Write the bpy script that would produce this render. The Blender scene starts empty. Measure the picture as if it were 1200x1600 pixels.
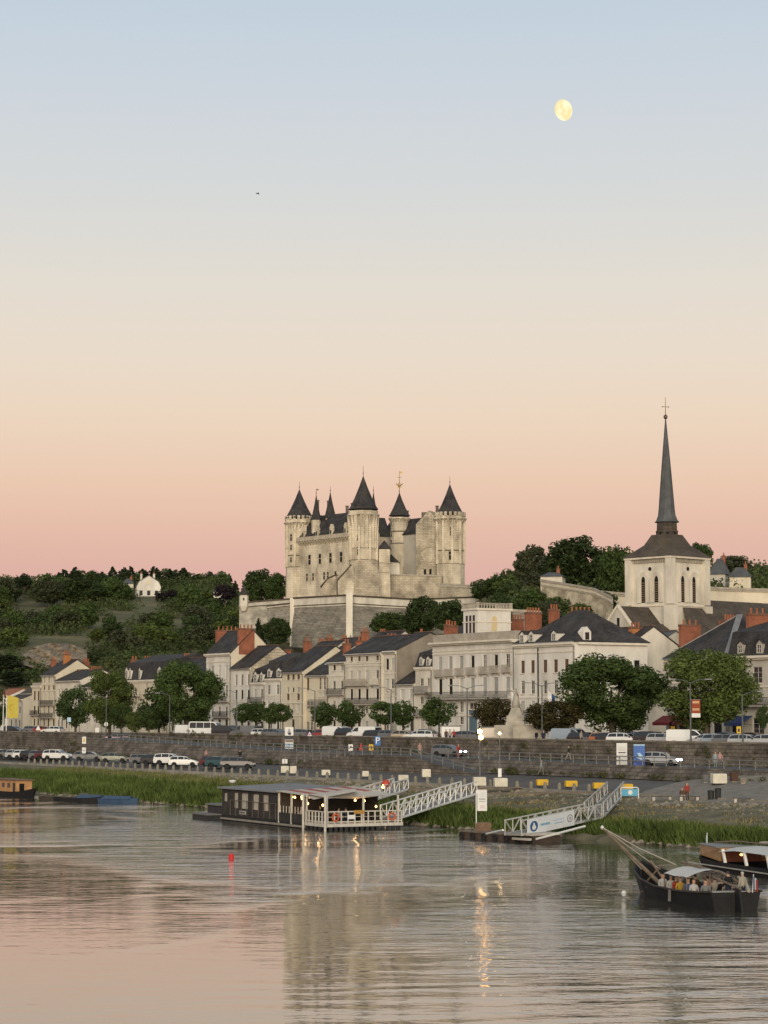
import bpy, bmesh, math, random
import numpy as np
from mathutils import Vector, Matrix

# ---------------------------------------------------------------- camera
SC = bpy.context.scene
COL = SC.collection
F, HOR, CAMZ = 3400.0, 1117.0, 10.0          # focal length and horizon row in photo pixels (1200x1600), eye height in metres
TP = (HOR - 800.0) / F
PITCH = math.atan(TP)
cam_d = bpy.data.cameras.new('camera'); cam = bpy.data.objects.new('camera', cam_d); COL.objects.link(cam)
cam.location = (0, 0, CAMZ); cam.rotation_euler = (math.pi / 2 + PITCH, 0, 0)
cam_d.sensor_fit = 'VERTICAL'; cam_d.angle_y = 2 * math.atan(800.0 / F)
cam_d.clip_start = 0.5; cam_d.clip_end = 20000
SC.camera = cam

# ---------------------------------------------------------------- sky, sun, exposure
world = bpy.data.worlds.new('World'); SC.world = world; world.use_nodes = True
nt = world.node_tree; nt.nodes.clear()
wo = nt.nodes.new('ShaderNodeOutputWorld'); bg = nt.nodes.new('ShaderNodeBackground')
tc = nt.nodes.new('ShaderNodeTexCoord'); sx = nt.nodes.new('ShaderNodeSeparateXYZ'); rp = nt.nodes.new('ShaderNodeValToRGB')
nt.links.new(tc.outputs['Generated'], sx.inputs[0]); nt.links.new(sx.outputs['Z'], rp.inputs[0])
nt.links.new(rp.outputs[0], bg.inputs[0]); nt.links.new(bg.outputs[0], wo.inputs[0]); bg.inputs[1].default_value = 1.0
def lin(*c):
    return tuple((v / 255 / 12.92) if v / 255 <= .04045 else ((v / 255 + .055) / 1.055) ** 2.4 for v in c) + (1,)
SKY = [(0.0, (200, 158, 152)), (0.05, (217, 173, 162)), (0.068, (223, 180, 166)), (0.085, (229, 189, 169)), (0.108, (235, 202, 178)), (0.137, (236, 214, 192)),
       (0.165, (233, 219, 203)), (0.195, (227, 220, 209)), (0.235, (215, 217, 216)), (0.275, (206, 213, 220)), (0.317, (195, 209, 221)), (0.55, (180, 190, 200)), (1.0, (160, 167, 176))]
el = rp.color_ramp.elements
el[0].position = SKY[0][0]; el[0].color = lin(*SKY[0][1]); el[1].position = 1.0; el[1].color = lin(*SKY[-1][1])
for p, c in SKY[1:-1]:
    e = el.new(p); e.color = lin(*c)
SUN_TO = Vector((-0.05, -0.97, 0.17)).normalized()       # the afterglow stands behind the photographer
sun_d = bpy.data.lights.new('sun', 'SUN'); sun = bpy.data.objects.new('sun', sun_d); COL.objects.link(sun)
sun_d.energy = 3.1; sun_d.angle = math.radians(35); sun_d.color = (1.0, 0.86, 0.66)
sun.rotation_euler = SUN_TO.to_track_quat('Z', 'Y').to_euler(); sun.location = (60, -200, 90)
vs = SC.view_settings; vs.view_transform = 'Standard'; vs.look = 'None'; vs.gamma = 1; vs.exposure = 0.0; vs.use_curve_mapping = False
SC.cycles.use_denoising = True
SC.cycles.max_bounces = 6; SC.cycles.diffuse_bounces = 2; SC.cycles.glossy_bounces = 3; SC.cycles.transparent_max_bounces = 8
SC.cycles.caustics_reflective = False; SC.cycles.caustics_refractive = False; SC.cycles.sample_clamp_indirect = 4
R = random.Random(7)
NR = np.random.default_rng(5)

# ---------------------------------------------------------------- pixels and the quay frame
CAM = Vector((0, 0, CAMZ))
FWD = Vector((0, math.cos(PITCH), math.sin(PITCH))); UPV = Vector((0, -math.sin(PITCH), math.cos(PITCH)))
def ray(px, py):
    return FWD + Vector(((px - 600) / F, 0, 0)) + UPV * ((800 - py) / F)
def PY(px, py, Y):                     # point at distance Y in front
    d = ray(px, py); return CAM + d * (Y / d.y)
def PZ(px, py, z):                     # point on the level z
    d = ray(px, py); return CAM + d * ((z - CAMZ) / d.z)
ES = Vector((0.514, -0.858, 0)).normalized(); ET = Vector((-ES.y, ES.x, 0)); QA = math.atan2(ES.y, ES.x)
O0 = Vector((0, 205, 0))               # s runs along the quay towards the right, t inland from the waterline
def PT(px, py, t):
    d = ray(px, py); return CAM + d * ((t + (O0 - CAM).dot(ET)) / d.dot(ET))
def st(p):
    q = p - O0; return q.dot(ES), q.dot(ET)
def W(s, t, z=0):
    p = O0 + ES * s + ET * t; return Vector((p.x, p.y, z))
def S_at(px, t):
    return st(PT(px, HOR, t))[0]
def lerp(x, pts):
    if x <= pts[0][0]: return pts[0][1]
    for (a, b), (c, d) in zip(pts, pts[1:]):
        if x <= c: return b + (d - b) * (x - a) / (c - a)
    return pts[-1][1]

# ---------------------------------------------------------------- materials
MATS = {}
def mat(name, col, rough=0.85, var=0.18, scale=0.6, bump=0.0, bscale=6.0, metal=0.0, stain=0.0, stain_col=(0.06, 0.055, 0.045), stretch=1.0,
        brick=None, island=0.0, rnd=0.0, emit=0.0, spec=0.3, trans=0.0, coat=0.0, waves=None):
    if name in MATS: return MATS[name]
    m = bpy.data.materials.new(name); m.use_nodes = True; n = m.node_tree.nodes; L = m.node_tree.links
    b = n['Principled BSDF']; out = n['Material Output']
    b.inputs['Roughness'].default_value = rough; b.inputs['Metallic'].default_value = metal; b.inputs['Specular IOR Level'].default_value = spec
    b.inputs['Coat Weight'].default_value = coat
    g = n.new('ShaderNodeNewGeometry'); mp = n.new('ShaderNodeMapping'); mp.inputs['Scale'].default_value = (1, 1, stretch)
    L.new(g.outputs['Position'], mp.inputs[0])
    def noise(sc, det=4):
        t = n.new('ShaderNodeTexNoise'); t.inputs['Scale'].default_value = sc; t.inputs['Detail'].default_value = det; t.inputs['Roughness'].default_value = .6
        L.new(mp.outputs[0], t.inputs['Vector']); return t.outputs['Fac']
    def math_(op, a, bb):
        k = n.new('ShaderNodeMath'); k.operation = op
        for i, v in enumerate((a, bb)):
            if isinstance(v, (int, float)): k.inputs[i].default_value = v
            else: L.new(v, k.inputs[i])
        return k.outputs[0]
    def mix(fac, a, bb, mode='MIX'):
        k = n.new('ShaderNodeMix'); k.data_type = 'RGBA'; k.blend_type = mode
        if isinstance(fac, (int, float)): k.inputs[0].default_value = fac
        else: L.new(fac, k.inputs[0])
        for i, v in ((6, a), (7, bb)):
            if isinstance(v, tuple): k.inputs[i].default_value = v + (1,) if len(v) == 3 else v
            else: L.new(v, k.inputs[i])
        return k.outputs[2]
    val = None
    if var:
        f1 = noise(scale); mr = n.new('ShaderNodeMapRange'); mr.inputs[1].default_value = .3; mr.inputs[2].default_value = .7
        mr.inputs[3].default_value = 1 - var; mr.inputs[4].default_value = 1 + var; L.new(f1, mr.inputs[0]); val = mr.outputs[0]
        f2 = noise(scale * 7); val = math_('MULTIPLY', val, math_('ADD', math_('MULTIPLY', f2, var), 1 - var / 2))
    if island:
        val = math_('MULTIPLY', val if val is not None else 1.0, math_('ADD', math_('MULTIPLY', g.outputs['Random Per Island'], island), 1 - island / 2))
    if rnd:
        oi = n.new('ShaderNodeObjectInfo'); val = math_('MULTIPLY', val if val is not None else 1.0, math_('ADD', math_('MULTIPLY', oi.outputs['Random'], rnd), 1 - rnd / 2))
    c = tuple(col) + (1,)
    bumph = None
    if brick:
        tcn = n.new('ShaderNodeTexCoord'); sp = n.new('ShaderNodeSeparateXYZ'); L.new(tcn.outputs['Object'], sp.inputs[0])
        cb = n.new('ShaderNodeCombineXYZ'); L.new(math_('ADD', sp.outputs[0], sp.outputs[1]), cb.inputs[0]); L.new(sp.outputs[2], cb.inputs[1])
        bt = n.new('ShaderNodeTexBrick'); L.new(cb.outputs[0], bt.inputs[0]); bt.inputs['Scale'].default_value = 1.0
        bt.inputs['Brick Width'].default_value = brick[0]; bt.inputs['Row Height'].default_value = brick[1]; bt.inputs['Mortar Size'].default_value = brick[2]
        k = brick[3]
        bt.inputs['Color1'].default_value = tuple(v * (1 + k) for v in col) + (1,); bt.inputs['Color2'].default_value = tuple(v * (1 - k) for v in col) + (1,)
        bt.inputs['Mortar'].default_value = tuple(v * brick[4] for v in col) + (1,)
        c = bt.outputs['Color']; bumph = bt.outputs['Fac']
    if val is not None:
        cb2 = n.new('ShaderNodeCombineColor'); [L.new(val, cb2.inputs[i]) for i in range(3)]
        c = mix(1.0, c, cb2.outputs[0], 'MULTIPLY')
    if stain:
        s1 = noise(scale * .55 + .05, 6); mr = n.new('ShaderNodeMapRange'); mr.inputs[1].default_value = .48; mr.inputs[2].default_value = .72
        mr.inputs[3].default_value = 0; mr.inputs[4].default_value = stain; L.new(s1, mr.inputs[0]); c = mix(mr.outputs[0], c, tuple(stain_col) + (1,))
    if isinstance(c, tuple): b.inputs['Base Color'].default_value = c
    else: L.new(c, b.inputs['Base Color'])
    if bump:
        bp = n.new('ShaderNodeBump'); bp.inputs['Strength'].default_value = 1; bp.inputs['Distance'].default_value = bump
        hgt = noise(bscale, 5)
        if bumph is not None: hgt = math_('SUBTRACT', hgt, bumph)
        L.new(hgt, bp.inputs['Height']); L.new(bp.outputs[0], b.inputs['Normal'])
    if trans:
        tr = n.new('ShaderNodeBsdfTranslucent'); ms = n.new('ShaderNodeMixShader'); ms.inputs[0].default_value = trans
        if isinstance(c, tuple): tr.inputs[0].default_value = c
        else: L.new(c, tr.inputs[0])
        L.new(b.outputs[0], ms.inputs[1]); L.new(tr.outputs[0], ms.inputs[2]); L.new(ms.outputs[0], out.inputs[0])
    if emit:
        b.inputs['Emission Color'].default_value = tuple(col) + (1,); b.inputs['Emission Strength'].default_value = emit
    MATS[name] = m
    return m
lime = mat('limestone', (0.62, 0.57, 0.475), .9, .14, .5, .01, 5, stain=.5, stain_col=(.26, .23, .18), stretch=.45)
lime_grey = mat('grey_limestone', (0.47, 0.44, 0.37), .9, .16, .35, .01, 5, stain=.5, stain_col=(.17, .15, .125), stretch=.4)
lime_yel = mat('yellow_limestone', (0.61, 0.54, 0.41), .9, .12, .35, .01, 5, stain=.3, stain_col=(.27, .22, .15), stretch=.45)
plaster = mat('white_plaster', (0.67, 0.635, 0.565), .9, .12, .5, .005, 5, stain=.5, stain_col=(.33, .30, .25), stretch=.35)
trim = mat('pale_trim', (0.64, 0.58, 0.48), .9, .12, .8)
trim_dk = mat('weathered_trim', (0.36, 0.32, 0.26), .9, .2, .8)
ash = mat('castle_stone', (0.59, 0.515, 0.39), .92, .24, .3, .03, 3, stain=.9, stain_col=(.20, .165, .12), stretch=.55, brick=(1.3, .55, .03, .06, .8))
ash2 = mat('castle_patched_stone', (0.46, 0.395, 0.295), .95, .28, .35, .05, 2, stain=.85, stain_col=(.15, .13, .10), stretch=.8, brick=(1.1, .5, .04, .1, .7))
ramp_st = mat('rampart_stone', (0.27, 0.245, 0.20), .95, .3, .3, .06, 2, stain=.6, stain_col=(.10, .09, .075), stretch=2.2, brick=(1.4, .45, .05, .16, .6))
quay_st = mat('quay_stone', (0.14, 0.118, 0.096), .95, .45, .5, .05, 2.5, stain=.8, stain_col=(.045, .038, .032), stretch=1.4, brick=(.9, .4, .04, .2, .6))
rubble = mat('rubble_stone', (0.24, 0.21, 0.165), .95, .4, .7, .08, 3, stain=.5, stain_col=(.09, .08, .06))
slate = mat('slate', (0.046, 0.043, 0.043), .75, .42, .5, .01, 8, spec=.15, stain=.5, stain_col=(.080, .070, .052), brick=(.35, .22, .012, .22, .6))
slate_br = mat('old_slate', (0.080, 0.064, 0.050), .85, .35, .35, .01, 8, stain=.6, stain_col=(.105, .085, .055), brick=(.35, .22, .012, .22, .6))
slate_gr = mat('grey_slate', (0.085, 0.088, 0.090), .7, .25, .5, .01, 8, spec=.2)
tile_red = mat('terracotta', (0.30, 0.11, 0.055), .85, .25, 1.5)
brickm = mat('chimney_brick', (0.31, 0.115, 0.065), .9, .25, .8, .01, 9, stain=.45, stain_col=(.16, .06, .04), brick=(.24, .08, .014, .18, .9))
brick_or = mat('orange_brick', (0.44, 0.18, 0.07), .9, .25, .8, .01, 9, brick=(.24, .08, .014, .18, .9))
zinc = mat('zinc', (0.21, 0.21, 0.21), .6, .15, 1.0, metal=.1)
frame_w = mat('window_paint', (0.50, 0.48, 0.43), .6, .1, 2)
shut_w = mat('shutter_white', (0.52, 0.50, 0.45), .7, .12, 1.2, rnd=.2)
shut_g = mat('shutter_grey', (0.34, 0.34, 0.32), .7, .12, 1.2, rnd=.3)
shut_b = mat('shutter_brown', (0.12, 0.075, 0.05), .7, .15, 1.2)
glass_c2 = mat('curtained_glass', (.17, .16, .135), .25, .1, 2, rnd=.6)
glass = mat('window_glass', (0.014, 0.015, 0.016), .12, .0, spec=.5)
dark = mat('dark_opening', (0.012, 0.011, 0.010), .9, 0)
iron = mat('black_iron', (0.03, 0.03, 0.03), .5, .1, 3, metal=.5)
iron_gr = mat('grey_galvanised', (0.17, 0.17, 0.165), .6, .2, 2, metal=.3)
wood_dk = mat('dark_wood', (0.050, 0.040, 0.032), .75, .3, 3)
wood = mat('weathered_wood', (0.16, 0.12, 0.085), .8, .3, 2)
white_p = mat('white_paint', (0.74, 0.73, 0.70), .5, .06, 2)
concrete = mat('pale_concrete', (0.42, 0.39, 0.34), .9, .2, .8)
asphalt = mat('asphalt', (0.060, 0.060, 0.060), .9, .3, .25, .01, 20)
gold = mat('gilt', (0.30, 0.21, 0.08), .5, .1, 3, metal=.5)

# ---------------------------------------------------------------- mesh building
class MB:
    def __init__(s): s.v = []; s.f = []; s.mi = []; s.m = 0
    def add(s, verts, faces):
        o = len(s.v); s.v += [tuple(v) for v in verts]; s.f += [tuple(i + o for i in f) for f in faces]; s.mi += [s.m] * len(faces); return s
    def box(s, c, d, rz=0.0, tilt=None):
        x, y, z = d[0] / 2, d[1] / 2, d[2] / 2
        vs = [Vector((i * x, j * y, k * z)) for k in (-1, 1) for j in (-1, 1) for i in (-1, 1)]
        if tilt is not None: vs = [tilt @ v for v in vs]
        if rz: vs = [Matrix.Rotation(rz, 3, 'Z') @ v for v in vs]
        return s.add([v + Vector(c) for v in vs], [(0, 2, 3, 1), (4, 5, 7, 6), (0, 1, 5, 4), (2, 6, 7, 3), (0, 4, 6, 2), (1, 3, 7, 5)])
    def bx(s, x0, x1, y0, y1, z0, z1): return s.box(((x0 + x1) / 2, (y0 + y1) / 2, (z0 + z1) / 2), (abs(x1 - x0), abs(y1 - y0), abs(z1 - z0)))
    def bar(s, a, b, w, h=None):           # a beam with square section from a to b
        a, b = Vector(a), Vector(b); h = h or w; d = (b - a); n = d.normalized()
        up = Vector((0, 0, 1)) if abs(n.z) < .95 else Vector((1, 0, 0))
        x = n.cross(up).normalized() * (w / 2); y = n.cross(x).normalized() * (h / 2)
        vs = [p + i * x + j * y for p in (a, b) for i, j in ((-1, -1), (1, -1), (1, 1), (-1, 1))]
        return s.add(vs, [(0, 1, 2, 3), (7, 6, 5, 4), (0, 4, 5, 1), (1, 5, 6, 2), (2, 6, 7, 3), (3, 7, 4, 0)])
    def tube(s, pts, r, n=6, closed=True):
        pts = [Vector(p) for p in pts]; rs = r if isinstance(r, (list, tuple)) else [r] * len(pts); vs = []; fs = []
        for i, p in enumerate(pts):
            d = (pts[min(i + 1, len(pts) - 1)] - pts[max(i - 1, 0)]).normalized()
            up = Vector((0, 0, 1)) if abs(d.z) < .9 else Vector((1, 0, 0))
            x = d.cross(up).normalized(); y = d.cross(x).normalized()
            vs += [p + (x * math.cos(a) + y * math.sin(a)) * rs[i] for a in [2 * math.pi * k / n for k in range(n)]]
        for i in range(len(pts) - 1):
            fs += [(i * n + k, i * n + (k + 1) % n, (i + 1) * n + (k + 1) % n, (i + 1) * n + k) for k in range(n)]
        fs += [tuple(range(n))[::-1], tuple(range((len(pts) - 1) * n, len(pts) * n))]
        return s.add(vs, fs)
    def lathe(s, prof, c=(0, 0, 0), n=12, a0=0.0, cap=True):   # prof: list of (radius, z)
        vs = []; fs = []; c = Vector(c)
        for r, z in prof:
            vs += [c + Vector((r * math.cos(a0 + 2 * math.pi * k / n), r * math.sin(a0 + 2 * math.pi * k / n), z)) for k in range(n)]
        for i in range(len(prof) - 1):
            fs += [(i * n + k, i * n + (k + 1) % n, (i + 1) * n + (k + 1) % n, (i + 1) * n + k) for k in range(n)]
        if cap: fs += [tuple(range(n))[::-1], tuple(range((len(prof) - 1) * n, len(prof) * n))]
        return s.add(vs, fs)
    def prism(s, poly, a, b, axis='z'):     # poly of 2D points, extruded from a to b along an axis
        k = {'z': lambda p, w: (p[0], p[1], w), 'y': lambda p, w: (p[0], w, p[1]), 'x': lambda p, w: (w, p[0], p[1])}[axis]
        n = len(poly); vs = [k(p, a) for p in poly] + [k(p, b) for p in poly]
        return s.add(vs, [tuple(range(n))[::-1], tuple(range(n, 2 * n))] + [(i, (i + 1) % n, (i + 1) % n + n, i + n) for i in range(n)])
    def quad(s, *p): return s.add(p, [tuple(range(len(p)))])
    def build(s, name, m, parent=None, loc=None, rz=0.0, smooth=False, fix=True):
        me = bpy.data.meshes.new(name); me.from_pydata(s.v, [], s.f)
        for x in (m if isinstance(m, (list, tuple)) else [m]): me.materials.append(x)
        if any(s.mi): me.polygons.foreach_set('material_index', s.mi)
        if fix:
            bm = bmesh.new(); bm.from_mesh(me); bmesh.ops.recalc_face_normals(bm, faces=bm.faces); bm.to_mesh(me); bm.free()
        if smooth: me.polygons.foreach_set('use_smooth', [True] * len(me.polygons))
        me.update()
        return link(me, name, parent, loc, rz)
def link(me, name, parent=None, loc=None, rz=0.0):
    o = bpy.data.objects.new(name, me); COL.objects.link(o)
    if parent is not None: o.parent = parent
    if loc is not None: o.location = loc
    if rz: o.rotation_euler = (0, 0, rz)
    return o
def tag(o, label=None, cat=None, group=None, kind=None):
    if label: o['label'] = label
    if cat: o['category'] = cat
    if group: o['group'] = group
    if kind: o['kind'] = kind
    return o
def thing(name, loc, rz, label, cat, group=None):
    o = bpy.data.objects.new(name, None); COL.objects.link(o); o.location = loc; o.rotation_euler = (0, 0, rz); o.empty_display_size = .3
    return tag(o, label, cat, group)
KIDS = {}
def dup(root, loc, rz=0.0, label=None, group=None, scale=None):
    r = root.copy(); COL.objects.link(r); r.location = loc; r.rotation_euler = (0, 0, rz)
    if scale: r.scale = scale
    if label: r['label'] = label
    if group: r['group'] = group
    if root.name not in KIDS: KIDS[root.name] = [(c, list(c.children)) for c in root.children]
    for ch, gs in KIDS[root.name]:
        c = ch.copy(); COL.objects.link(c); c.parent = r
        for g in gs:
            d = g.copy(); COL.objects.link(d); d.parent = c
    return r
def objmat(o, slot, m):
    o.material_slots[slot].link = 'OBJECT'; o.material_slots[slot].material = m
def npmesh(name, V, Fq, m, parent=None, mats=None):        # fast mesh from numpy quads or triangles
    me = bpy.data.meshes.new(name); k = Fq.shape[1]
    me.vertices.add(len(V)); me.vertices.foreach_set('co', V.astype(np.float32).ravel())
    me.loops.add(Fq.size); me.loops.foreach_set('vertex_index', Fq.astype(np.int32).ravel())
    me.polygons.add(len(Fq)); me.polygons.foreach_set('loop_start', np.arange(len(Fq), dtype=np.int32) * k)
    me.materials.append(m); me.update(calc_edges=True)
    return me

# ================================================================ GROUND AND WATER
BANK = [(0, 0.0), (1.5, .55), (8, 1.1), (18, 1.75), (24.4, 2.1)]
ZMID = [(S_at(150, 41), 6.35), (S_at(300, 41), 5.6), (S_at(450, 41), 5.1), (S_at(700, 41), 4.85), (S_at(1030, 41), 4.6), (S_at(1300, 41), 4.5)]
S_RAMP = S_at(152, 39)
def zmid(s): return lerp(s, ZMID)
def ground_z(s, t):
    if t < 0: return -1.0
    if t < 24.5: return lerp(t, BANK)
    if t < 35.5: return 2.3 + (t - 24.5) / 11 * 1.3
    if t < 37.2: return 3.6 + (t - 35.5) / 1.7 * (zmid(s) - 3.6) if s > S_RAMP else 3.6
    if t < 45: return zmid(s) if s > S_RAMP else (3.6 if t < 40 else 6.4)
    return 6.4
def on_ground(px, py, t0=0.0, t1=60.0):            # where the pixel's ray meets the quay
    a, b = PT(px, py, t0), PT(px, py, t1); best = None
    for i in range(601):
        p = a + (b - a) * (i / 600); s, t = st(p); g = ground_z(s, t)
        if p.z <= g + 1e-4: return Vector((p.x, p.y, g))
    s, t = st(b); return Vector((b.x, b.y, ground_z(s, t)))
def at(px, t):
    s = S_at(px, t); return W(s, t, ground_z(s, t))

LEFT = [(560, 7.5), (640, 22), (700, 31), (750, 39), (820, 48), (880, 56), (960, 66), (1050, 70), (1300, 66), (2600, 10), (6000, 0)]
MIDP = [(400, 6.4), (470, 14), (540, 21), (600, 24), (630, 27), (636, 40), (650, 42), (700, 43), (760, 42), (900, 36), (1500, 24), (6000, 0)]
RGT = [(330, 6.4), (390, 9), (420, 15), (450, 26), (490, 33), (540, 40), (620, 50), (680, 52), (760, 48), (1500, 22), (6000, 0)]
def smooth(a, b, x):
    t = max(0, min(1, (x - a) / (b - a))); return t * t * (3 - 2 * t)
def hill_z(px, Y):
    k1 = smooth(330, 420, px); k2 = smooth(700, 820, px)
    z = lerp(Y, LEFT) * (1 - k1) + lerp(Y, MIDP) * k1
    return z * (1 - k2) + lerp(Y, RGT) * k2
def terrain_z(x, y):
    px = 600 + F * x / y; s, t = st(Vector((x, y, 0)))
    if t < 88: return 6.4
    h = hill_z(px, y); k = smooth(88, 112, t)
    return max(6.4 * (1 - k) + h * k, 0)
def on_hill(px, Y):
    x = (px - 600) / F * Y; return Vector((x, Y, terrain_z(x, Y)))

# water: one level sheet
wm = bpy.data.materials.new('river_water'); wm.use_nodes = True; n = wm.node_tree.nodes; L = wm.node_tree.links
b = n['Principled BSDF']; b.inputs['Base Color'].default_value = (.060, .057, .042, 1); b.inputs['Roughness'].default_value = .045; b.inputs['IOR'].default_value = 1.33; b.inputs['Coat Weight'].default_value = .5; b.inputs['Coat Roughness'].default_value = .04; b.inputs['Coat IOR'].default_value = 1.4
g = n.new('ShaderNodeNewGeometry')
def wn(sc, det, scl, rz=0.0, rough=.5, dist=0.0):
    mp = n.new('ShaderNodeMapping'); mp.inputs['Scale'].default_value = scl; mp.inputs['Rotation'].default_value = (0, 0, rz); L.new(g.outputs['Position'], mp.inputs[0])
    t = n.new('ShaderNodeTexNoise'); t.inputs['Scale'].default_value = sc; t.inputs['Detail'].default_value = det; t.inputs['Roughness'].default_value = rough
    t.inputs['Distortion'].default_value = dist
    L.new(mp.outputs[0], t.inputs[0]); return t.outputs['Fac']
def wmath(op, a, c, d=None):
    k = n.new('ShaderNodeMath'); k.operation = op
    for i, v in enumerate((a, c) + ((d,) if d is not None else ())):
        if isinstance(v, (int, float)): k.inputs[i].default_value = v
        else: L.new(v, k.inputs[i])
    return k.outputs[0]
def wrange(v, a, c, d, e):
    k = n.new('ShaderNodeMapRange'); k.interpolation_type = 'SMOOTHSTEP'; L.new(v, k.inputs[0])
    for i, q in enumerate((a, c, d, e)): k.inputs[i + 1].default_value = q
    return k.outputs[0]
sp = n.new('ShaderNodeSeparateXYZ'); L.new(g.outputs['Position'], sp.inputs[0])
patch = wn(.035, 3, (1, .55, 1), .3, .55, .6)                       # calm and ruffled stretches of the current
calm = wrange(patch, .43, .60, .16, 1.0)
# slack water near the photographer's left, current towards the middle and right
side = wrange(wmath('ADD', wmath('MULTIPLY', sp.outputs['X'], 1.0), wmath('MULTIPLY', sp.outputs['Y'], .6)), 38, 84, .10, 1.0)
calm = wmath('MULTIPLY', calm, side)
big = wn(.42, 2, (.55, 1.25, 1), .12, .5, .5)
mid = wn(1.6, 3, (.6, 1.2, 1), -.15, .55, .3)
fine = wn(6.0, 2, (.7, 1.1, 1), .1, .5)
streak = wn(.17, 4, (.42, 1.35, 1), .06, .6, .8)
h = wmath('ADD', wmath('ADD', wmath('MULTIPLY', big, .10), wmath('MULTIPLY', streak, .22)), wmath('ADD', wmath('MULTIPLY', mid, .062), wmath('MULTIPLY', fine, .013)))
base_h = wmath('MULTIPLY', wn(.7, 3, (.5, 1.2, 1), 0, .6), .0115)
# long low swells left by the boats, crests lying across the view
swarp = wmath('MULTIPLY', wn(.13, 3, (.5, 1, 1), 0, .55), 9.0)
ph = wmath('ADD', wmath('ADD', wmath('MULTIPLY', sp.outputs['Y'], 2.3), wmath('MULTIPLY', sp.outputs['X'], -.35)), wmath('MULTIPLY', swarp, 2.3))
swell = wmath('MULTIPLY', wmath('SINE', ph, 0.0), .008)
smask = wmath('MULTIPLY', wrange(sp.outputs['X'], -9, 6, 0.0, 1.0), wrange(sp.outputs['Y'], 84, 128, 1.0, 0.0))
swell = wmath('MULTIPLY', wmath('MULTIPLY', swell, smask), wrange(wn(.12, 2, (.6, 1.4, 1), .1), .38, .6, .25, 1.0))
h = wmath('ADD', wmath('ADD', wmath('MULTIPLY', h, calm), base_h), swell)
bp = n.new('ShaderNodeBump'); bp.inputs['Strength'].default_value = 1.0; bp.inputs['Distance'].default_value = 1.0
L.new(h, bp.inputs['Height']); L.new(bp.outputs[0], b.inputs['Normal']); L.new(bp.outputs[0], b.inputs['Coat Normal'])
wmb = MB(); wmb.quad((-2500, -400, 0), (2500, -400, 0), (2500, 900, 0), (-2500, 900, 0))
tag(wmb.build('river', wm, fix=False), kind='structure')

# river bank: uneven earth and stones
bank_m = mat('bank_earth', (0.15, 0.13, 0.08), .95, .45, .5, .08, 3, stain=.8, stain_col=(.05, .075, .022))
SS = np.arange(-420, 190, 1.6); TT = np.array([-6, -2, -.4, .6, 1.6, 3, 5, 7, 9.5, 12, 14.5, 17, 19.5, 22, 24.42])
V = []; rr = np.random.default_rng(3)
wob = lambda s: .9 * math.sin(s * .11) + .7 * math.sin(s * .31 + 1) + .4 * math.sin(s * .83)
for s in SS:
    for t in TT:
        z = -.9 if t < -1 else (lerp(t, BANK) if t > 0 else -.35)
        k = 0 if (t < -3 or t > 24) else 1
        p = W(s + rr.normal() * .25 * k, t + wob(s) * k * max(0, 1 - t / 20), z + rr.normal() * .12 * k * (t > 0)); V.append(p)
nT = len(TT); Fq = [(i * nT + j, (i + 1) * nT + j, (i + 1) * nT + j + 1, i * nT + j + 1) for i in range(len(SS) - 1) for j in range(nT - 1)]
o = MB().add(V, Fq).build('river_bank', bank_m, smooth=True); tag(o, kind='structure')

# quay paving, kerb stones, middle road and the upper street
def strip(t0, z0, t1, z1, s0=-430, s1=190, step=6.0):
    q = MB(); n_ = int((s1 - s0) / step) + 1; ss = [s0 + (s1 - s0) * i / (n_ - 1) for i in range(n_)]
    f0 = z0 if callable(z0) else (lambda s: z0); f1 = z1 if callable(z1) else (lambda s: z1)
    for a in ss: q.v += [tuple(W(a, t0, f0(a))), tuple(W(a, t1, f1(a)))]
    q.f = [(2 * i, 2 * i + 2, 2 * i + 3, 2 * i + 1) for i in range(n_ - 1)]; q.mi = [0] * len(q.f); return q
tag(strip(25.0, 2.31, 40.05, 3.62).build('lower_quay', mat('quay_asphalt', (.095, .090, .083), .92, .3, .12, .01, 15, stain=.5, stain_col=(.13, .12, .105))), kind='structure')
k = MB(); a0 = strip(24.35, .8, 24.36, 2.42); k.add(a0.v, a0.f); a0 = strip(24.35, 2.42, 25.02, 2.42); k.add(a0.v, a0.f); a0 = strip(25.02, 2.42, 25.03, 2.2); k.add(a0.v, a0.f)
tag(k.build('kerb', mat('kerb_stone', (.25, .23, .19), .9, .3, .6, .03, 3)), kind='structure')
tag(strip(37.15, lambda s: zmid(s) - .0, 45.1, lambda s: zmid(s), s0=S_RAMP, step=4).build('ramp_road', mat('road_asphalt', (.10, .098, .095), .9, .25, .2)), kind='structure')
# stepped gravel esplanade on the right of the lower quay
gp = [PZ(1003, 1224, 2.75), PZ(1250, 1202, 3.4), PZ(1300, 1262, 2.36), PZ(985, 1262, 2.36)]
gv = []
for p in (W(*st(PZ(990, 1225, 2.8)), 0), ) : pass
def gz(px, py):
    p = on_ground(px, py); return p + Vector((0, 0, .012))
gpts = [gz(985, 1258), gz(1000, 1240), gz(1060, 1222), gz(1130, 1213), gz(1260, 1211), gz(1290, 1258)]
gm = MB(); gm.quad(*gpts)
# laid as a fan of narrow strips following the slope of the quay
gq = MB()
for i in range(24):
    for j in range(6):
        def pt(a, c):
            x = 985 + (1290 - 985) * a; top = lerp(x, [(985, 1256), (1000, 1238), (1060, 1222), (1130, 1213), (1290, 1211)])
            return gz(x, 1257.5 + (top - 1257.5) * c)
        gq.quad(pt(i / 24, j / 6), pt((i + 1) / 24, j / 6), pt((i + 1) / 24, (j + 1) / 6), pt(i / 24, (j + 1) / 6))
tag(gq.build('gravel_esplanade', mat('gravel', (.20, .18, .15), .95, .3, 1.2, .02, 12), fix=False), kind='structure')

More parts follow.
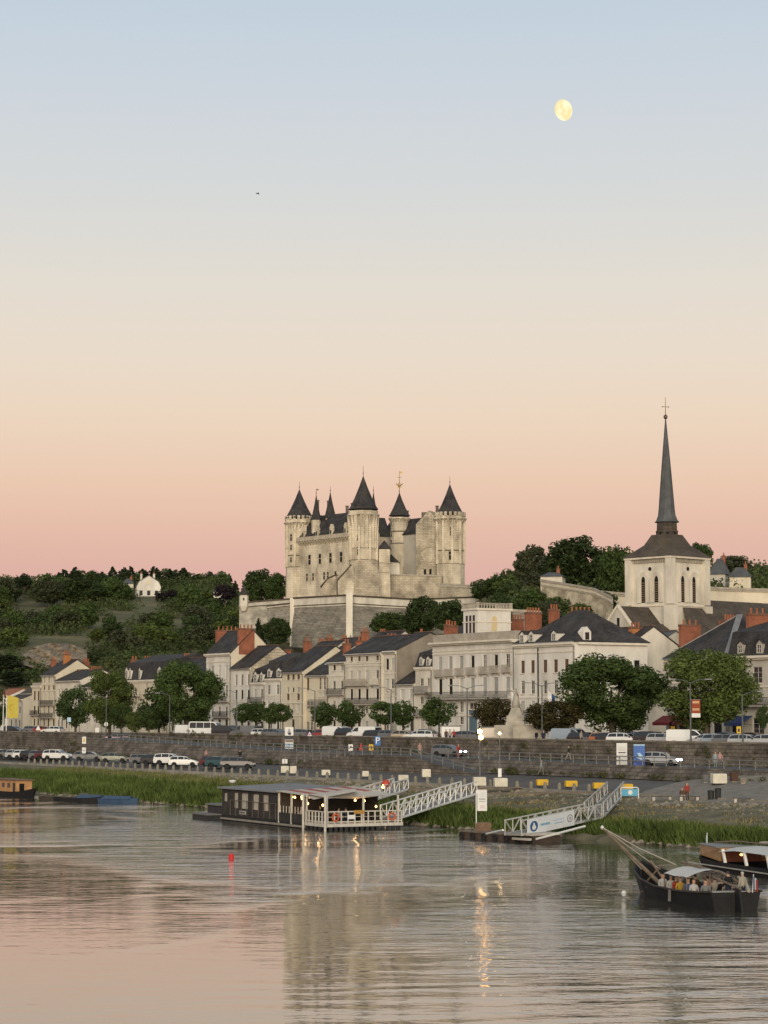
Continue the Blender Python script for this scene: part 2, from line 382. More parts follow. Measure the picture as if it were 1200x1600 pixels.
# terrain sheet: upper street, town ground and the hills, out to the horizon
pxs = list(range(-3600, -300, 150)) + list(range(-300, 1500, 12)) + list(range(1500, 5200, 150))
cols = []
tm = mat('hill_ground', (0.125, 0.112, 0.055), .95, .4, .06, .2, .6, stain=.9, stain_col=(.058, .066, .026))
YB = [0, .004, .01, .02, .035, .055, .075, .1, .125, .15, .175, .2, .23, .26, .3, .34, .38, .42, .46, .5, .56, .62, .68, .74, .8, .86, .92, 1]
V = []; nr = len(YB) + 4
for px in pxs:
    dx = (px - 600) / F
    Ys = PT(px, HOR, 45.35).y
    if Ys < 60 or px < -1200: Ys = max(min(Ys if Ys > 0 else 900, 900), 150)
    far = max(1150, Ys + 500)
    row = [Ys + (far - Ys) * k_ for k_ in YB] + [far * 1.5, far * 2.5, 5200, 9000]
    for Y in row:
        x = dx * Y; s, t = st(Vector((x, Y, 0)))
        z = terrain_z(x, Y) if Y < 6000 else 0
        if t > 115: z += 1.0 * math.sin(x * .06 + Y * .03) * math.sin(Y * .045)
        V.append((x, Y, z))
Fq = [(i * nr + j, (i + 1) * nr + j, (i + 1) * nr + j + 1, i * nr + j + 1) for i in range(len(pxs) - 1) for j in range(nr - 1)]
tag(MB().add(V, Fq).build('hillside_terrain', tm, smooth=True), kind='structure')
up = strip(45.3, 6.43, 92, 6.43, s0=-430, s1=190, step=12)
tag(up.build('upper_street', mat('street_asphalt', (.10, .097, .09), .92, .25, .2)), kind='structure')
up = strip(40.0, 6.43, 45.3, 6.43, s0=-430, s1=S_RAMP, step=12)
tag(up.build('ramp_head_street', MATS['street_asphalt']), kind='structure')

# ---------------------------------------------------------------- retaining walls of the quay
def wall_run(name, label, t, s0, s1, zlo, zhi, m, th=.45, cope=True, step=4.0, cat='wall'):
    o = thing(name, W(s0, t, 0), QA, label, cat); q = MB(); c = MB(); n_ = max(2, int((s1 - s0) / step) + 1)
    lo = zlo if callable(zlo) else (lambda s: zlo); hi = zhi if callable(zhi) else (lambda s: zhi)
    ss = [s0 + (s1 - s0) * i / (n_ - 1) for i in range(n_)]
    for mb, a, b_, f0, f1 in ((q, 0, th, lambda s: lo(s) - .5, hi), (c, -.08, th + .08, lambda s: hi(s) + .003, lambda s: hi(s) + .16)):
        o_ = len(mb.v)
        for s in ss: mb.v += [(s - s0, a, f0(s)), (s - s0, b_, f0(s)), (s - s0, b_, f1(s)), (s - s0, a, f1(s))]
        for i in range(n_ - 1):
            for j in range(4): mb.f.append((4 * i + j, 4 * i + 4 + j, 4 * i + 4 + (j + 1) % 4, 4 * i + (j + 1) % 4))
        mb.f += [(0, 1, 2, 3), tuple(4 * (n_ - 1) + j for j in (3, 2, 1, 0))]; mb.mi = [0] * len(mb.f)
    q.build('wall', m, o)
    if cope: c.build('coping', mat('coping_stone', (.20, .175, .14), .9, .3, .8, .02, 4), o)
    return o
wall_run('quay_wall', 'long dark stone quay wall holding up the street of parked cars', 45, S_RAMP, 190, lambda s: zmid(s), 7.0, quay_st)
wall_run('quay_wall', 'dark retaining wall beneath the yellow flag at the far left', 40, -430, S_RAMP, 3.6, 6.95, quay_st)
# sloped revetment between the lower quay and the ramp road
o = thing('sloped_revetment', W(S_RAMP, 35.4, 0), QA, 'sloping rough stone revetment below the guard rail of the ramp road', 'revetment')
q = MB(); s0, s1 = S_RAMP, 190; N = 60
for i in range(N + 1):
    s = s0 + (s1 - s0) * i / N; zt = zmid(s) + .05
    q.v += [(s - s0, 0, 3.3), (s - s0, 1.7, zt), (s - s0, 2.1, zt), (s - s0, 2.1, 3.0)]
q.f = [(4 * i + j, 4 * i + 4 + j, 4 * i + 4 + j + 1, 4 * i + j + 1) for i in range(N) for j in range(3)] + [(0, 1, 2, 3), tuple(4 * N + j for j in (3, 2, 1, 0))]; q.mi = [0] * len(q.f)
q.build('stone_face', quay_st, o)
# the spur ramp with its own wall, standing out towards the river
SPUR = [(462, 1193), (500, 1187), (550, 1180), (595, 1180), (640, 1182), (690, 1197), (740, 1212)]
sp_pts = [(st(PT(x, y, 33.2))[0], PT(x, y, 33.2).z) for x, y in SPUR]
o = thing('spur_ramp', W(sp_pts[0][0], 33.2, 0), QA, 'stone walled ramp jutting out from the road towards the lower quay', 'ramp')
q = MB(); s0 = sp_pts[0][0]; q.prism([(s0 - s0, 2.6)] + [(s - s0, max(z, 3.2)) for s, z in sp_pts] + [(sp_pts[-1][0] - s0, 2.6)], 0, 4.2, 'y'); q.build('stone_face', quay_st, o)
q = MB()
for (sa, za), (sb, zb) in zip(sp_pts, sp_pts[1:]): q.quad((sa - s0, .3, max(za, 3.2) + .02), (sb - s0, .3, max(zb, 3.2) + .02), (sb - s0, 4.3, max(zb, 3.2) + .02), (sa - s0, 4.3, max(za, 3.2) + .02))
q.build('roadway', MATS['road_asphalt'], o)
# guard rails
def guard_rail(label, pts, step=2.2, hgt=.95, m=None):
    p0 = pts[0]; o = thing('guard_rail', p0, 0, label, 'railing'); m = m or iron_gr; acc = 0
    rl = MB(); rm = MB(); post = None
    for a, b_ in zip(pts, pts[1:]):
        d = b_ - a; n_ = max(1, round(d.length / step))
        for h_, mb, w in ((hgt, rl, .12), (hgt * .55, rm, .09)): mb.bar(a - p0 + Vector((0, 0, h_)), b_ - p0 + Vector((0, 0, h_)), w, .10)
        for i in range(n_):
            if post is None: post = MB().box((0, 0, hgt / 2), (.08, .08, hgt)).build('post', m, o).data; continue
            q_ = link(post, 'post', o, a + d * (i / n_) - p0)
    rl.build('top_rail', m, o); rm.build('middle_rail', m, o); return o
pr = [W(S_at(x, 37.0), 37.0, zmid(S_at(x, 37.0)) + .02) for x in (175, 240, 310, 380, 440, 500, 545)]
guard_rail('grey steel guard rail along the ramp road left of the spur ramp', pr)
pr = [W(S_at(x, 37.0), 37.0, zmid(S_at(x, 37.0)) + .02) for x in (700, 780, 860, 950, 1040, 1130, 1230)]
guard_rail('grey steel guard rail along the road behind the white and blue banners', pr)
guard_rail('grey steel railing following the top of the spur ramp', [W(s, 33.35, max(z, 3.2) + .02) for s, z in sp_pts])

# ================================================================ HOUSES ALONG THE QUAY
BZ = 6.40
WCACHE = {}
def opening(o, x, z0, z1, w, st_, y=0.0):
    """one window or door, seated in its reveal"""
    h = z1 - z0; key = (round(w, 2), round(h, 2), st_)
    if key not in WCACHE:
        f = MB(); p = MB(); s_ = MB(); fw = .075; Wd = w / 2
        f.bx(-Wd, -Wd + fw, .14, .22, 0, h); f.bx(Wd - fw, Wd, .14, .22, 0, h); f.bx(-Wd + fw, Wd - fw, .14, .22, 0, fw); f.bx(-Wd + fw, Wd - fw, .14, .22, h - fw, h)
        if st_ in 'dac':
            f.bx(-.035, .035, .15, .215, fw, h - fw)
            for k in (1, 2) if h > 1.6 else (1,): f.bx(-Wd + fw, Wd - fw, .155, .21, h * k / 3 - .02, h * k / 3 + .02)
        p.bx(-Wd + fw * .5, Wd - fw * .5, .18, .20, fw * .5, h - fw * .5)
        s_.bx(-Wd - .1, Wd + .1, -.12, .14, -.12, -.003)
        fm = {'s': shut_w, 'g': shut_g, 'b': shut_b, 'D': wood_dk, 'p': mat('blue_grey_door', (.10, .15, .19), .6)}.get(st_, frame_w)
        me = f.build('window', fm).data
        pm = glass
        if st_ == 'o': pm = dark
        if st_ == 'c': pm = glass_c2
        if st_ in 'sgbDp':
            pm = fm; p = MB(); nl = max(4, int(h / .12))
            for sd in (-1, 1):
                cx = sd * Wd / 2; p.bx(cx - Wd / 2 + .03, cx + Wd / 2 - .03, .16, .19, .03, h - .03)
                if st_ in 'sgb':
                    for i in range(nl): p.bx(cx - Wd / 2 + .06, cx + Wd / 2 - .06, .135, .16, .06 + (h - .12) * i / nl, .06 + (h - .12) * (i + .55) / nl)
        pme = p.build('pane', pm).data; sme = s_.build('sill', trim).data
        for d in (me, pme, sme):
            for ob in [q for q in bpy.data.objects if q.data is d]: bpy.data.objects.remove(ob)
        WCACHE[key] = (me, pme, sme)
    me, pme, sme = WCACHE[key]
    wname = 'door' if st_ in 'Dp' else 'window'
    wo_ = link(me, wname, o, (x, y, z0)); link(pme, 'shutter' if st_ in 'sgb' else ('door_leaf' if st_ in 'Dp' else 'pane'), wo_)
    if st_ not in 'Dp': link(sme, 'sill', wo_)
    return wo_
def facade(q, Wd, z0, z1, ops, y=0.0, rev=.24):
    """front wall sheet with real openings (x, z0, z1, w)"""
    xs = sorted({0.0, Wd} | {round(c - w / 2, 3) for c, a, b_, w in ops} | {round(c + w / 2, 3) for c, a, b_, w in ops})
    zs = sorted({z0, z1} | {round(a, 3) for c, a, b_, w in ops} | {round(b_, 3) for c, a, b_, w in ops})
    for xa, xb in zip(xs, xs[1:]):
        for za, zb in zip(zs, zs[1:]):
            mx, mz = (xa + xb) / 2, (za + zb) / 2
            if any(abs(mx - c) < w / 2 and a < mz < b_ for c, a, b_, w in ops): continue
            q.quad((xa, y, za), (xb, y, za), (xb, y, zb), (xa, y, zb))
    for c, a, b_, w in ops:
        l, r = round(c - w / 2, 3), round(c + w / 2, 3); a = round(a, 3); b_ = round(b_, 3)
        q.quad((l, y, a), (l, y + rev, a), (l, y + rev, b_), (l, y, b_)); q.quad((r, y, a), (r, y, b_), (r, y + rev, b_), (r, y + rev, a))
        q.quad((l, y, a), (r, y, a), (r, y + rev, a), (l, y + rev, a)); q.quad((l, y, b_), (l, y + rev, b_), (r, y + rev, b_), (r, y, b_))
        q.quad((l, y + rev, a), (l, y + rev, b_), (r, y + rev, b_), (r, y + rev, a))
def balcony(o, x0, x1, z, dep=.7, hgt=.95, m=None, y=0.0, stone=False):
    b_ = MB(); b_.bx(x0, x1, y - dep, y - .003, z - .18, z)
    for x in (x0 + .15, x1 - .15): b_.prism([(y - dep * .8, z - .18), (y - .003, z - .18), (y - .003, z - .6)], x - .1, x + .1, 'x')
    ob = b_.build('balcony', trim_dk, o); r = MB(); m = m or iron
    n_ = max(2, int((x1 - x0) / .16))
    for i in range(n_ + 1): x = x0 + .04 + (x1 - x0 - .08) * i / n_; r.bx(x - .012 - .02 * stone, x + .012 + .02 * stone, y - dep + .02, y - dep + .05, z, z + hgt)
    r.bx(x0, x1, y - dep + .01, y - dep + .06, z + hgt, z + hgt + .05); r.bx(x0, x1, y - dep + .01, y - dep + .06, z + .08, z + .12)
    for x in (x0, x1): r.bx(x - .02, x + .02, y - dep + .06, y - .003, z + hgt, z + hgt + .05)
    r.build('railing', m, ob); return ob
POT = {}
def chimney(o, x, y, zb, zt, lx, ly, pots, m, along='y'):
    c = MB(); c.bx(x - lx / 2, x + lx / 2, y - ly / 2, y + ly / 2, zb, zt - .3);     c.bx(x - lx / 2 - .04, x + lx / 2 + .04, y - ly / 2 - .04, y + ly / 2 + .04, zt - .75, zt - .65)
    ob = c.build('chimney', m, o); MB().bx(x - lx / 2 - .08, x + lx / 2 + .08, y - ly / 2 - .08, y + ly / 2 + .08, zt - .3, zt).build('chimney_cap', mat('sooty_cap', (.17, .085, .055), .9, .3, 2), ob)
    if 'p' not in POT: POT['p'] = MB().lathe([(.15, 0), (.13, .5), (.17, .55), (.15, .7)], n=7).build('chimney_pot', tile_red); me = POT['p'].data; bpy.data.objects.remove(POT['p']); POT['p'] = me
    for i in range(pots):
        f = (i + .5) / pots - .5
        link(POT['p'], 'chimney_pot', ob, (x + (f * (lx - .2) if along == 'x' else 0), y + (f * (ly - .2) if along == 'y' else 0), zt))
    return ob
def dormer(o, x, y, z0, z1, w=1.25, dep=1.8, m=None, arch=False, roofm=None):
    h = z1 - z0; d = MB(); m = m or plaster
    facade_pts = [(x - w / 2, z0), (x + w / 2, z0), (x + w / 2, z0 + h * .72), (x, z1), (x - w / 2, z0 + h * .72)]
    d.prism(facade_pts, y, y + dep, 'y'); ob = d.build('dormer', m, o)
    r = MB(); e = .12
    for sgn in (-1, 1):
        a = Vector((x, y - e, z1 + .09)); b_ = Vector((x + sgn * (w / 2 + e), y - e, z0 + h * .72 - .02)); k = Vector((0, dep + e, 0)); u = Vector((0, 0, .08))
        r.add([a, b_, b_ + k, a + k, a + u, b_ + u, b_ + k + u, a + k + u], [(0, 1, 2, 3), (4, 7, 6, 5), (0, 4, 5, 1), (1, 5, 6, 2), (2, 6, 7, 3), (3, 7, 4, 0)])
    r.build('dormer_roof', roofm or slate, ob)
    p = MB(); p.bx(x - w * .27, x + w * .27, y - .03, y + .02, z0 + h * .08, z0 + h * .66); p.build('pane', glass, ob)
    f = MB()
    for sx_ in (-1, 0, 1): f.bx(x + sx_ * w * .29 - .045, x + sx_ * w * .29 + .045, y - .07, y - .031, z0 + h * .05, z0 + h * .70)
    for sz in (.06, .37, .68): f.bx(x - w * .245, x + w * .245, y - .065, y - .032, z0 + h * sz - .035, z0 + h * sz + .035)
    f.build('dormer_window', frame_w, ob); return ob
def house(label, xl, xr, ye, cols=(), rows=(), t=78.0, dep=10.0, wallm=None, roof='gable', yr=None, rise=4.0, roofm=None, chims=(), dorms=(), cornice=.35, strings=(),
          bals=(), sky=(), name='town_house', right=(), gable_m=None, cat='house', group='houses along the quay', over=.35):
    wallm = wallm or lime; roofm = roofm or slate; xc = (xl + xr) / 2
    s0 = st(PT(xl, 1080, t))[0] + .015; s1 = st(PT(xr, 1080, t))[0] - .015; Wd = s1 - s0
    o = thing(name, W(s0, t, BZ), QA, label, cat, group)
    Z = lambda py, px=xc, tt=t: PT(px, py, tt).z - BZ
    X = lambda px, tt=t: st(PT(px, 1080, tt))[0] - s0
    ze = Z(ye); cx = [X(c) for c in cols]
    ops = []; wins = []
    for r in rows:
        y0, y1, sty = r[:3]; w = r[3] if len(r) > 3 else 1.05
        sty = sty * len(cx) if len(sty) == 1 else sty
        for i, c in enumerate(cx):
            if i >= len(sty) or sty[i] == ' ' or not (w / 2 + .15 < c < Wd - w / 2 - .15): continue
            za, zb = max(Z(y1), .03), Z(y0); ops.append((c, za, zb, w)); wins.append((c, za, zb, w, 'c' if sty[i] == 'd' and R.random() < .3 else sty[i]))
    q = MB(); facade(q, Wd, -.3, ze, ops)
    if yr is not None: rise = max(.8, PT(xc, yr, t + dep / 2).z - BZ - ze)
    zr = ze + rise
    if roof == 'gable':
        for x in (0, Wd): q.quad((x, 0, -.3), (x, dep, -.3), (x, dep, ze), (x, dep / 2, zr), (x, 0, ze))
    else:
        for x in (0, Wd): q.quad((x, 0, -.3), (x, dep, -.3), (x, dep, ze), (x, 0, ze))
    q.quad((0, dep, -.3), (Wd, dep, -.3), (Wd, dep, ze), (0, dep, ze))
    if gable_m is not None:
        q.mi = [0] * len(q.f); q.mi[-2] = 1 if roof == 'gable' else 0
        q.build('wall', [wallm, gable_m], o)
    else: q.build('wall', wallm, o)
    for c, za, zb, w, sty in wins: opening(o, c, za, zb, w, sty)
    # roof
    r = MB(); th = .16; e = over
    if roof == 'gable':
        k = rise / (dep / 2)
        for sgn in (0, 1):
            ya, yb = (-e, dep / 2) if not sgn else (dep + e, dep / 2); za, zb = ze - e * k + .06, zr + .06
            r.add([(-.12, ya, za), (Wd + .12, ya, za), (Wd + .12, yb, zb), (-.12, yb, zb), (-.12, ya, za + th), (Wd + .12, ya, za + th), (Wd + .12, yb, zb + th), (-.12, yb, zb + th)],
                  [(0, 1, 2, 3), (4, 7, 6, 5), (0, 4, 5, 1), (1, 5, 6, 2), (2, 6, 7, 3), (3, 7, 4, 0)])
    elif roof == 'hip':
        i_ = min(Wd / 2 - .2, dep / 2 * .9)
        vs = [(-e, -e, ze), (Wd + e, -e, ze), (Wd + e, dep + e, ze), (-e, dep + e, ze), (i_, dep / 2, zr), (Wd - i_, dep / 2, zr), (-e, -e, ze + .1), (Wd + e, -e, ze + .1), (Wd + e, dep + e, ze + .1), (-e, dep + e, ze + .1)]
        r.add(vs, [(3, 2, 1, 0), (0, 1, 7, 6), (1, 2, 8, 7), (2, 3, 9, 8), (3, 0, 6, 9), (6, 7, 5, 4), (8, 9, 4, 5), (7, 8, 5), (9, 6, 4)])
    elif roof == 'mansard':
        h1 = rise * .68; i_ = .75
        vs = [(0, -.1, ze), (Wd, -.1, ze), (Wd, dep, ze), (0, dep, ze), (0, i_, ze + h1), (Wd, i_, ze + h1), (Wd, dep - i_, ze + h1), (0, dep - i_, ze + h1), (0, dep / 2, zr), (Wd, dep / 2, zr)]
        r.add(vs, [(3, 2, 1, 0), (0, 1, 5, 4), (2, 3, 7, 6), (4, 5, 9, 8), (6, 7, 8, 9), (1, 2, 6, 9, 5), (3, 0, 4, 8, 7)])
    elif roof == 'flat':
        r.bx(.3, Wd - .3, .3, dep - .3, ze - .1, ze + .12)
        p_ = MB()
        for a in ((.05, Wd - .05, .05, .3), (.05, Wd - .05, dep - .3, dep - .05), (.05, .3, .3, dep - .3), (Wd - .3, Wd - .05, .3, dep - .3)): p_.bx(a[0], a[1], a[2], a[3], ze + .05, ze + rise)
        p_.build('parapet', trim_dk, o)
    ro = r.build('roof', roofm, o)
    if roof == 'gable':
        MB().bx(-.13, Wd + .13, dep / 2 - .16, dep / 2 + .16, zr + .2, zr + .33).build('ridge', mat('ridge_tile', (.16, .10, .075), .9, .25, 2), o)
    if roof in ('gable', 'hip') and Wd > 4: MB().bx(-.1, Wd + .1, -over - .16, -over - .03, ze - (.35 if roof == 'gable' else .02), ze - (.2 if roof == 'gable' else -.12)).build('gutter', zinc, o)
    if Wd > 4: MB().bx(Wd - .28, Wd - .16, -.14, -.02, 0, ze - .56).build('drainpipe', mat('pipe_grey', (.20, .19, .17), .6), o)
    if cornice:
        c = MB(); c.bx(-.05, Wd + .05, -cornice, -.003, ze - .32, ze - .02); c.bx(-.03, Wd + .03, -cornice * .55, -.004, ze - .55, ze - .323); c.build('cornice', trim, o)
    for ys in strings:
        z = Z(ys); MB().bx(0, Wd, -.1, -.003, z - .12, z + .1).build('string_course', trim, o)
    for b_ in bals:
        balcony(o, X(b_[0]), X(b_[1]), Z(b_[2]), **(b_[3] if len(b_) > 3 else {}))
    for c in chims:
        pl, pr_, yt, toff, pots = c[:5]; mm = c[5] if len(c) > 5 else brickm; tt = t + toff; pc = (pl + pr_) / 2
        D_ = PT(pc, 1080, tt).y; sc = F / D_; ly = max(.6, ((pr_ - pl) / sc - .3) / .82); p = PT(pc, yt, tt); zt = p.z - BZ
        y = toff; x = st(p)[0] - s0; zroof = ze + (rise * max(0, 1 - abs(y - dep / 2) / (dep / 2)) if roof in ('gable', 'hip') else 0)
        chimney(o, x, y, min(ze, zroof) - .3, zt - .55, .62, ly, pots, mm)
    for d in dorms:
        pc, y0, y1 = d[:3]; kw = d[3] if len(d) > 3 else {}
        yy = kw.pop('yy', -.06 if roof == 'mansard' else -.22); dormer(o, X(pc, t + yy), yy, Z(y1, pc, t + yy), Z(y0, pc, t + yy), **kw)
    for (pc, py) in sky:
        k = rise / (dep / 2); y = dep * .22; x = X(pc, t + y); z = ze + k * y + .24
        d = MB(); a = math.atan(k); d.box((x, y, z), (.8, 1.15, .08), tilt=Matrix.Rotation(a, 3, 'X')); d.build('skylight', mat('skylight_glass', (.45, .5, .54), .15, 0), o)
    return o, s0, Wd, ze, X, Z

# ---- far left
house('cream house end at the left edge behind the flagpoles', -14, 8, 1090, (-8, -2, 4), ((1097, 1106, 'd'), (1111, 1121, 'd')), dep=9, roofm=tile_red, yr=1078, wallm=plaster)
house('grey slate roofed low house right behind the yellow flag', 14, 36, 1092, (18, 25, 31), ((1104, 1115, 'o'), (1124, 1136, 'o')), t=76.5, dep=8, wallm=lime_grey, yr=1082)
house('narrow grey house with a brown stone gable beside the yellow flag', 34, 50, 1083, (38, 45), ((1090, 1099, 'd'), (1106, 1117, 'o')), t=79, dep=9, wallm=lime_grey, yr=1067, roofm=slate_br)
house('small cream house with two tall windows left of the house with dark balconies', 50, 64.5, 1071, (54, 60), ((1080, 1094, 'b', 1.3), (1103, 1116, 'o', 1.3), (1123, 1136, 'D')), dep=9, wallm=lime_yel, roof='flat', rise=.6,
      bals=((51, 63.5, 1117),))
house('four storey cream house with dark balconies and an orange chimney, far left', 65, 87, 1054, (69, 76, 83.5), ((1057, 1067, 'd'), (1071, 1078, 'b'), (1081, 1094, 's'), (1103, 1115, 'd', 1.2), (1123, 1136, 'oDo')), dep=10, wallm=lime_yel, yr=1034,
      chims=((99, 110, 1018, 4.0, 3, brick_or), (80, 88, 1027, 7.5, 2)), bals=((64.6, 87.2, 1101), (64.6, 87.2, 1121)), strings=(1069, 1079))
house('cream house with slate roof partly hidden by the dark quay tree', 87.5, 126, 1063, (92, 97, 104, 112, 120), ((1076, 1088, 'd'), (1102, 1114, 'd'), (1124, 1138, 'o')), dep=10, wallm=lime, yr=1049, chims=((122, 133, 1048, 5, 3), (128, 140, 1030, 8.8, 4)))
house('small slate roofed house between the two left quay trees', 127, 160, 1073, (133, 141, 150), ((1082, 1093, 's'), (1104, 1115, 'd')), dep=11, wallm=lime, yr=1056, chims=((141, 159, 1042, 5.5, 5),))
house('cream house peeking between trees right of the small slate roofed house', 160, 194, 1070, (168, 178, 188), ((1082, 1094, 'd'), (1104, 1118, 'd'), (1126, 1140, 'o')), dep=10, wallm=lime, yr=1056)
house('cream mansion with black mansard roof and two red chimneys', 195, 262, 1062, (201, 212, 229, 244, 256), ((1068, 1080, '  d d'), (1086, 1100, 'd'), (1122, 1140, 'o')), dep=13, roof='mansard', rise=5.2, wallm=lime_yel,
      chims=((204, 216, 1026, 4, 2), (224, 238, 1026, 6, 3)), dorms=((197.5, 1042, 1061, {'w': 1.5}), (203, 1042, 1061, {'w': 1.0}), (218, 1042, 1061, {'w': 1.0}), (249, 1041, 1057, {'w': 1.8})), bals=((206, 222, 1087, {'stone': True, 'm': trim}),), strings=(1084,))
house('cream gabled house behind the large tree left of the tall white house', 263, 321, 1052, (270, 282, 294, 306), ((1062, 1076, 'd'), (1090, 1104, 'd'), (1124, 1142, 'DoDo')), dep=10, wallm=lime, yr=1030, chims=((286, 298, 1022, 5, 3, brickm),))
# ---- tall white house with the big brick chimney
house('tallest white quay house with a bracketed cornice and broad red brick chimneys', 322, 361, 1021, (332, 343, 354), ((1040, 1061, 'gss'), (1071, 1089, 'd'), (1104, 1119, 'd'), (1124, 1146, 'D', 1.2)), dep=9, wallm=plaster, yr=989, cornice=.6, gable_m=lime_yel,
      chims=((372, 397, 977, 3.2, 4), (338, 372, 980, 7.6, 5)), strings=(1034, 1066, 1098), bals=((336, 359, 1096), (336, 361, 1120)))
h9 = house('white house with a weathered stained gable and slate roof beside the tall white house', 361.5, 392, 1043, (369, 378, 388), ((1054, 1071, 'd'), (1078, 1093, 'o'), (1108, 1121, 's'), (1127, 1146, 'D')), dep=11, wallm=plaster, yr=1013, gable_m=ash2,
      strings=(1097,), chims=((435, 454, 1010, 9.0, 0, mat('red_brick_plain', (.36, .10, .05), .9, .2, .8, brick=(.24, .08, .014, .15, .9))),))
house('narrow house with two dark shuttered dormers next to the stained gable', 392.5, 414, 1066, (399, 409), ((1077, 1092, 'sd'), (1104, 1118, 'd'), (1127, 1146, 'o')), dep=8, wallm=plaster, roof='mansard', rise=3.6, dorms=((399, 1049, 1065, {'w': 1.5}), (408.5, 1049, 1065, {'w': 1.3})), bals=((391, 414, 1098),))
house('white house with two arched white dormers in a black mansard roof', 414.5, 440, 1060, (420, 434), ((1070, 1085, 'd'), (1096, 1110, 's'), (1126, 1146, 'o')), dep=9, wallm=plaster, roof='mansard', rise=4.6, strings=(1087, 1091),
      dorms=((420.5, 1044, 1058, {'w': 1.5}), (435.5, 1043, 1058, {'w': 1.7})), chims=((447, 459, 1028, 5, 1),))
house('cream three storey house with brown shutters and a plain slate roof', 441, 474, 1049, (450, 458, 466), ((1052, 1062, 'b'), (1074, 1082, 'gog', .85), (1084, 1094, 'b b'), (1100, 1114, 's'), (1124, 1146, ' D ')), dep=13, wallm=lime_yel, yr=1014, strings=(1098, 1118))
house('yellow stone house with two skylights in its long slate roof', 474.5, 513, 1054, (481, 487, 500, 507), ((1058, 1078, 'b dd', .95), (1082, 1088, '  ss'), (1096, 1108, 'd'), (1128, 1146, 'a')), t=78.6, dep=14, wallm=lime_yel, yr=1020, sky=((497, 1038), (502, 1038), (512, 1038)), bals=((486, 513, 1102, {'m': iron_gr}),))
house('cream house with a curved flower balcony and a red chimney', 513.5, 540, 1034, (522, 534.5), ((1036, 1048, 'og'), (1064, 1078, 'd'), (1095, 1107, 'd'), (1126, 1146, 'o')), dep=10, wallm=lime, yr=1020, bals=((514, 540, 1085),), strings=(1056,), chims=((536, 548, 1000, 3.0, 2),))
house('wide cream house with a long stone balcony and three attic windows', 540.5, 596, 1020, (549, 561, 573, 589.5), ((1023, 1033, 'b', .9), (1048, 1064, 'sssd'), (1076, 1094, 'o'), (1104, 1115, '  a '), (1127, 1146, 'gDgD')), t=77.6, dep=11, wallm=lime, yr=998, strings=(1036, 1040),
      bals=((541, 577, 1070, {'stone': True, 'm': trim_dk}), (582, 596, 1070, {'stone': True, 'm': trim}), (540.5, 596, 1100)), chims=((556, 580, 996, 7, 3), (602, 622, 991, 7.5, 3)))
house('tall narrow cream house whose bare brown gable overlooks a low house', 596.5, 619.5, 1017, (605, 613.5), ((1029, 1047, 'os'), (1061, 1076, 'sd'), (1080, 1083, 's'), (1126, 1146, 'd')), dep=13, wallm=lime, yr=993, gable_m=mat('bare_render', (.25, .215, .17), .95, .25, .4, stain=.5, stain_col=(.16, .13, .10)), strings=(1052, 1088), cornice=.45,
      chims=((640, 653, 986, 7.0, 0, brick_or), (655, 662, 984, 11.5, 2, lime_grey)))
house('lowest white house with a lean slate roof below the bare brown gable', 620, 648, 1068, (629, 643), ((1077, 1092, 's', 1.3), (1122, 1146, 'dD')), dep=9, wallm=plaster, yr=1044)
house('slim cream house with two white dormers left of the grand white building', 649, 675.5, 1042, (659, 669.5), ((1060, 1072, 'd'), (1088, 1100, 'd'), (1120, 1146, 'sd')), dep=10, wallm=lime, roof='mansard', rise=3.4, dorms=((658, 1025, 1040, {'w': 1.1}), (669, 1025, 1040, {'w': 1.1})), bals=((651, 674, 1082, {'m': iron_gr}), (651, 675, 1118, {'m': iron})))
# ---- grand white building with belvedere
gh, gs0, gW, gze, gX, gZ = house('grand white building with seven bays, balconies and a rooftop belvedere', 676, 804.5, 1001, (688, 704, 721, 738.5, 757.5, 775, 793.5),
      ((1024, 1045, 'gggodod', 1.1), (1059, 1085, 'oosgggg', 1.15), (1096, 1113, 'dsd  ds', 1.1), (1120, 1132, 's d   d', 1.1), (1098, 1108, '   a', 2.0), (1110, 1149, '   p', 2.4)), dep=14, wallm=plaster, roof='flat', rise=1.2, cornice=.9, strings=(1015, 1020, 1118),
      bals=tuple((c - 6.5, c + 6.5, y, {'stone': True, 'm': trim_dk, 'dep': .5}) for c, y in ((688, 1054.6), (704, 1054), (721, 1053.4), (738.5, 1052.8), (757.5, 1052), (775, 1051.3), (793.5, 1050.6))) + ((674, 803.5, 1091, {'dep': 1.3}),),
      chims=((698, 715, 972, 10, 3),))
# belvedere on the roof
bx0, bx1 = gX(727, 79.5), gX(749, 79.5); by0, by1 = 1.2, 1.2 + 6.2; bz0 = gze; bz1 = PT(749, 953, 79.5).z - BZ
q = MB(); q.bx(bx0, bx1, by0, by1, bz0, bz1); bo = q.build('belvedere', plaster, gh)
c = MB(); c.bx(bx0 - .25, bx1 + .25, by0 - .25, by1 + .25, bz1, bz1 + .3); c.bx(bx0 - .12, bx1 + .12, by0 - .12, by1 + .12, bz0 + 2.9, bz0 + 3.05)
c.build('belvedere_cornice', trim, bo)
c = MB()
for (xa, ya, xb, yb) in ((bx0, by0, bx1, by0), (bx1, by0, bx1, by1), (bx1, by1, bx0, by1), (bx0, by1, bx0, by0)):
    for i in range(12): c.lathe([(.07, .3), (.12, .6), (.06, 1.0)], (xa + (xb - xa) * (i + .5) / 12, ya + (yb - ya) * (i + .5) / 12, bz1), n=5)
    c.bar((xa, ya, bz1 + 1.06), (xb, yb, bz1 + 1.06), .22, .14); c.box((xa, ya, bz1 + .75), (.4, .4, .95))
c.build('balustrade', trim_dk, bo)
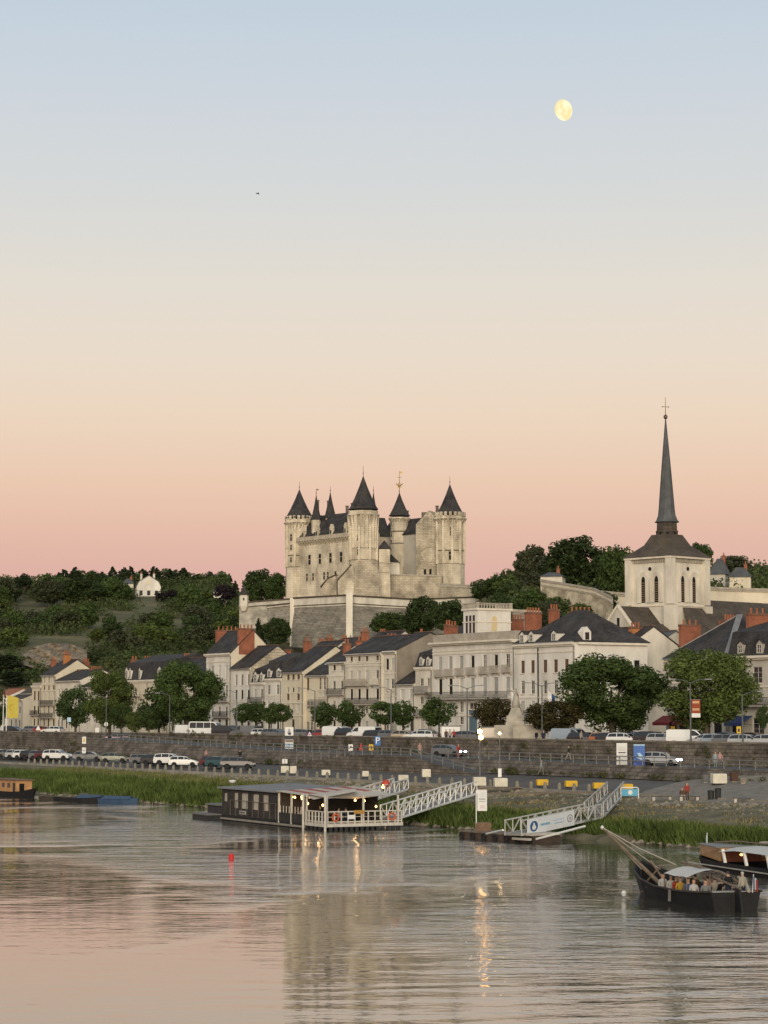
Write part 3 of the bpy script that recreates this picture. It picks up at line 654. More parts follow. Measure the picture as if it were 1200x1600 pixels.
for i in range(3):
    x = bx0 + (bx1 - bx0) * (.25 + .25 * i)
    MB().bx(x - .28, x + .28, by0 - .05, by0 + .03, bz0 + 1.1, bz0 + 4.0).build('window', glass, bo)
for i in range(3):
    y = by0 + (by1 - by0) * (.2 + .3 * i); a = MB(); pts = [(y - .5, bz0 + 1.6), (y + .5, bz0 + 1.6), (y + .5, bz0 + 3.4)] + [(y + .5 * math.cos(k * math.pi / 6), bz0 + 3.4 + .5 * math.sin(k * math.pi / 6)) for k in range(1, 6)] + [(y - .5, bz0 + 3.4)]
    a.prism(pts, bx1 - .02, bx1 + .05, 'x'); wb = a.build('window', mat('painted_sunset_glint', (.62, .50, .28), .35, 0) if i == 1 else plaster, bo)  # the middle window's gold sunset reflection is put into its base colour
# ---- corner building with steep black roof
ch, cs0, cW, cze, cX, cZ = house('white corner building with a steep black roof, small white dormers and tall red chimneys', 805, 899, 1005, (817, 832.5, 852, 868.5, 885.5), ((1031, 1051, 'b', 1.0), (1063, 1084, 'd', 1.0), (1095, 1110, 's', 1.0), (1122, 1146, 'DoDoD', 1.1)), dep=13, wallm=plaster,
      roof='hip', yr=957, cornice=.55, strings=(1019, 1090), dorms=((816, 987, 1004, {'w': 1.3}), (830.5, 986, 1003, {'w': 1.3}), (866, 985, 1001, {'w': 1.3})), chims=((797, 818, 962, 11, 4), (820, 846, 951, 8, 5), (857, 874, 946, 6.0, 3), (888, 926, 950, 8.5, 5)),
      bals=((812, 836, 1120, {'m': iron}),))
MB().bx(cW + .003, cW + .5, .3, 12.7, cze - .35, cze - .03).build('cornice', trim, ch)
for y in (2.0, 5.0, 8.0, 11.0):
    for za, zb in ((cZ(1051), cZ(1031)), (cZ(1084), cZ(1063))):
        w_ = MB(); w_.bx(cW + .003, cW + .06, y - .55, y + .55, za, zb); wo_ = w_.build('window', frame_w, ch); MB().bx(cW + .061, cW + .075, y - .45, y + .45, za + .1, zb - .1).build('pane', glass, wo_)
dz = cZ(1001, 899, 78); q = thing
dm = MB(); dm.prism([(1.4, cze + .1), (2.8, cze + .1), (2.8, cze + 1.5), (2.1, cze + 2.2), (1.4, cze + 1.5)], cW - 1.2, cW + .1, 'x'); dmo = dm.build('dormer', plaster, ch); MB().bx(cW + .103, cW + .13, 1.75, 2.45, cze + .35, cze + 1.4).build('pane', glass, dmo)
MB().bx(cX(840, 77.9), cX(841.2, 77.9), -.12, -.02, 0, cze).build('drainpipe', iron, ch)
# buildings behind the corner and towards the right
house('low white house with slate roof and skylights behind the corner building', 925, 985, 1009, (935, 950, 965, 978), ((1030, 1048, 'd'), (1062, 1080, 'd')), t=92, dep=9, wallm=lime, yr=984, sky=((940, 1000), (962, 1000)), chims=((982, 1003, 974, 3, 3, brick_or),), group='houses in the lane below the church')
house('grey stone back house with a small slate roof below the church', 985, 1022, 1010, (995, 1008), ((1025, 1040, 'd'),), t=104, dep=9, wallm=lime_grey, yr=990, roofm=slate_gr, group='houses in the lane below the church')
hb20 = house('building with a big dark hipped roof and zinc hip behind the right chestnut', 1040, 1137, 1029, (1050, 1066, 1084, 1102, 1120), ((1042, 1060, 'd'), (1072, 1092, 'd'), (1118, 1146, 'oDoDo', 1.8)), dep=15, wallm=lime_grey, roof='hip', yr=966, chims=((1060, 1095, 970, 15, 3), (1128, 1150, 962, 9, 4)), strings=(1066, 1100))
o20, s20, W20, ze20, X20, Z20 = hb20; rs20 = PT(1088, 966, 78 + 7.5).z - BZ - ze20; i20 = min(W20 / 2 - .2, 15 / 2 * .9)
MB().bar((-.3, -.3, ze20 + .2), (i20, 7.5, ze20 + rs20 + .12), .25, .12).build('zinc_hip', zinc, o20); MB().bar((W20 + .3, -.3, ze20 + .2), (W20 - i20, 7.5, ze20 + rs20 + .12), .8, .14).build('zinc_hip', zinc, o20); MB().bar((i20, 7.5, ze20 + rs20 + .1), (W20 - i20, 7.5, ze20 + rs20 + .1), .4, .14).build('ridge', zinc, o20)
house('ornate stone building with round arched windows at the right edge', 1139, 1290, 1023, (1150, 1184, 1212, 1240, 1268), ((1041, 1067, 'a', 1.8), (1078, 1098, 'd', 1.4), (1122, 1148, 'oaoao', 2.2)), dep=13, wallm=lime_grey, roof='mansard', rise=4.6, cornice=.7, strings=(1072, 1104), roofm=slate,
      dorms=((1158, 1002, 1021, {'w': 1.3, 'm': trim_dk}), (1188, 1000, 1021, {'w': 1.3, 'm': trim_dk}), (1220, 1000, 1021, {'w': 1.3, 'm': trim_dk})), chims=((1165, 1200, 952, 6, 3), (1120, 1132, 972, 9, 2)), bals=((1139, 1290, 1102, {'dep': 1.0}),))
# shops under the trees: awnings and fascias along the right-hand frontage
for x0, x1, m, lab in ((1036, 1062, mat('red_awning', (.13, .016, .016), .8), 'dark red shop awning under the left edge of the right chestnut'), (1066, 1092, mat('red_awning_dull', (.09, .016, .016), .8), 'wide dull red shop awning behind the street banner'), (1148, 1176, mat('blue_awning', (.025, .04, .11), .8), 'dark blue cafe awning at the ornate stone building')):
    a = PT(x0, 1130, 77.6); b_ = PT(x1, 1130, 77.6); L_ = (b_ - a).length; o = thing('shop_awning', Vector((a.x, a.y, 9.0)), QA, lab, 'awning')
    MB().add([(0, 0, .9), (L_, 0, .9), (L_, -1.8, 0), (0, -1.8, 0), (0, 0, .82), (L_, 0, .82), (L_, -1.8, -.08), (0, -1.8, -.08)], [(0, 1, 2, 3), (7, 6, 5, 4), (0, 4, 5, 1), (1, 5, 6, 2), (2, 6, 7, 3), (3, 7, 4, 0)]).build('canopy', m, o)
    MB().bx(0, L_, -1.82, -1.78, -.4, -.08).build('valance', m, o)
    for x in (.1, L_ - .1): MB().bar((x, -.0, -.3), (x, -1.75, -.05), .05).build('arm', iron, o)
# second row of roofs climbing the hill behind
for (xl, xr, ye, t_, yr, m, lab) in ((470, 505, 1026, 96, 1005, lime_grey, 'slate roofed back house under the castle rampart, left of the red chimneys'), (505, 540, 1020, 98, 1000, lime_grey, 'slate roofed back house with twin red chimneys under the rampart corner'),
                                     (690, 730, 1000, 96, 978, lime, 'roof with red chimneys showing behind the grand white building'),
                                     (560, 600, 1012, 98, 990, lime_grey, 'back house roof showing over the wide cream house')):
    house(lab, xl, xr, ye, (), (), t=t_, dep=9, wallm=m, yr=yr, chims=((xl + 4, xl + 16, yr - 8, 4, 2), (xr - 8, xr + 4, yr - 6, 5, 3)), cornice=.2, group='second row of houses')

# ================================================================ CASTLE ON THE HILL
CA = Vector((-6.2, 640, 0)); castle = thing('castle', Vector((-6.2, 640, 44)), 0, 'pale stone castle with pointed slate tower roofs crowning the hill', 'castle')
OFF = Vector((-6.2, 640, 44))
def cl(p): return Vector(p) - OFF
def ring_boxes(q, c, r, z0, z1, n, w, d, a0=0.0, r1=None):
    for k in range(n):
        a = a0 + 2 * math.pi * k / n; u = Vector((math.cos(a), math.sin(a), 0))
        q.box(Vector((c.x, c.y, (z0 + z1) / 2)) + u * r, (d, w, z1 - z0), rz=a)
def finial(o, p, h, vane=False, m=None):
    q = MB(); p = Vector(p); q.tube([p - Vector((0, 0, .5)), p + Vector((0, 0, h))], [.10, .04], 5); q.lathe([(.05, 0), (.2, .18), (.05, .36)], p + Vector((0, 0, h * .25)), 7)
    if vane: q.box(p + Vector((.35, 0, h * .86)), (.7, .05, .35))
    return q.build('finial', m or iron, o)
def tower(px, Y, rb, rc, rr, y_apex, y_roof, y_crown, y_corb, y_base, n=8, strings=(), wins=(), cren=True, fin=2.6, label=None, m=None, ribs=True, base_r=None):
    P = lambda y: PY(px, y, Y); c = cl(P(y_roof)); zr, zc, zk, zb, za = [P(y).z - OFF.z for y in (y_roof, y_crown, y_corb, y_base, y_apex)]
    c0 = Vector((c.x, c.y, 0)); a0 = math.pi / n + .12; q = MB(); k = 1 / math.cos(math.pi / n); br = base_r or rb * 1.05
    zs = P(strings[-1]).z - OFF.z if strings else zb + 5
    q.lathe([(br * k * 1.03, zb - 4), (br * k, zs), (rb * k, zs + .02), (rb * k, zc - .05), (rc * k, zc), (rc * k, zr - .35)], c0, n, a0)
    o = q.build('tower', m or ash, castle)
    if label: o['label'] = label
    d = MB()
    for ys in strings: z = P(ys).z - OFF.z; MB().lathe([(rb * k + .02, z - .22), (rb * k + .26, z - .05), (rb * k + .26, z + .12), (rb * k + .02, z + .2)], c0, n, a0, cap=False).build('string_course', mat('castle_string', (.20, .17, .13), .9, .2, .6), o)
    if ribs:
        for j in range(n):
            a = a0 + 2 * math.pi * j / n; u = Vector((math.cos(a), math.sin(a), 0))
            MB().bar(c0 + u * (rb * k + .12) + Vector((0, 0, zs)), c0 + u * (rb * k + .2) + Vector((0, 0, zk + .6)), .7).build('rib', ash, o)
            if px == 567.5:
                for f_ in (1 / 3, 2 / 3):
                    a2 = a + 2 * math.pi * f_ / n; u2 = Vector((math.cos(a2), math.sin(a2), 0)); MB().bar(c0 + u2 * (rb + .05) + Vector((0, 0, zs + 3.4)), c0 + u2 * (rb + .5) + Vector((0, 0, zc)), .42, .9).build('rib', ash, o)
    # corbels carrying the wall-walk, then merlons
    d = MB(); nc = 22
    for j in range(nc):
        a = 2 * math.pi * j / nc; u = Vector((math.cos(a), math.sin(a), 0)); w = .46
        s_ = Vector((-u.y, u.x, 0)) * w / 2; i0 = c0 + u * (rb - .1); i1 = c0 + u * (rc + .42)
        vs_ = [i0 - s_ + Vector((0, 0, zk - .6)), i0 + s_ + Vector((0, 0, zk - .6)), i1 + s_ + Vector((0, 0, zc - .2)), i1 - s_ + Vector((0, 0, zc - .2)), i0 - s_ + Vector((0, 0, zc)), i0 + s_ + Vector((0, 0, zc)), i1 + s_ + Vector((0, 0, zc)), i1 - s_ + Vector((0, 0, zc))]
        d.add(vs_, [(0, 1, 2, 3), (4, 7, 6, 5), (0, 4, 5, 1), (1, 5, 6, 2), (2, 6, 7, 3), (3, 7, 4, 0)])
    tag(d.build('corbels', MATS['castle_trim'], o), kind='stuff')
    MB().lathe([(rc * k + .05, zc - .02), (rc * k + .45, zc), (rc * k + .45, zc + .3), (rc * k + .02, zc + .32)], c0, n, a0, cap=False).build('wall_walk', ash, o)
    if cren:
        d = MB(); ring_boxes(d, c0, rc + .02, zr - .4, zr + .75, 20, .8, .5); tag(d.build('battlement', ash, o), kind='stuff')
    d = MB(); h = za - zr
    d.lathe([(rr * k * 1.08, zr + .1), (rr * k * .93, zr + h * .10), (rr * k * .62, zr + h * .36), (rr * k * .3, zr + h * .68), (.09, za)], c0, n, a0); ro = d.build('tower_roof', slate, o)
    finial(o, c0 + Vector((0, 0, za - .1)), fin)
    for wx, y0, y1, w in wins:
        z0, z1 = P(y1).z - OFF.z, P(y0).z - OFF.z; ax = math.asin(max(-.95, min(.95, (wx - px) / F * Y / rb))); u = Vector((math.sin(ax), -math.cos(ax), 0)); rz = ax
        kx = k * math.cos(((ax - math.pi / 2 - a0) % (2 * math.pi / n)) - math.pi / n) if n < 12 else 1.0
        rad = rb * k * math.cos(math.pi / n) / max(.92, math.cos(((ax - math.pi / 2 - a0) % (2 * math.pi / n)) - math.pi / n)) + .02
        f = MB(); p = c0 + u * rad
        for sx_ in (-1, 1): f.box(p + Matrix.Rotation(rz, 3, 'Z') @ Vector((sx_ * (w / 2 + .08), 0, (z0 + z1) / 2)), (.18, .3, z1 - z0 + .3), rz)
        for zz in (z0 - .08, z1 + .08, (z0 * .42 + z1 * .58)): f.box(p + Vector((0, 0, zz)), (w + .3, .3 if zz != z0 * .42 + z1 * .58 else .2, .16), rz)
        fo = f.build('window', MATS['castle_trim'], o); MB().box(p + Vector((0, 0, (z0 + z1) / 2)), (w, .12, z1 - z0), rz).build('pane', dark, fo)
    return o
mat('castle_trim', (.41, .355, .27), .9, .2, .6)
tower(567.5, 640, 3.75, 4.25, 4.0, 744, 797, 806, 826, 932, 8, (857, 876), ((559, 817, 827, .8), (560, 838, 846, .7), (560.5, 860, 868, .8)), False, 3.2, 'tallest ribbed castle tower at the near corner')
tower(703, 652, 4.0, 4.5, 3.85, 757, 805, 812, 818, 930, 10, (861, 882), ((705, 825, 838, 1.0), (703, 863, 876, 1.0)), True, 2.6, 'crenellated right-hand castle tower')
tower(467.5, 663, 3.7, 4.15, 4.1, 765, 811, 818, 825, 932, 8, (869, 887), ((456, 836, 846, .7), (456, 853, 860, .7), (456, 872, 879, .7)), True, 2.6, 'left-hand castle tower with spreading slate roof')
tt_ = tower(624, 668, 2.65, 2.9, 3.05, 770, 807, 811, 815, 900, 12, (831, 850), ((612, 812, 820, .8), (612, 830, 838, .8), (612, 845, 853, .8), (612, 859, 867, .8)), False, 1.0, 'slim stair tower carrying the gilded emblem', ribs=False)
# gilded fleur-de-lis with a vane on the stair tower
P = PY(624, 768, 668) - OFF; q = MB(); q.tube([P - Vector((0, 0, .4)), P + Vector((0, 0, 6.3))], [.14, .06], 6); z = P.z + 1.2
q.lathe([(.08, 0), (.32, .7), (.28, 1.2), (.02, 2.2)], Vector((P.x, P.y, z)), 6)
for sg in (-1, 1): q.tube([Vector((P.x, P.y, z)), Vector((P.x + sg * .55, P.y, z + .9)), Vector((P.x + sg * .95, P.y, z + 1.25)), Vector((P.x + sg * 1.05, P.y, z + .8))], [.1, .17, .14, .06], 6)
q.box((P.x, P.y, z + .1), (1.5, .16, .22)); q.tube([(P.x - .6, P.y, z + 3.2), (P.x + .6, P.y, z + 3.2)], .07, 5); q.box((P.x + .45, P.y, z + 4.75), (.9, .07, .6))
q.build('gilded_emblem', gold, tt_)
# wings
Lc, Cc, Rc = [cl(PY(x, 900, Y)) for x, Y in ((470, 663), (567, 640), (703, 652))]
for v_ in (Lc, Cc, Rc): v_.z = 0
Bc = Lc + Rc - Cc
def wing(A, B, depth, z0, ze, zr, corb=False, inner=1, dorm=0, wins=(), m=None, chim=(), label=None, off=0.0, roofm=None):
    """wall from A to B; the wing's body lies on the side n"""
    d = (B - A); L_ = d.length; u = d / L_; n_ = Vector((-u.y, u.x, 0)) * inner; A = A + n_ * off
    T = lambda x, y, z: A + u * x + n_ * y + Vector((0, 0, z))
    q = MB(); q.add([T(0, 0, z0), T(L_, 0, z0), T(L_, depth, z0), T(0, depth, z0), T(0, 0, ze), T(L_, 0, ze), T(L_, depth, ze), T(0, depth, ze), T(0, depth / 2, zr), T(L_, depth / 2, zr)],
                    [(0, 1, 5, 4), (2, 3, 7, 6), (1, 2, 6, 9, 5), (3, 0, 4, 8, 7)]); o = q.build('wing', m or ash, castle)
    if label: o['label'] = label
    r = MB()
    for a, b_ in ((-.35, depth / 2), (depth + .35, depth / 2)):
        k = (zr - ze) / (depth / 2); za = ze - .35 * k * .6 + .1
        r.add([T(-.1, a, za), T(L_ + .1, a, za), T(L_ + .1, b_, zr + .1), T(-.1, b_, zr + .1), T(-.1, a, za + .2), T(L_ + .1, a, za + .2), T(L_ + .1, b_, zr + .3), T(-.1, b_, zr + .3)], [(0, 1, 2, 3), (4, 7, 6, 5), (0, 4, 5, 1), (1, 5, 6, 2), (2, 6, 7, 3), (3, 7, 4, 0)])
    r.build('wing_roof', roofm or slate, o)
    if corb:
        c = MB(); nc = int(L_ / 1.25)
        for i in range(nc):
            x = (i + .5) * L_ / nc; w = .2
            c.add([T(x - w, .05, ze - 2.6), T(x + w, .05, ze - 2.6), T(x + w, -1.1, ze - 1.4), T(x - w, -1.1, ze - 1.4), T(x - w, .05, ze - 1.1), T(x + w, .05, ze - 1.1), T(x + w, -1.1, ze - 1.1), T(x - w, -1.1, ze - 1.1)], [(0, 1, 2, 3), (4, 7, 6, 5), (0, 4, 5, 1), (1, 5, 6, 2), (2, 6, 7, 3), (3, 7, 4, 0)])
        c.add([T(0, .05, ze - 1.1), T(L_, .05, ze - 1.1), T(L_, -1.2, ze - 1.1), T(0, -1.2, ze - 1.1), T(0, .05, ze + .1), T(L_, .05, ze + .1), T(L_, -1.2, ze + .1), T(0, -1.2, ze + .1)], [(0, 1, 2, 3), (4, 7, 6, 5), (0, 4, 5, 1), (1, 5, 6, 2), (2, 6, 7, 3), (3, 7, 4, 0)])
        tag(c.build('machicolation', MATS['castle_trim'], o), kind='stuff')
    rz = math.atan2(u.y, u.x)
    for fx, za, zb, w in wins:
        p = T(fx * L_, -.02, (za + zb) / 2); f = MB()
        for sx_ in (-1, 1): f.box(p + u * sx_ * (w / 2 + .09), (.2, .3, zb - za + .36), rz)
        for dz_ in (-(zb - za) / 2 - .09, 0.1, (zb - za) / 2 + .09): f.box(p + Vector((0, 0, dz_)), (w, .28 if abs(dz_) > .2 else .16, .16), rz)
        fo = f.build('window', MATS['castle_trim'], o); MB().box(p, (w, .1, zb - za), rz).build('pane', dark, fo)
    for i in range(dorm):
        x = L_ * (i + .7) / (dorm + .4); dm = MB()
        for (y_, z_, w_, h_) in ((-.3, ze + .9, 1.1, 2.2),):
            dm.box(T(x, y_ + .4, z_), (w_, .9, h_), rz); dm.add([T(x - .7, y_ - .1, z_ + h_ / 2), T(x + .7, y_ - .1, z_ + h_ / 2), T(x, y_ - .1, z_ + h_ / 2 + 1.3), T(x - .7, y_ + .9, z_ + h_ / 2), T(x + .7, y_ + .9, z_ + h_ / 2), T(x, y_ + .9, z_ + h_ / 2 + 1.3)], [(0, 1, 2), (3, 5, 4), (0, 3, 4, 1), (1, 4, 5, 2), (2, 5, 3, 0)])
        do = dm.build('dormer', ash, o)
        MB().box(T(x, -.38, ze + .9), (.5, .08, 1.2), rz).build('pane', dark, o)
    for fx, h_ in chim:
        c = MB(); p = T(fx * L_, depth / 2 + .3, zr); c.box(p + Vector((0, 0, h_ / 2 - .8)), (.75, .6, h_ + 1.2), rz); c.box(p + Vector((0, 0, h_ - .1)), (.95, .8, .25), rz); c.build('chimney', mat('chimney_stone', (.16, .13, .105), .9, .25, .6), o)
    return o
zz = lambda y, px, Y: PY(px, y, Y).z - OFF.z
ze1 = zz(838, 508, 652); zr1 = zz(806, 515, 656)
wing(Lc, Cc, 9, -6, ze1, zr1, True, 1, 4, tuple((f, zz(881, 508, 652), zz(866, 508, 652), 1.2) for f in (.26, .43, .60, .77)) + tuple((f, zz(906, 508, 652), zz(895, 508, 652), .8) for f in (.22, .32, .5, .56, .68, .86)), None, ((.18, 5.2), (.36, 4.6), (.66, 2.4), (.76, 2.2), (.84, 2.4)), 'left castle wing with a bracketed wall walk and stone dormers', off=-2.6)
wing(Lc, Bc, 8, -6, zz(838, 600, 672), zz(809, 600, 672), False, 1, 2, ((.55, 2, 4, 1.2), (.7, 2, 4, 1.2), (.55, 8, 11, 1.2)), None, ((.62, 4.5), (.8, 4.0)), off=-3.0)
rw = wing(Bc, Rc, 8, -6, zz(834, 650, 662), zz(810, 655, 664), False, 1, 0, ((.35, 3, 5.5, 1.2), (.35, 8, 11, 1.0), (.62, 9, 11.5, 1.0), (.22, 9, 11.5, 1.0)), mat('castle_smooth', (.47, .43, .36), .92, .12, .2, stain=.4, stain_col=(.25, .22, .18)), ((.25, 3), (.72, 3.5)), 'right castle wing with a smooth grey courtyard wall', off=-2.0)
# stone pavilion with a blind arch against the right tower
p0 = cl(PY(650, 930, 655)); p1 = cl(PY(690, 930, 651)); q = MB(); zt = zz(818, 668, 652); zg = zz(797, 668, 652); dn = Vector((.35, .94, 0))
pv = [Vector((p0.x, p0.y, 0)), Vector((p1.x, p1.y, 0))]; pv = pv + [pv[1] + dn * 9, pv[0] + dn * 9]
q.add([v_ + Vector((0, 0, -6)) for v_ in pv] + [v_ + Vector((0, 0, zt)) for v_ in pv] + [(pv[0] + pv[1]) / 2 + Vector((0, 0, zg)), (pv[2] + pv[3]) / 2 + Vector((0, 0, zg))], [(0, 1, 5, 8, 4), (1, 2, 6, 5), (2, 3, 7, 9, 6), (3, 0, 4, 7), (4, 8, 9, 7), (5, 6, 9, 8)])
po = q.build('pavilion', ash2, castle)
u = (pv[1] - pv[0]).normalized(); c0 = (pv[0] + pv[1]) / 2 - Vector((-u.y, u.x, 0)) * .0; nrm = Vector((u.y, -u.x, 0)); q = MB(); zc_ = zz(866, 668, 652); rad = 2.4
pts = []
for k in range(19):
    a = math.pi * (-.08) + math.pi * 1.16 * k / 18; pts.append(c0 + u * rad * math.cos(a) + Vector((0, 0, zc_ + rad * math.sin(a))) + nrm * .05)
q.tube(pts, .32, 5); q.build('blind_arch', MATS['castle_trim'], po)
q = MB(); q.add([c0 + u * rad * .93 * math.cos(2 * math.pi * k / 20) + Vector((0, 0, zc_ + rad * .93 * math.sin(2 * math.pi * k / 20))) + nrm * .04 for k in range(20)], [tuple(range(20))]); q.build('arch_infill', ash, po)
for dx in (-1.2, .6): MB().box(c0 + u * dx + nrm * .05 + Vector((0, 0, zz(893, 668, 652))), (.7, .2, 1.6), math.atan2(u.y, u.x)).build('window', dark, po)
q = MB()
for dx, h_ in ((-2.6, 2.5), (2.4, 4.0)): q.box(c0 + u * dx + dn * 3 + Vector((0, 0, zt + 1.6)), (1.3, 1.3, h_ + 2), .3)
q.build('chimney', MATS['chimney_stone'], po)
# low front wall, little gate tower, gatehouse, sloping stair wall and sheds at the castle's foot
def pblock(name, pts, Y, dep, m, label=None, parent=None, roof=None):
    """a solid whose outline is measured on the plane at distance Y, with real depth behind"""
    q = MB(); P2 = [PY(x, y, Y) - OFF for x, y in pts]; poly = [(p.x, p.z) for p in P2]; y0 = Y - OFF.y; q.prism(poly, y0, y0 + dep, 'y'); o = q.build(name, m, parent or castle)
    if label: o['label'] = label
    return o
pblock('front_wall', [(606, 899), (690, 901), (690, 945), (606, 945)], 645.2, 1.6, ash2)
pblock('front_wall_coping', [(605, 896.6), (691, 898.6), (691, 900.9), (605, 898.9)], 644.9, 2.2, trim_dk)
gt = pblock('gate_tower', [(592, 858), (609, 858), (610, 945), (592, 945)], 638.5, 4.5, ash)
for y_ in (878, 893): pblock('string_course', [(591.6, y_), (610.2, y_), (610.2, y_ + 1.6), (591.6, y_ + 1.6)], 638.2, 5.1, MATS['castle_trim'], None, gt)
c = PY(600.5, 858, 640.7) - OFF; MB().lathe([(2.9, 0), (.1, 2.6)], c, 4, math.pi / 4).build('gate_tower_roof', slate, gt)
gh2 = pblock('gatehouse', [(609, 878), (624, 878), (624, 905), (609, 905)], 646.9, 5, lime)
q = MB(); a_, b_ = PY(608, 878, 646.5) - OFF, PY(625, 880, 646.5) - OFF; q.prism([(a_.x, a_.z), (b_.x, a_.z - .2), (a_.x + .5, a_.z + 2.4)], a_.y, a_.y + 5.8, 'y'); q.build('gatehouse_roof', slate, gh2)
pblock('stair_wall', [(528, 940), (528, 907), (548, 884), (553, 884), (553, 940)], 634.3, 1.6, ash)
q = MB(); q.bar(PY(526.5, 907.5, 634.9) - OFF, PY(549, 882.5, 634.9) - OFF, 2.0, .35); q.build('stair_wall_coping', slate_br, castle)
pblock('talus', [(543, 945), (551, 906), (557, 876), (590, 876), (593, 905), (596, 945)], 634.6, 2.2, ash2)
sh = pblock('lean_to', [(503, 940), (503, 917), (512, 905), (526, 899), (526, 940)], 636.6, 6, ash2)
q = MB(); q.bar(PY(501, 917.5, 639.5) - OFF, PY(512.5, 904.5, 639.5) - OFF, 6.4, .3); q.bar(PY(512, 904.6, 639.5) - OFF, PY(527, 898, 639.5) - OFF, 6.4, .3); q.build('lean_to_roof', slate_br, sh)
# pinnacle roofs of the rear, small turret against the near tower
for px, Y, ya, yb, w in ((494, 656, 773, 812, 8.2), (516, 656, 769, 810, 10.0), (583.5, 646, 769, 800, 6.0)):
    p = PY(px, yb, Y) - OFF; r_ = w / F * Y; h_ = PY(px, ya, Y).z - OFF.z - p.z; q = MB(); q.lathe([(r_ * .92, -6), (r_ * .92, 0)], p, 8); o = q.build('turret', ash, castle)
    MB().lathe([(r_ * 1.12, -.1), (r_ * .8, h_ * .15), (r_ * .35, h_ * .6), (.06, h_)], p, 8).build('turret_roof', slate, o); finial(o, p + Vector((0, 0, h_ - .1)), 1.9, px < 500)

# ---------------------------------------------------------------- ramparts
def rampart(label, pts, m, cap_m, batter=2.2, band=14, th=3.0, wm2=None):
    """pts: (px, top row, bottom row, distance)"""
    T = [PY(x, yt, Y) for x, yt, yb, Y in pts]; B = []
    for (x, yt, yb, Y), t_ in zip(pts, T):
        b_ = PY(x, yb, Y); b_ = Vector((t_.x, t_.y, b_.z)); v_ = Vector((-t_.x, -t_.y, 0)).normalized(); B.append(b_ + v_ * batter)
    o = thing('rampart', Vector((T[0].x, T[0].y, B[0].z)), 0, label, 'rampart', 'ramparts below the castle'); og = o.location.copy()
    q = MB(); c = MB(); wb = MB()
    for i in range(len(pts) - 1):
        a, b_, c_, d_ = T[i], T[i + 1], B[i], B[i + 1]; inn = Vector((a.x, a.y, 0)).normalized() * th
        hb = band / F * pts[i][3]; up_ = Vector((0, 0, hb))
        q.add([a - og - up_, b_ - og - up_, d_ - og, c_ - og, a + inn - og - up_, b_ + inn - og - up_, d_ + inn - og, c_ + inn - og], [(0, 1, 2, 3), (4, 7, 6, 5), (0, 4, 5, 1), (3, 2, 6, 7), (0, 3, 7, 4), (1, 5, 6, 2)])
        n0 = Vector((-(b_ - a).y, (b_ - a).x, 0)).normalized(); n0 = n0 if n0.y < 0 else -n0
        n0 = n0 * .15
        wb.add([a + n0 - og, b_ + n0 - og, b_ + n0 - og - up_, a + n0 - og - up_, a + inn - og, b_ + inn - og, b_ + inn - og - up_, a + inn - og - up_], [(0, 1, 2, 3), (4, 7, 6, 5), (0, 4, 5, 1), (3, 2, 6, 7), (0, 3, 7, 4), (1, 5, 6, 2)])
        n1 = n0 * 2.6; e_ = Vector((0, 0, .45))
        for base in (a, ):
            c.add([a + n1 - og, b_ + n1 - og, b_ + inn * .4 - og, a + inn * .4 - og, a + n1 + e_ - og, b_ + n1 + e_ - og, b_ + inn * .4 + e_ - og, a + inn * .4 + e_ - og], [(0, 1, 2, 3), (4, 7, 6, 5), (0, 4, 5, 1), (1, 5, 6, 2), (2, 6, 7, 3), (3, 7, 4, 0)])
            lo = Vector((0, 0, -hb * .85)); c.add([p_ + lo for p_ in (a + n1 * .7 - og, b_ + n1 * .7 - og, b_ - og, a - og, a + n1 * .7 + e_ * .6 - og, b_ + n1 * .7 + e_ * .6 - og, b_ + e_ * .6 - og, a + e_ * .6 - og)], [(0, 1, 2, 3), (4, 7, 6, 5), (0, 4, 5, 1), (1, 5, 6, 2), (2, 6, 7, 3), (3, 7, 4, 0)])
    q.build('wall', m, o); wb.build('parapet', wm2 or lime, o); c.build('coping', cap_m, o); return o, og
r1, og = rampart('high battered rampart with pale parapet directly below the castle front', [(456, 936, 1012, 622), (546, 931, 1016, 600)], ramp_st, slate_br)
p = PY(546, 925, 599.4); q = MB(); q.bx(-.9, .9, -.9, .9, -16, 0); q.bx(-1.1, 1.1, -1.1, 1.1, 0, .4); q.build('corner_pier', lime, r1, Vector((p.x, p.y, p.z)) - og)
p = PY(456.5, 934, 621.5); q = MB(); q.bx(-.6, .6, -.6, .6, -15, 0); q.build('corner_pier', lime, r1, Vector((p.x, p.y, p.z)) - og)
rampart('rampart with long pale parapet running right from the castle corner pier', [(547, 932, 1000, 600.3), (650, 938, 995, 612), (742, 934, 985, 622)], ramp_st, slate_br, wm2=lime)
r2, og = rampart('left outer bastion of rough pale stone with a tiny watch turret', [(374, 944, 1000, 636), (400, 941, 1000, 632), (455, 937, 1005, 625)], mat('pale_rubble', (.42, .38, .31), .95, .3, .3, .08, 2, stain=.8, stain_col=(.13, .12, .10), stretch=1.5), slate_br, wm2=lime_grey, band=8)
p = PY(381, 944, 633.5) - og; q = MB(); q.lathe([(.7, -2), (1.35, -.6), (1.35, 2.6)], p, 8); wt = q.build('watch_turret', lime, r2); MB().lathe([(1.6, 2.6), (.05, 5.2)], p, 8).build('turret_roof', slate, wt); MB().box(p + Vector((0, -1.3, 1.4)), (.4, .2, .7)).build('window', dark, wt)
rampart('dark recessed rampart between the left bastion and the castle', [(418, 948, 1000, 629), (454, 944, 1005, 623.5)], ramp_st, slate_br, band=4)
rampart('weathered wall at the foot of the right castle tower', [(688, 914, 950, 641), (730, 916, 950, 646), (760, 919, 950, 652)], ash2, trim_dk, batter=.5, band=3, th=1.2)
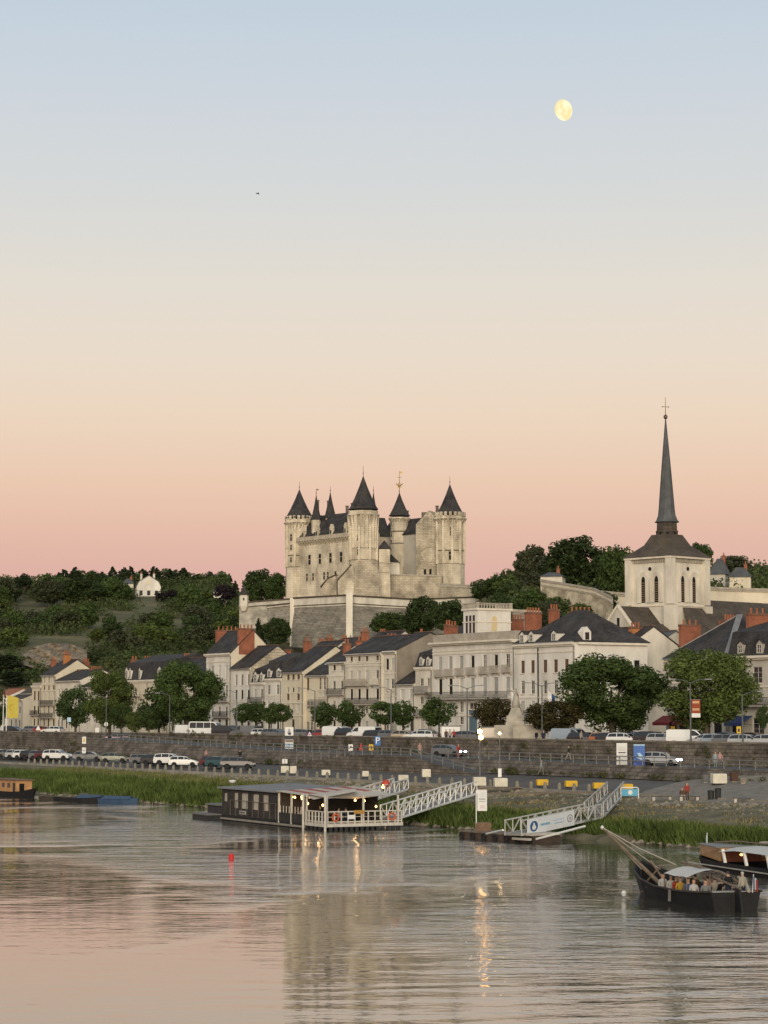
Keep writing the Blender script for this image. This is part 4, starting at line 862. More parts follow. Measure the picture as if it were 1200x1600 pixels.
# pale retaining walls and old walls on the slope between castle and church
rampart('pale retaining wall on the slope left of the church tower', [(846, 908, 935, 470), (884, 914, 960, 462), (930, 922, 975, 452), (958, 936, 985, 446)], mat('rough_yellow_rubble', (.46, .40, .29), .95, .35, .5, .1, 2, stain=.8, stain_col=(.17, .14, .09), stretch=1.2), trim_dk, batter=.9, band=8, th=1.0, wm2=lime_yel)
rampart('pale upper garden wall behind the church tower, left side', [(940, 926, 950, 480), (985, 930, 960, 476)], lime_yel, trim_dk, batter=.3, band=3, th=.8, wm2=lime_yel)
rampart('long pale garden wall right of the church tower', [(1108, 920, 948, 455), (1160, 922, 948, 452), (1230, 924, 950, 450)], lime_yel, trim_dk, batter=.3, band=3, th=.8, wm2=lime_yel)
rampart('mossy stone wall below the trees at the castle right', [(800, 955, 985, 440), (846, 958, 990, 436)], ramp_st, trim_dk, batter=.4, band=2, th=.8, wm2=ramp_st)

# ================================================================ CHURCH
bA = math.radians(48); aV = Vector((math.sin(bA), math.cos(bA), 0)); lV = Vector((-math.cos(bA), math.sin(bA), 0)); K0 = PY(1050, 1100, 400); K0.z = 10
church = thing('church', K0, math.atan2(aV.y, aV.x), 'pale square church tower with a tall thin slate spire, nave roofs below', 'church')   # local x runs along the right face, y along the left face
cz = lambda y, px=1050, Y=400: PY(px, y, Y).z - 10
LL = 9.9; zE = cz(868); q = MB(); q.bx(0, LL, 0, LL, -3, zE); tw = q.build('tower', lime, church)
q = MB()
for x, y in ((0, 0), (LL, 0), (0, LL), (LL, LL)): q.box((x, y, (zE + cz(945)) / 2), (1.35, 1.35, zE - cz(945) - .4)); q.box((x, y, cz(945) / 2), (1.9, 1.9, cz(945)))
q.build('buttress', lime, tw)
q = MB(); q.bx(-.8, LL + .8, -.8, LL + .8, zE - .38, zE - .02); q.build('cornice', trim, tw)
q = MB(); q.bx(-.2, LL + .2, -.2, LL + .2, cz(944) - .25, cz(944) + .1); q.build('string_course', trim, tw)
q = MB()
for i in range(17):
    f = 1.2 + (LL - 2.4) * i / 16; q.bx(f - .14, f + .14, -.3, -.003, zE - 1.1, zE - .36); q.bx(-.3, -.003, f - .14, f + .14, zE - 1.1, zE - .36)
q.build('corbel_table', trim_dk, tw)
def lancet(face, c, z0, z1):
    """nested pointed arches round a louvred opening"""
    hw = .48; zs = z1 - .9
    def arch(r, d0, d1):
        pts = [(c - r, z0), (c + r, z0), (c + r, zs)] + [(c + r * math.cos(k * math.pi / 8), zs + (r + .35) * math.sin(k * math.pi / 8)) for k in range(1, 8)] + [(c - r, zs)]
        return pts
    parts = []
    q = MB(); rs = [1.55, 1.2, .85]
    def band(r0, r1, d):
        A = [(c + r0 * math.cos(k * math.pi / 10), zs + (r0 + .35) * math.sin(k * math.pi / 10)) for k in range(11)]; B = [(c + r1 * math.cos(k * math.pi / 10), zs + (r1 + .35) * math.sin(k * math.pi / 10)) for k in range(11)]
        A = [(c + r0, z0)] + A + [(c - r0, z0)]; B = [(c + r1, z0)] + B + [(c - r1, z0)]
        for i in range(len(A) - 1):
            quad2 = [A[i], A[i + 1], B[i + 1], B[i]]
            q.prism(quad2, -.002, -d, 'y' if face == 0 else 'x')
    band(1.42, 1.12, .34); band(1.115, .82, .24); band(.815, .5, .13)
    fo = q.build('lancet_window', lime, tw)
    q = MB(); q.prism(arch(.5, 0, 0), -.03, -.004, 'y' if face == 0 else 'x'); q.build('opening', dark, fo)
    q = MB(); n_ = int((zs - z0) / .42)
    for i in range(n_):
        z = z0 + .25 + i * .42
        if face == 0: q.bx(c - .46, c + .46, -.12, -.031, z, z + .14)
        else: q.bx(-.12, -.031, c - .46, c + .46, z, z + .14)
    q.build('louvre', mat('louvre_wood', (.20, .13, .09), .9, .2, 1), fo)
for face in (0, 1):
    for c in (3.35, 6.55): lancet(face, c, cz(940), cz(898))
    q = MB(); zz_ = cz(887)
    pts = [(4.95 + .38 * math.cos(k * math.pi / 6), zz_ + .38 * math.sin(k * math.pi / 6)) for k in range(12)]; q.prism(pts, -.05, -.004, 'y' if face == 0 else 'x'); oo = q.build('oculus', dark, tw)
# roof, drum and needle spire
q = MB(); cxy = Vector((LL / 2, LL / 2, 0)); zA = cz(836, 1044, 407); k4 = math.sqrt(2) * LL / 2
q.lathe([(k4 * 1.2, zE), (k4 * 1.07, zE + .5), (k4 * .62, zE + (zA - zE) * .55), (2.9, zA)], cxy, 4, math.pi / 4); ro = q.build('tower_roof', slate_br, tw)
z1_, z2_ = cz(838, 1044, 407), cz(817, 1044, 407)
q = MB(); q.lathe([(2.45, z1_ - 1.5), (2.05, z1_), (1.95, z2_), (2.3, z2_ + .1)], cxy, 8, math.pi / 8)
q.lathe([(2.2, z1_ + .75), (2.2, z1_ + 1.0)], cxy, 8, math.pi / 8); dr = q.build('drum', slate_br, tw)
for k in range(8):
    a = k * math.pi / 4; u = Vector((math.cos(a), math.sin(a), 0)); q = MB(); q.box(cxy + u * 1.93 + Vector((0, 0, z1_ + .55)), (.2, .5, .55), a); q.build('drum_opening', dark, dr)
zT = cz(655, 1039, 407); hh = zT - z2_; q = MB()
prof = [(2.45, 0), (2.1, .35), (1.72, 1.3), (1.55, 2.6)] + [(1.55 * (1 - f) + .10 * f, 2.6 + (hh - 2.6) * f) for f in (.12, .25, .4, .55, .7, .85, 1.0)]
vs_ = []; n8 = 8
for r_, z_ in prof:
    tw_ = .5 * z_ / hh        # the needle twists slightly
    vs_ += [cxy + Vector((r_ * math.cos(math.pi / 8 + tw_ + 2 * math.pi * k / n8), r_ * math.sin(math.pi / 8 + tw_ + 2 * math.pi * k / n8), z2_ + .1 + z_)) for k in range(n8)]
fs_ = [(i * n8 + k, i * n8 + (k + 1) % n8, (i + 1) * n8 + (k + 1) % n8, (i + 1) * n8 + k) for i in range(len(prof) - 1) for k in range(n8)] + [tuple(range(n8))[::-1]]
q.add(vs_, fs_); sp_ = q.build('spire', slate_gr, tw)
q = MB(); q.lathe([(.05, -.05), (.32, .12), (.42, .42), (.32, .72), (.05, .9)], cxy + Vector((0, 0, zT)), 10); q.build('ball', mat('copper', (.16, .10, .07), .5, .2, 2, metal=.6), sp_, smooth=True)
q = MB(); t0 = cxy + Vector((0, 0, zT + .8)); q.tube([t0, t0 + Vector((0, 0, 3.4))], [.09, .04], 5); q.bar(t0 + Vector((-.6, .25, 1.55)), t0 + Vector((.6, -.25, 1.55)), .10)
for e_ in (-1, 1): q.lathe([(.02, -.12), (.14, 0), (.02, .12)], t0 + Vector((e_ * .6, -e_ * .25, 1.55)), 6)
q.build('cross', gold, sp_)
# choir gable towards the left, nave to the right, lean-to aisle
def gabled(x0, x1, y0, y1, ze_, zr_, name, m, rm, stepped=0.0):
    q = MB(); ym = (y0 + y1) / 2
    q.add([(x0, y0, -4), (x1, y0, -4), (x1, y1, -4), (x0, y1, -4), (x0, y0, ze_), (x1, y0, ze_), (x1, y1, ze_), (x0, y1, ze_), (x0, ym, zr_), (x1, ym, zr_)], [(0, 1, 5, 4), (2, 3, 7, 6), (1, 2, 6, 9, 5), (3, 0, 4, 8, 7)])
    o = q.build(name, m, church); r = MB(); k = (zr_ - ze_) / ((y1 - y0) / 2)
    for ya in (y0 - .4, y1 + .4):
        za = ze_ - .4 * k + .1; zb = zr_ + .1; r.add([(x0 + .3, ya, za), (x1 + .1, ya, za), (x1 + .1, ym, zb), (x0 + .3, ym, zb), (x0 + .3, ya, za + .2), (x1 + .1, ya, za + .2), (x1 + .1, ym, zb + .2), (x0 + .3, ym, zb + .2)], [(0, 1, 2, 3), (4, 7, 6, 5), (0, 4, 5, 1), (1, 5, 6, 2), (2, 6, 7, 3), (3, 7, 4, 0)])
    r.build(name + '_roof', rm, o)
    c = MB()
    for ya in (y0 - .5, y1 + .5): c.bar((x0 + .1, ya, ze_ - .5 * k + .25), (x0 + .1, ym, zr_ + .35), .6, .35)
    c.build('gable_coping', trim, o); return o
zr_ = cz(950, 1000, 400); co = gabled(-8.5, -.02, 1.4, 9.4, cz(987, 990, 400), zr_, 'choir', lime_grey, slate_br)
q = MB(); q.bx(-8.56, -8.45, 5.0, 5.6, zr_ - 4.2, zr_ - 1.9); q.build('window', dark, co)
for y in (2.6, 8.0): MB().bx(-8.56, -8.45, y - .2, y + .2, zr_ - 4.9, zr_ - 3.9).build('window', dark, co)
gabled(LL + .02, LL + 46, -2.0, 12.5, cz(982, 1100, 405), cz(938, 1108, 410), 'nave', lime_grey, slate_br)
q = MB(); q.add([(-.3, -5.5, cz(996)), (LL + 6, -5.5, cz(996)), (LL + 6, -.0, cz(948)), (3.4, -.0, cz(948)), (-.3, -5.5, cz(996) - .25), (LL + 6, -5.5, cz(996) - .25), (LL + 6, 0, cz(948) - .25), (3.4, 0, cz(948) - .25)], [(0, 1, 2, 3), (7, 6, 5, 4), (0, 4, 5, 1), (1, 5, 6, 2), (2, 6, 7, 3), (3, 7, 4, 0)])
ai = MB().bx(-.4, LL + 5.8, -5.2, -.98, -4, cz(996) - .3).build('aisle', lime, church); q.build('aisle_roof', slate_br, ai)
q = MB(); q.add([(-8.5, -3.5, cz(1000)), (-.6, -3.5, cz(1000)), (-.6, 1.3, cz(975)), (-8.5, 1.3, cz(975)), (-8.5, -3.5, cz(1000) - .25), (-.6, -3.5, cz(1000) - .25), (-.6, 1.3, cz(975) - .25), (-8.5, 1.3, cz(975) - .25)], [(0, 1, 2, 3), (7, 6, 5, 4), (0, 4, 5, 1), (1, 5, 6, 2), (2, 6, 7, 3), (3, 7, 4, 0)])
ai = MB().bx(-8.3, -.7, -3.2, 1.38, -4, cz(1000) - .3).build('chapel', lime_grey, church); q.build('chapel_roof', slate_br, ai)

# ================================================================ HOUSES ON THE HEIGHTS
def hill_house(label, px, Y, ybase, wpx, hwall, hroof, dep, rz, m, rm, gable_front=False, name='hill_house', wins=()):
    p = on_hill(px, Y); b_ = PY(px, ybase, Y); o = thing(name, Vector((p.x, Y, b_.z)), rz, label, 'house'); w = wpx / F * Y
    q = MB(); zr = hwall + hroof; x0, x1 = -w / 2, w / 2
    if gable_front:
        q.add([(x0, 0, -6), (x1, 0, -6), (x1, dep, -6), (x0, dep, -6), (x0, 0, hwall), (x1, 0, hwall), (x1, dep, hwall), (x0, dep, hwall), (x0 * .8, 0, hwall + hroof * .45), (0, 0, zr), (x1 * .8, 0, hwall + hroof * .45), (x0 * .8, dep, hwall + hroof * .45), (0, dep, zr), (x1 * .8, dep, hwall + hroof * .45)],
              [(0, 1, 5, 10, 9, 8, 4), (1, 2, 6, 5), (2, 3, 7, 11, 12, 13, 6), (3, 0, 4, 7)]); q.build('wall', m, o); r = MB()
        for a, b2 in (((x0 - .3, hwall - .2), (x0 * .8, hwall + hroof * .45)), ((x0 * .8, hwall + hroof * .45), (0, zr)), ((0, zr), (x1 * .8, hwall + hroof * .45)), ((x1 * .8, hwall + hroof * .45), (x1 + .3, hwall - .2))):
            r.add([(a[0], -.3, a[1]), (b2[0], -.3, b2[1]), (b2[0], dep + .2, b2[1]), (a[0], dep + .2, a[1]), (a[0], -.3, a[1] + .3), (b2[0], -.3, b2[1] + .3), (b2[0], dep + .2, b2[1] + .25), (a[0], dep + .2, a[1] + .25)], [(0, 1, 2, 3), (7, 6, 5, 4), (0, 4, 5, 1), (1, 5, 6, 2), (2, 6, 7, 3), (3, 7, 4, 0)])
        r.build('roof', rm, o)
        for x in (x0 * .55, x1 * .5): chimney(o, x, dep * .4, hwall, zr + 1.3, .8, .8, 1, lime)
    else:
        q.bx(x0, x1, 0, dep, -6, hwall); q.build('wall', m, o); r = MB(); i_ = min(w * .3, dep / 2)
        r.add([(x0 - .4, -.4, hwall), (x1 + .4, -.4, hwall), (x1 + .4, dep + .4, hwall), (x0 - .4, dep + .4, hwall), (x0 + i_, dep / 2, zr), (x1 - i_, dep / 2, zr)], [(3, 2, 1, 0), (0, 1, 5, 4), (2, 3, 4, 5), (1, 2, 5), (3, 0, 4)]); r.build('roof', rm, o)
        chimney(o, x1 * .5, dep * .5, hwall, zr + .8, .8, .6, 2, brickm)
    for x, z, ww, hh_, gl in wins:
        f = MB(); f.bx(x - ww / 2, x + ww / 2, -.06, -.003, z, z + hh_); fo = f.build('window', frame_w, o); MB().bx(x - ww / 2 + .12, x + ww / 2 - .12, -.08, -.062, z + .12, z + hh_ - .12).build('pane', gl, fo)
    return o
glint_paint = MATS['painted_sunset_glint'] if 'painted_sunset_glint' in MATS else mat('painted_sunset_glint', (.62, .50, .28), .35, 0)  # warm pane colour painted in place of a reflected evening glow
hill_house('white gambrel fronted house standing alone among the hilltop trees', 232, 900, 934, 38, 4.6, 4.6, 11, .2, plaster, slate_br, True, wins=((-3.2, .9, 1.5, 2.2, glass), (0, .9, 1.5, 2.2, glass), (3.2, .9, 1.5, 2.2, glass), (0, 5.4, 1.3, 1.7, glint_paint)))
hill_house('small pale house half hidden in trees far left of the bastion', 340, 830, 935, 14, 2.6, 1.8, 7, -.2, plaster, slate_gr, wins=((0, .6, 1.2, 1.4, glass),))
hill_house('little dark roofed house left of the white hilltop house', 200, 905, 922, 16, 2.6, 2.4, 7, .1, lime, slate_gr, wins=((0, .6, 1.1, 1.3, glass),))
hill_house('low house at the far left hill crest', 16, 960, 929, 16, 2.4, 2.2, 7, 0, lime_grey, slate_gr)
hm_ = hill_house('old manor with dark roof behind the church tower right side', 1122, 560, 912, 24, 2.4, 4.4, 9, -.3, lime_grey, slate_gr, wins=((-1, .6, .6, 1.1, glass), (1.2, .6, .6, 1.1, glass)))
hill_house('pavilion with a pointed slate roof right of the church spire', 1157, 552, 914, 33, 2.0, 2.7, 6, -.2, lime_yel, slate_gr, wins=((-.8, .8, .5, .7, glass), (.6, .8, .5, .7, glass)))
hill_house('pale low building above the slope right of the castle', 862, 505, 913, 34, 1.8, 1.2, 6, -.2, lime, slate_gr)

# ================================================================ TREES
def leaf_mat(name, c, rnd=.25): return mat(name, c, .8, .35, .35, island=.75, rnd=rnd, spec=.12, trans=.22)
leaf_dk = leaf_mat('leaf_dark', (.046, .070, .024), .5); leaf_md = leaf_mat('leaf_mid', (.056, .086, .025)); leaf_lt = leaf_mat('leaf_light', (.084, .112, .030))
leaf_br = leaf_mat('leaf_bronze', (.066, .058, .022)); leaf_cn = leaf_mat('needle_dark', (.024, .036, .016)); leaf_pp = leaf_mat('leaf_purple', (.026, .020, .022)); leaf_ol = leaf_mat('leaf_olive', (.062, .070, .036))
bark = mat('bark', (.075, .058, .042), .95, .35, 2, .03, 8)
def leaves(C, Rr, n, size, seed, flat=1.0, droop=0.0):
    """n leaf quads on the surfaces of blobs with centres C and radii Rr"""
    g_ = np.random.default_rng(seed); C = np.array(C); Rr = np.array(Rr); w = Rr ** 2; w /= w.sum(); idx = g_.choice(len(C), n, p=w)
    d = g_.normal(size=(n, 3)); d /= np.linalg.norm(d, axis=1)[:, None]
    rad = Rr[idx] * (0.55 + .5 * g_.random(n) ** .6); P_ = C[idx] + d * rad[:, None] * np.array([1, 1, flat])
    nn = d + g_.normal(size=(n, 3)) * .55 + np.array([0, 0, .25]); nn /= np.linalg.norm(nn, axis=1)[:, None]
    r_ = g_.normal(size=(n, 3)); t1 = np.cross(nn, r_); t1 /= np.linalg.norm(t1, axis=1)[:, None]; t2 = np.cross(nn, t1)
    s_ = size * (.6 + .8 * g_.random(n))[:, None]; a = t1 * s_; b_ = t2 * s_ * .62
    V_ = np.stack([P_ - a, P_ + b_, P_ + a, P_ - b_], 1).reshape(-1, 3); Fq_ = np.arange(4 * n).reshape(n, 4); return V_, Fq_
def blobs(kind, seed):
    g_ = random.Random(seed); C, Rr = [], []
    if kind == 'conifer':
        for i in range(26):
            f = i / 25; r_ = .42 * (1 - f) ** .8 + .03
            for k in range(4):
                a = g_.random() * 6.28; C.append((math.cos(a) * r_ * g_.uniform(.5, 1), math.sin(a) * r_ * g_.uniform(.5, 1), .06 + .9 * f)); Rr.append(.10 * (1.1 - f * .75))
    elif kind == 'cedar':
        for i in range(9):
            z = .15 + .8 * i / 8; r_ = .5 * (1 - .6 * i / 8) * g_.uniform(.8, 1.1)
            for k in range(9): a = g_.random() * 6.28; q_ = r_ * g_.uniform(.3, 1); C.append((math.cos(a) * q_, math.sin(a) * q_, z + g_.uniform(-.02, .02))); Rr.append(.13)
    elif kind == 'pine':
        for k in range(26):
            a = g_.random() * 6.28; q_ = .42 * math.sqrt(g_.random()); C.append((math.cos(a) * q_, math.sin(a) * q_, .45 + .45 * g_.random() * (1 - q_))); Rr.append(g_.uniform(.1, .16))
    else:
        n_ = {'round': 40, 'big': 105, 'pollard': 46, 'shrub': 16, 'tall': 44}[kind]
        for k in range(n_):
            while True:
                x, y, z = g_.uniform(-1, 1), g_.uniform(-1, 1), g_.uniform(-1, 1)
                if .25 < x * x + y * y + z * z < 1: break
            k2 = 1.0
            if kind in ('round', 'big', 'tall') and z < -.45: k2 = .85
            if kind == 'pollard': k2 = 1.0 - .25 * max(0, -z)
            rr_ = {'round': .15, 'big': .105, 'pollard': .13, 'shrub': .22, 'tall': .14}[kind] * g_.uniform(.6, 1.3)
            C.append((x * .40 * k2, y * .40 * k2, .5 + z * .42)); Rr.append(rr_)
    return C, Rr
TREES = {}
def tree_proto(kind, n, size, lm, seed, trunk_h=.3, hollow=False):
    key = (kind, lm.name, seed)
    if key in TREES: return TREES[key]
    C, Rr = blobs(kind, seed); V_, F_ = leaves(C, Rr, n, size, seed, .45 if kind == 'cedar' else .9)
    cm = npmesh('crown', V_, F_, lm)
    q = MB(); g_ = random.Random(seed + 9); top = .72 if kind in ('conifer', 'cedar', 'pine') else .5
    q.tube([(0, 0, -1.6), (0, 0, -trunk_h), (.01, 0, -trunk_h * .5), (0, .01, .15), (.01, 0, top)], [.055, .05, .038, .034, .012], 7)
    for k in range(7):
        a = k * .9 + g_.random(); z = .05 + .3 * g_.random(); q.tube([(0, 0, z), (math.cos(a) * .16, math.sin(a) * .16, z + .14), (math.cos(a) * .33, math.sin(a) * .33, z + .32)], [.02, .014, .006], 5)
    tob = q.build('trunk', bark); tm_ = tob.data; bpy.data.objects.remove(tob)
    TREES[key] = (cm, tm_, trunk_h); return TREES[key]
def tree(label, proto, base, crown_bottom_z, top_z, width, name='tree', group=None, rz=None, cat='tree'):
    """base: point on the ground; the crown stands between the two heights"""
    cm, tm_, th = proto; o = thing(name, base, R.random() * 6.28 if rz is None else rz, label, cat, group); hc = top_z - crown_bottom_z; dz = max(crown_bottom_z - base.z, .05)
    c = link(cm, 'crown', o, (0, 0, dz)); c.scale = (width, width, hc)
    t_ = link(tm_, 'trunk', o, (0, 0, dz)); t_.scale = (min(width, hc) * .8, min(width, hc) * .8, hc); return o
# ---- trees on the street: (pixel column, row of crown top, row of crown bottom, width in pixels, t, proto, label)
pol = [tree_proto('pollard', 3600, .034, leaf_md, 11 + i, .35) for i in range(3)]; big1 = tree_proto('big', 24000, .0150, leaf_md, 21, .2); big2 = tree_proto('big', 24000, .0150, leaf_lt, 22, .2)
rnd1 = tree_proto('round', 5200, .028, leaf_md, 31, .3); rnd2 = tree_proto('round', 5200, .028, leaf_lt, 32, .3); rnd3 = tree_proto('round', 5200, .028, leaf_dk, 33, .3); brz = tree_proto('round', 5200, .028, leaf_br, 34, .3); brz2 = tree_proto('big', 9000, .023, leaf_br, 35, .2)
def street_tree(px, yt, yb, w, t, proto, label, group=None, cat='tree', name='street_tree'):
    b_ = at(px, t); b_.z = 6.43; D_ = b_.y; return tree(label, proto, b_, PY(px, yb, D_).z, PY(px, yt, D_).z, w / F * D_ * 1.16, name, group, cat=cat)
G1 = 'pollarded trees along the parapet'
for i, (px, yt, yb, w, lab) in enumerate(((379, 1097, 1133, 32, 'leftmost small pollarded tree on the quay beside the grey van'), (402, 1095, 1131, 36, 'second pollarded quay tree from the left, before the stained gable'), (424, 1097, 1133, 32, 'third pollarded quay tree from the left, in the close clump'), (442, 1098, 1132, 30, 'rightmost pollarded tree of the close clump of four'),
        (505, 1097, 1137, 47, 'bushy pollarded tree before the yellow stone house with skylights'), (549, 1094, 1138, 45, 'bushy pollarded tree before the wide cream house'), (602, 1094, 1137, 46, 'left of the paired pollarded trees before the bare gable'), (631, 1094, 1137, 42, 'right of the paired pollarded trees, before the lowest white house'), (686, 1089, 1137, 56, 'large pollarded tree before the left end of the grand white building'))):
    street_tree(px, yt, yb, w, 53 + .4 * (i % 2), pol[i % 3], lab, G1)
street_tree(771, 1087, 1143, 56, 53, brz, 'rusty green tree before the right end of the grand white building', 'street trees')
street_tree(868, 1088, 1146, 92, 50, brz2, 'bronze leaved low tree left of the big chestnut', 'street trees')
street_tree(955, 1012, 1148, 168, 57, big1, 'largest spreading chestnut tree before the white corner building', 'street trees')
street_tree(1104, 1004, 1146, 150, 57, big2, 'broad light green chestnut tree right of the church, beside the street banner', 'street trees')
street_tree(118, 1069, 1136, 56, 58, rnd3, 'dark round tree right of the far left houses', 'street trees')
street_tree(172, 1040, 1140, 80, 54, big2, 'tall yellow green tree on the left of the quay', 'street trees')
street_tree(292, 1022, 1143, 106, 56, big1, 'big dome shaped tree left of the tall white house', 'street trees')
street_tree(248, 1072, 1140, 62, 60, rnd3, 'dark tree between the yellow green tree and the dome shaped tree', 'street trees')
street_tree(212, 1110, 1143, 38, 49, rnd2, 'small light green shrub tree left of the statue shrubbery', 'street trees')
street_tree(233, 1107, 1143, 34, 49.5, rnd1, 'small round green shrub tree right of the light shrub', 'street trees')
street_tree(190, 1100, 1140, 36, 52, rnd1, 'small tree under the yellow green tree', 'street trees')
street_tree(-8, 1075, 1140, 40, 60, rnd3, 'dark tree cut by the left edge behind the flagpoles', 'street trees')
street_tree(1192, 1100, 1140, 20, 62, rnd3, 'small dark tree near the right edge cafe', 'street trees')
# ---- trees on the hills
hr = [tree_proto('round', 1700, .05, m, 40 + i, .12) for i, m in enumerate((leaf_dk, leaf_md, leaf_lt, leaf_ol))]; hc_ = [tree_proto('conifer', 1500, .05, leaf_cn, 50 + i, .06) for i in range(2)]; pine = tree_proto('pine', 2200, .042, leaf_cn, 55, .4); ced = tree_proto('cedar', 2600, .042, leaf_cn, 56, .1); pur = tree_proto('round', 1700, .05, leaf_pp, 57, .12)
hb = [tree_proto('big', 6000, .03, m, 60 + i, .12) for i, m in enumerate((leaf_dk, leaf_md, leaf_ol))]
def hill_tree(px, Y, yt, yb, w, proto, label, group, name='hill_tree'):
    b_ = on_hill(px, Y); zt = PY(px, yt, Y).z; zb = max(PY(px, yb, Y).z, b_.z - .5); b_.z = min(b_.z, zb); return tree(label, proto, b_, min(zb, zt - 2), zt, w / F * Y * 1.18, name, group)
U = 'trees standing out on the heights'
for a in ((37, 900, 896, 932, 34, pine, 'lone dark pine on the skyline at far left'), (76, 860, 903, 962, 54, hb[2], 'pale round tree right of the lone skyline pine'), (130, 850, 900, 972, 64, hb[0], 'large dark tree mass on the left hill crest'), (2, 840, 914, 958, 34, hb[1], 'tree cut by the left frame edge on the hill'),
          (266, 870, 922, 968, 44, pur, 'dark purple leaved tree right of the white hilltop house'), (352, 800, 912, 940, 34, pur, 'small purple black tree just left of the bastion turret'), (405, 720, 886, 950, 52, hb[0], 'dark tree left of the castle, behind the bastion'), (432, 712, 892, 945, 40, hb[1], 'green tree touching the left castle tower'),
          (180, 860, 905, 965, 50, hb[1], 'green tree left of the white hilltop house'), (14, 640, 1025, 1070, 62, ced, 'flat tiered cedar behind the far left houses'), (20, 620, 1050, 1085, 50, ced, 'lower tier cedar behind the grey house roofs'),
          (706, 560, 934, 992, 62, hb[0], 'dark tree below the rampart, right of the pair'), (664, 566, 928, 990, 58, hb[0], 'dark tree overlapping the long pale parapet'), (610, 575, 954, 995, 62, hb[1], 'low green tree at the rampart foot'), (640, 570, 958, 1000, 44, hb[0], 'low dark bush tree between the rampart trees'),
          (832, 560, 848, 938, 56, hb[2], 'airy grey green tree right of the castle'), (902, 545, 834, 944, 98, hb[0], 'broad dark tree between castle and church'), (966, 520, 848, 945, 62, hb[1], 'green tree just left of the church tower'), (785, 600, 898, 940, 62, hb[1], 'round tree right of the right castle tower'), (752, 610, 905, 938, 34, hr[0], 'small dark tree beside the castle foot'),
          (1096, 590, 845, 900, 38, hb[0], 'dark tree right of the church spire base'), (1148, 600, 866, 915, 54, hb[2], 'round tree behind the pointed pavilion'), (832, 470, 918, 968, 62, hb[1], 'green tree on the slope above the corner building'), (872, 462, 930, 965, 50, hr[1], 'small green tree before the pale retaining wall'), (790, 480, 925, 975, 60, hb[0], 'dark tree right of the belvedere'),
          (432, 600, 962, 1010, 44, hb[0], 'dark tree in the hollow between bastion and rampart'), (404, 605, 965, 1010, 22, hc_[0], 'narrow cypress below the bastion'), (946, 470, 925, 965, 40, hr[0], 'dark tree hanging over the pale retaining wall'), (905, 438, 940, 985, 48, hb[1], 'green tree at the foot of the rough pale wall'), (856, 444, 936, 985, 44, hb[2], 'olive tree left of the tree at the rough pale wall')):
    hill_tree(*a, U)
for i in range(34):
    px = 84 + i * 8.6 + R.uniform(-4, 4); yt = lerp(px, [(88, 892), (120, 886), (160, 896), (180, 888), (240, 884), (300, 890), (365, 900)]) + R.uniform(-4, 9)
    hill_tree(px, 985 + R.uniform(-25, 15), yt, yt + 46, 26 + R.uniform(-4, 16), hc_[i % 2] if i % 5 else hr[0], ('dark conifer in the hilltop row ' if i % 5 else 'rounded dark tree breaking the hilltop conifer row ') + ('left of the white hilltop house' if px < 205 else 'behind the white hilltop house' if px < 262 else 'right of the white hilltop house'), 'conifers along the hilltop' if i % 5 else 'rounded trees in the hilltop row', 'conifer' if i % 5 else 'hill_tree')
for i in range(84):
    px = R.uniform(-30, 372); Y = R.uniform(690, 900); g0 = on_hill(px, Y); yg = HOR - (g0.z - CAMZ) / Y * F
    if (20 < px < 105 and 938 < yg < 972) or (150 < px < 285 and 955 < yg < 985) or (195 < px < 268 and Y < 895 and yg < 985) or (25 < px < 135 and yg > 985 ): continue
    w = R.uniform(24, 46); h_ = w * R.uniform(.75, 1.1); hill_tree(px, Y, yg - h_, yg, w, hr[i % 4], ('dark green', 'mid green', 'light green', 'olive')[i % 4] + ' rounded tree on the left hillside ' + min(((37, 915, 'near the lone skyline pine'), (130, 935, 'by the large dark tree mass'), (232, 915, 'near the white hilltop house'), (82, 1020, 'near the rock outcrop'), (380, 945, 'near the bastion turret'), (300, 990, 'above the dome shaped street tree'), (180, 1000, 'above the yellow green street tree'), (0, 980, 'at the left frame edge')), key=lambda q_: (q_[0] - px) ** 2 + (q_[1] - yg) ** 2)[2], 'trees on the left hillside')
for i in range(9):
    px = R.uniform(790, 985); Y = R.uniform(520, 600); g0 = on_hill(px, Y); yg = HOR - (g0.z - CAMZ) / Y * F; w = R.uniform(30, 50)
    hill_tree(px, Y, yg - w * .8, yg, w, hr[i % 4], ('dark green', 'mid green', 'light green', 'olive')[i % 4] + ' tree between castle and church, ' + ('nearer the castle' if px < 880 else 'nearer the church'), 'trees between castle and church')
# ---- hillside scrub: one mass
C, Rr = [], []
for i in range(6000):
    px = R.uniform(-120, 1330); Y = R.uniform(420, 1000)
    if px < 400: Y = R.uniform(600, 1010)
    g0 = on_hill(px, Y); yg = HOR - (g0.z - CAMZ) / Y * F; s_, t_ = st(Vector((g0.x, g0.y, 0)))
    if t_ < 125: continue
    if 15 < px < 110 and 936 < yg < 972: continue
    if 120 < px < 300 and 958 < yg < 990 and R.random() < .85: continue
    if 60 < px < 230 and 985 < yg < 1005 and R.random() < .6: continue
    if 28 < px < 132 and 1000 < yg < 1044: continue
    if 198 < px < 264 and yg < 972 and Y < 930: continue
    if 365 < px < 765 and Y > 592: continue
    if px > 930 and Y < 452: continue
    if px > 1105 and Y < 545: continue
    r_ = R.uniform(1.3, 3.6) * (Y / 750)
    for k in range(3): C.append((g0.x + R.uniform(-1, 1) * r_, g0.y + R.uniform(-1, 1) * r_, g0.z + r_ * R.uniform(.15, .8))); Rr.append(r_ * R.uniform(.55, .9))
V_, F_ = leaves(C, Rr, 300000, .5, 77); me = npmesh('hillside_scrub', V_, F_, mat('scrub_leaf', (.058, .080, .029), .85, .5, .03, island=.6, spec=.1, trans=.2, stain=.75, stain_col=(.125, .125, .052)))
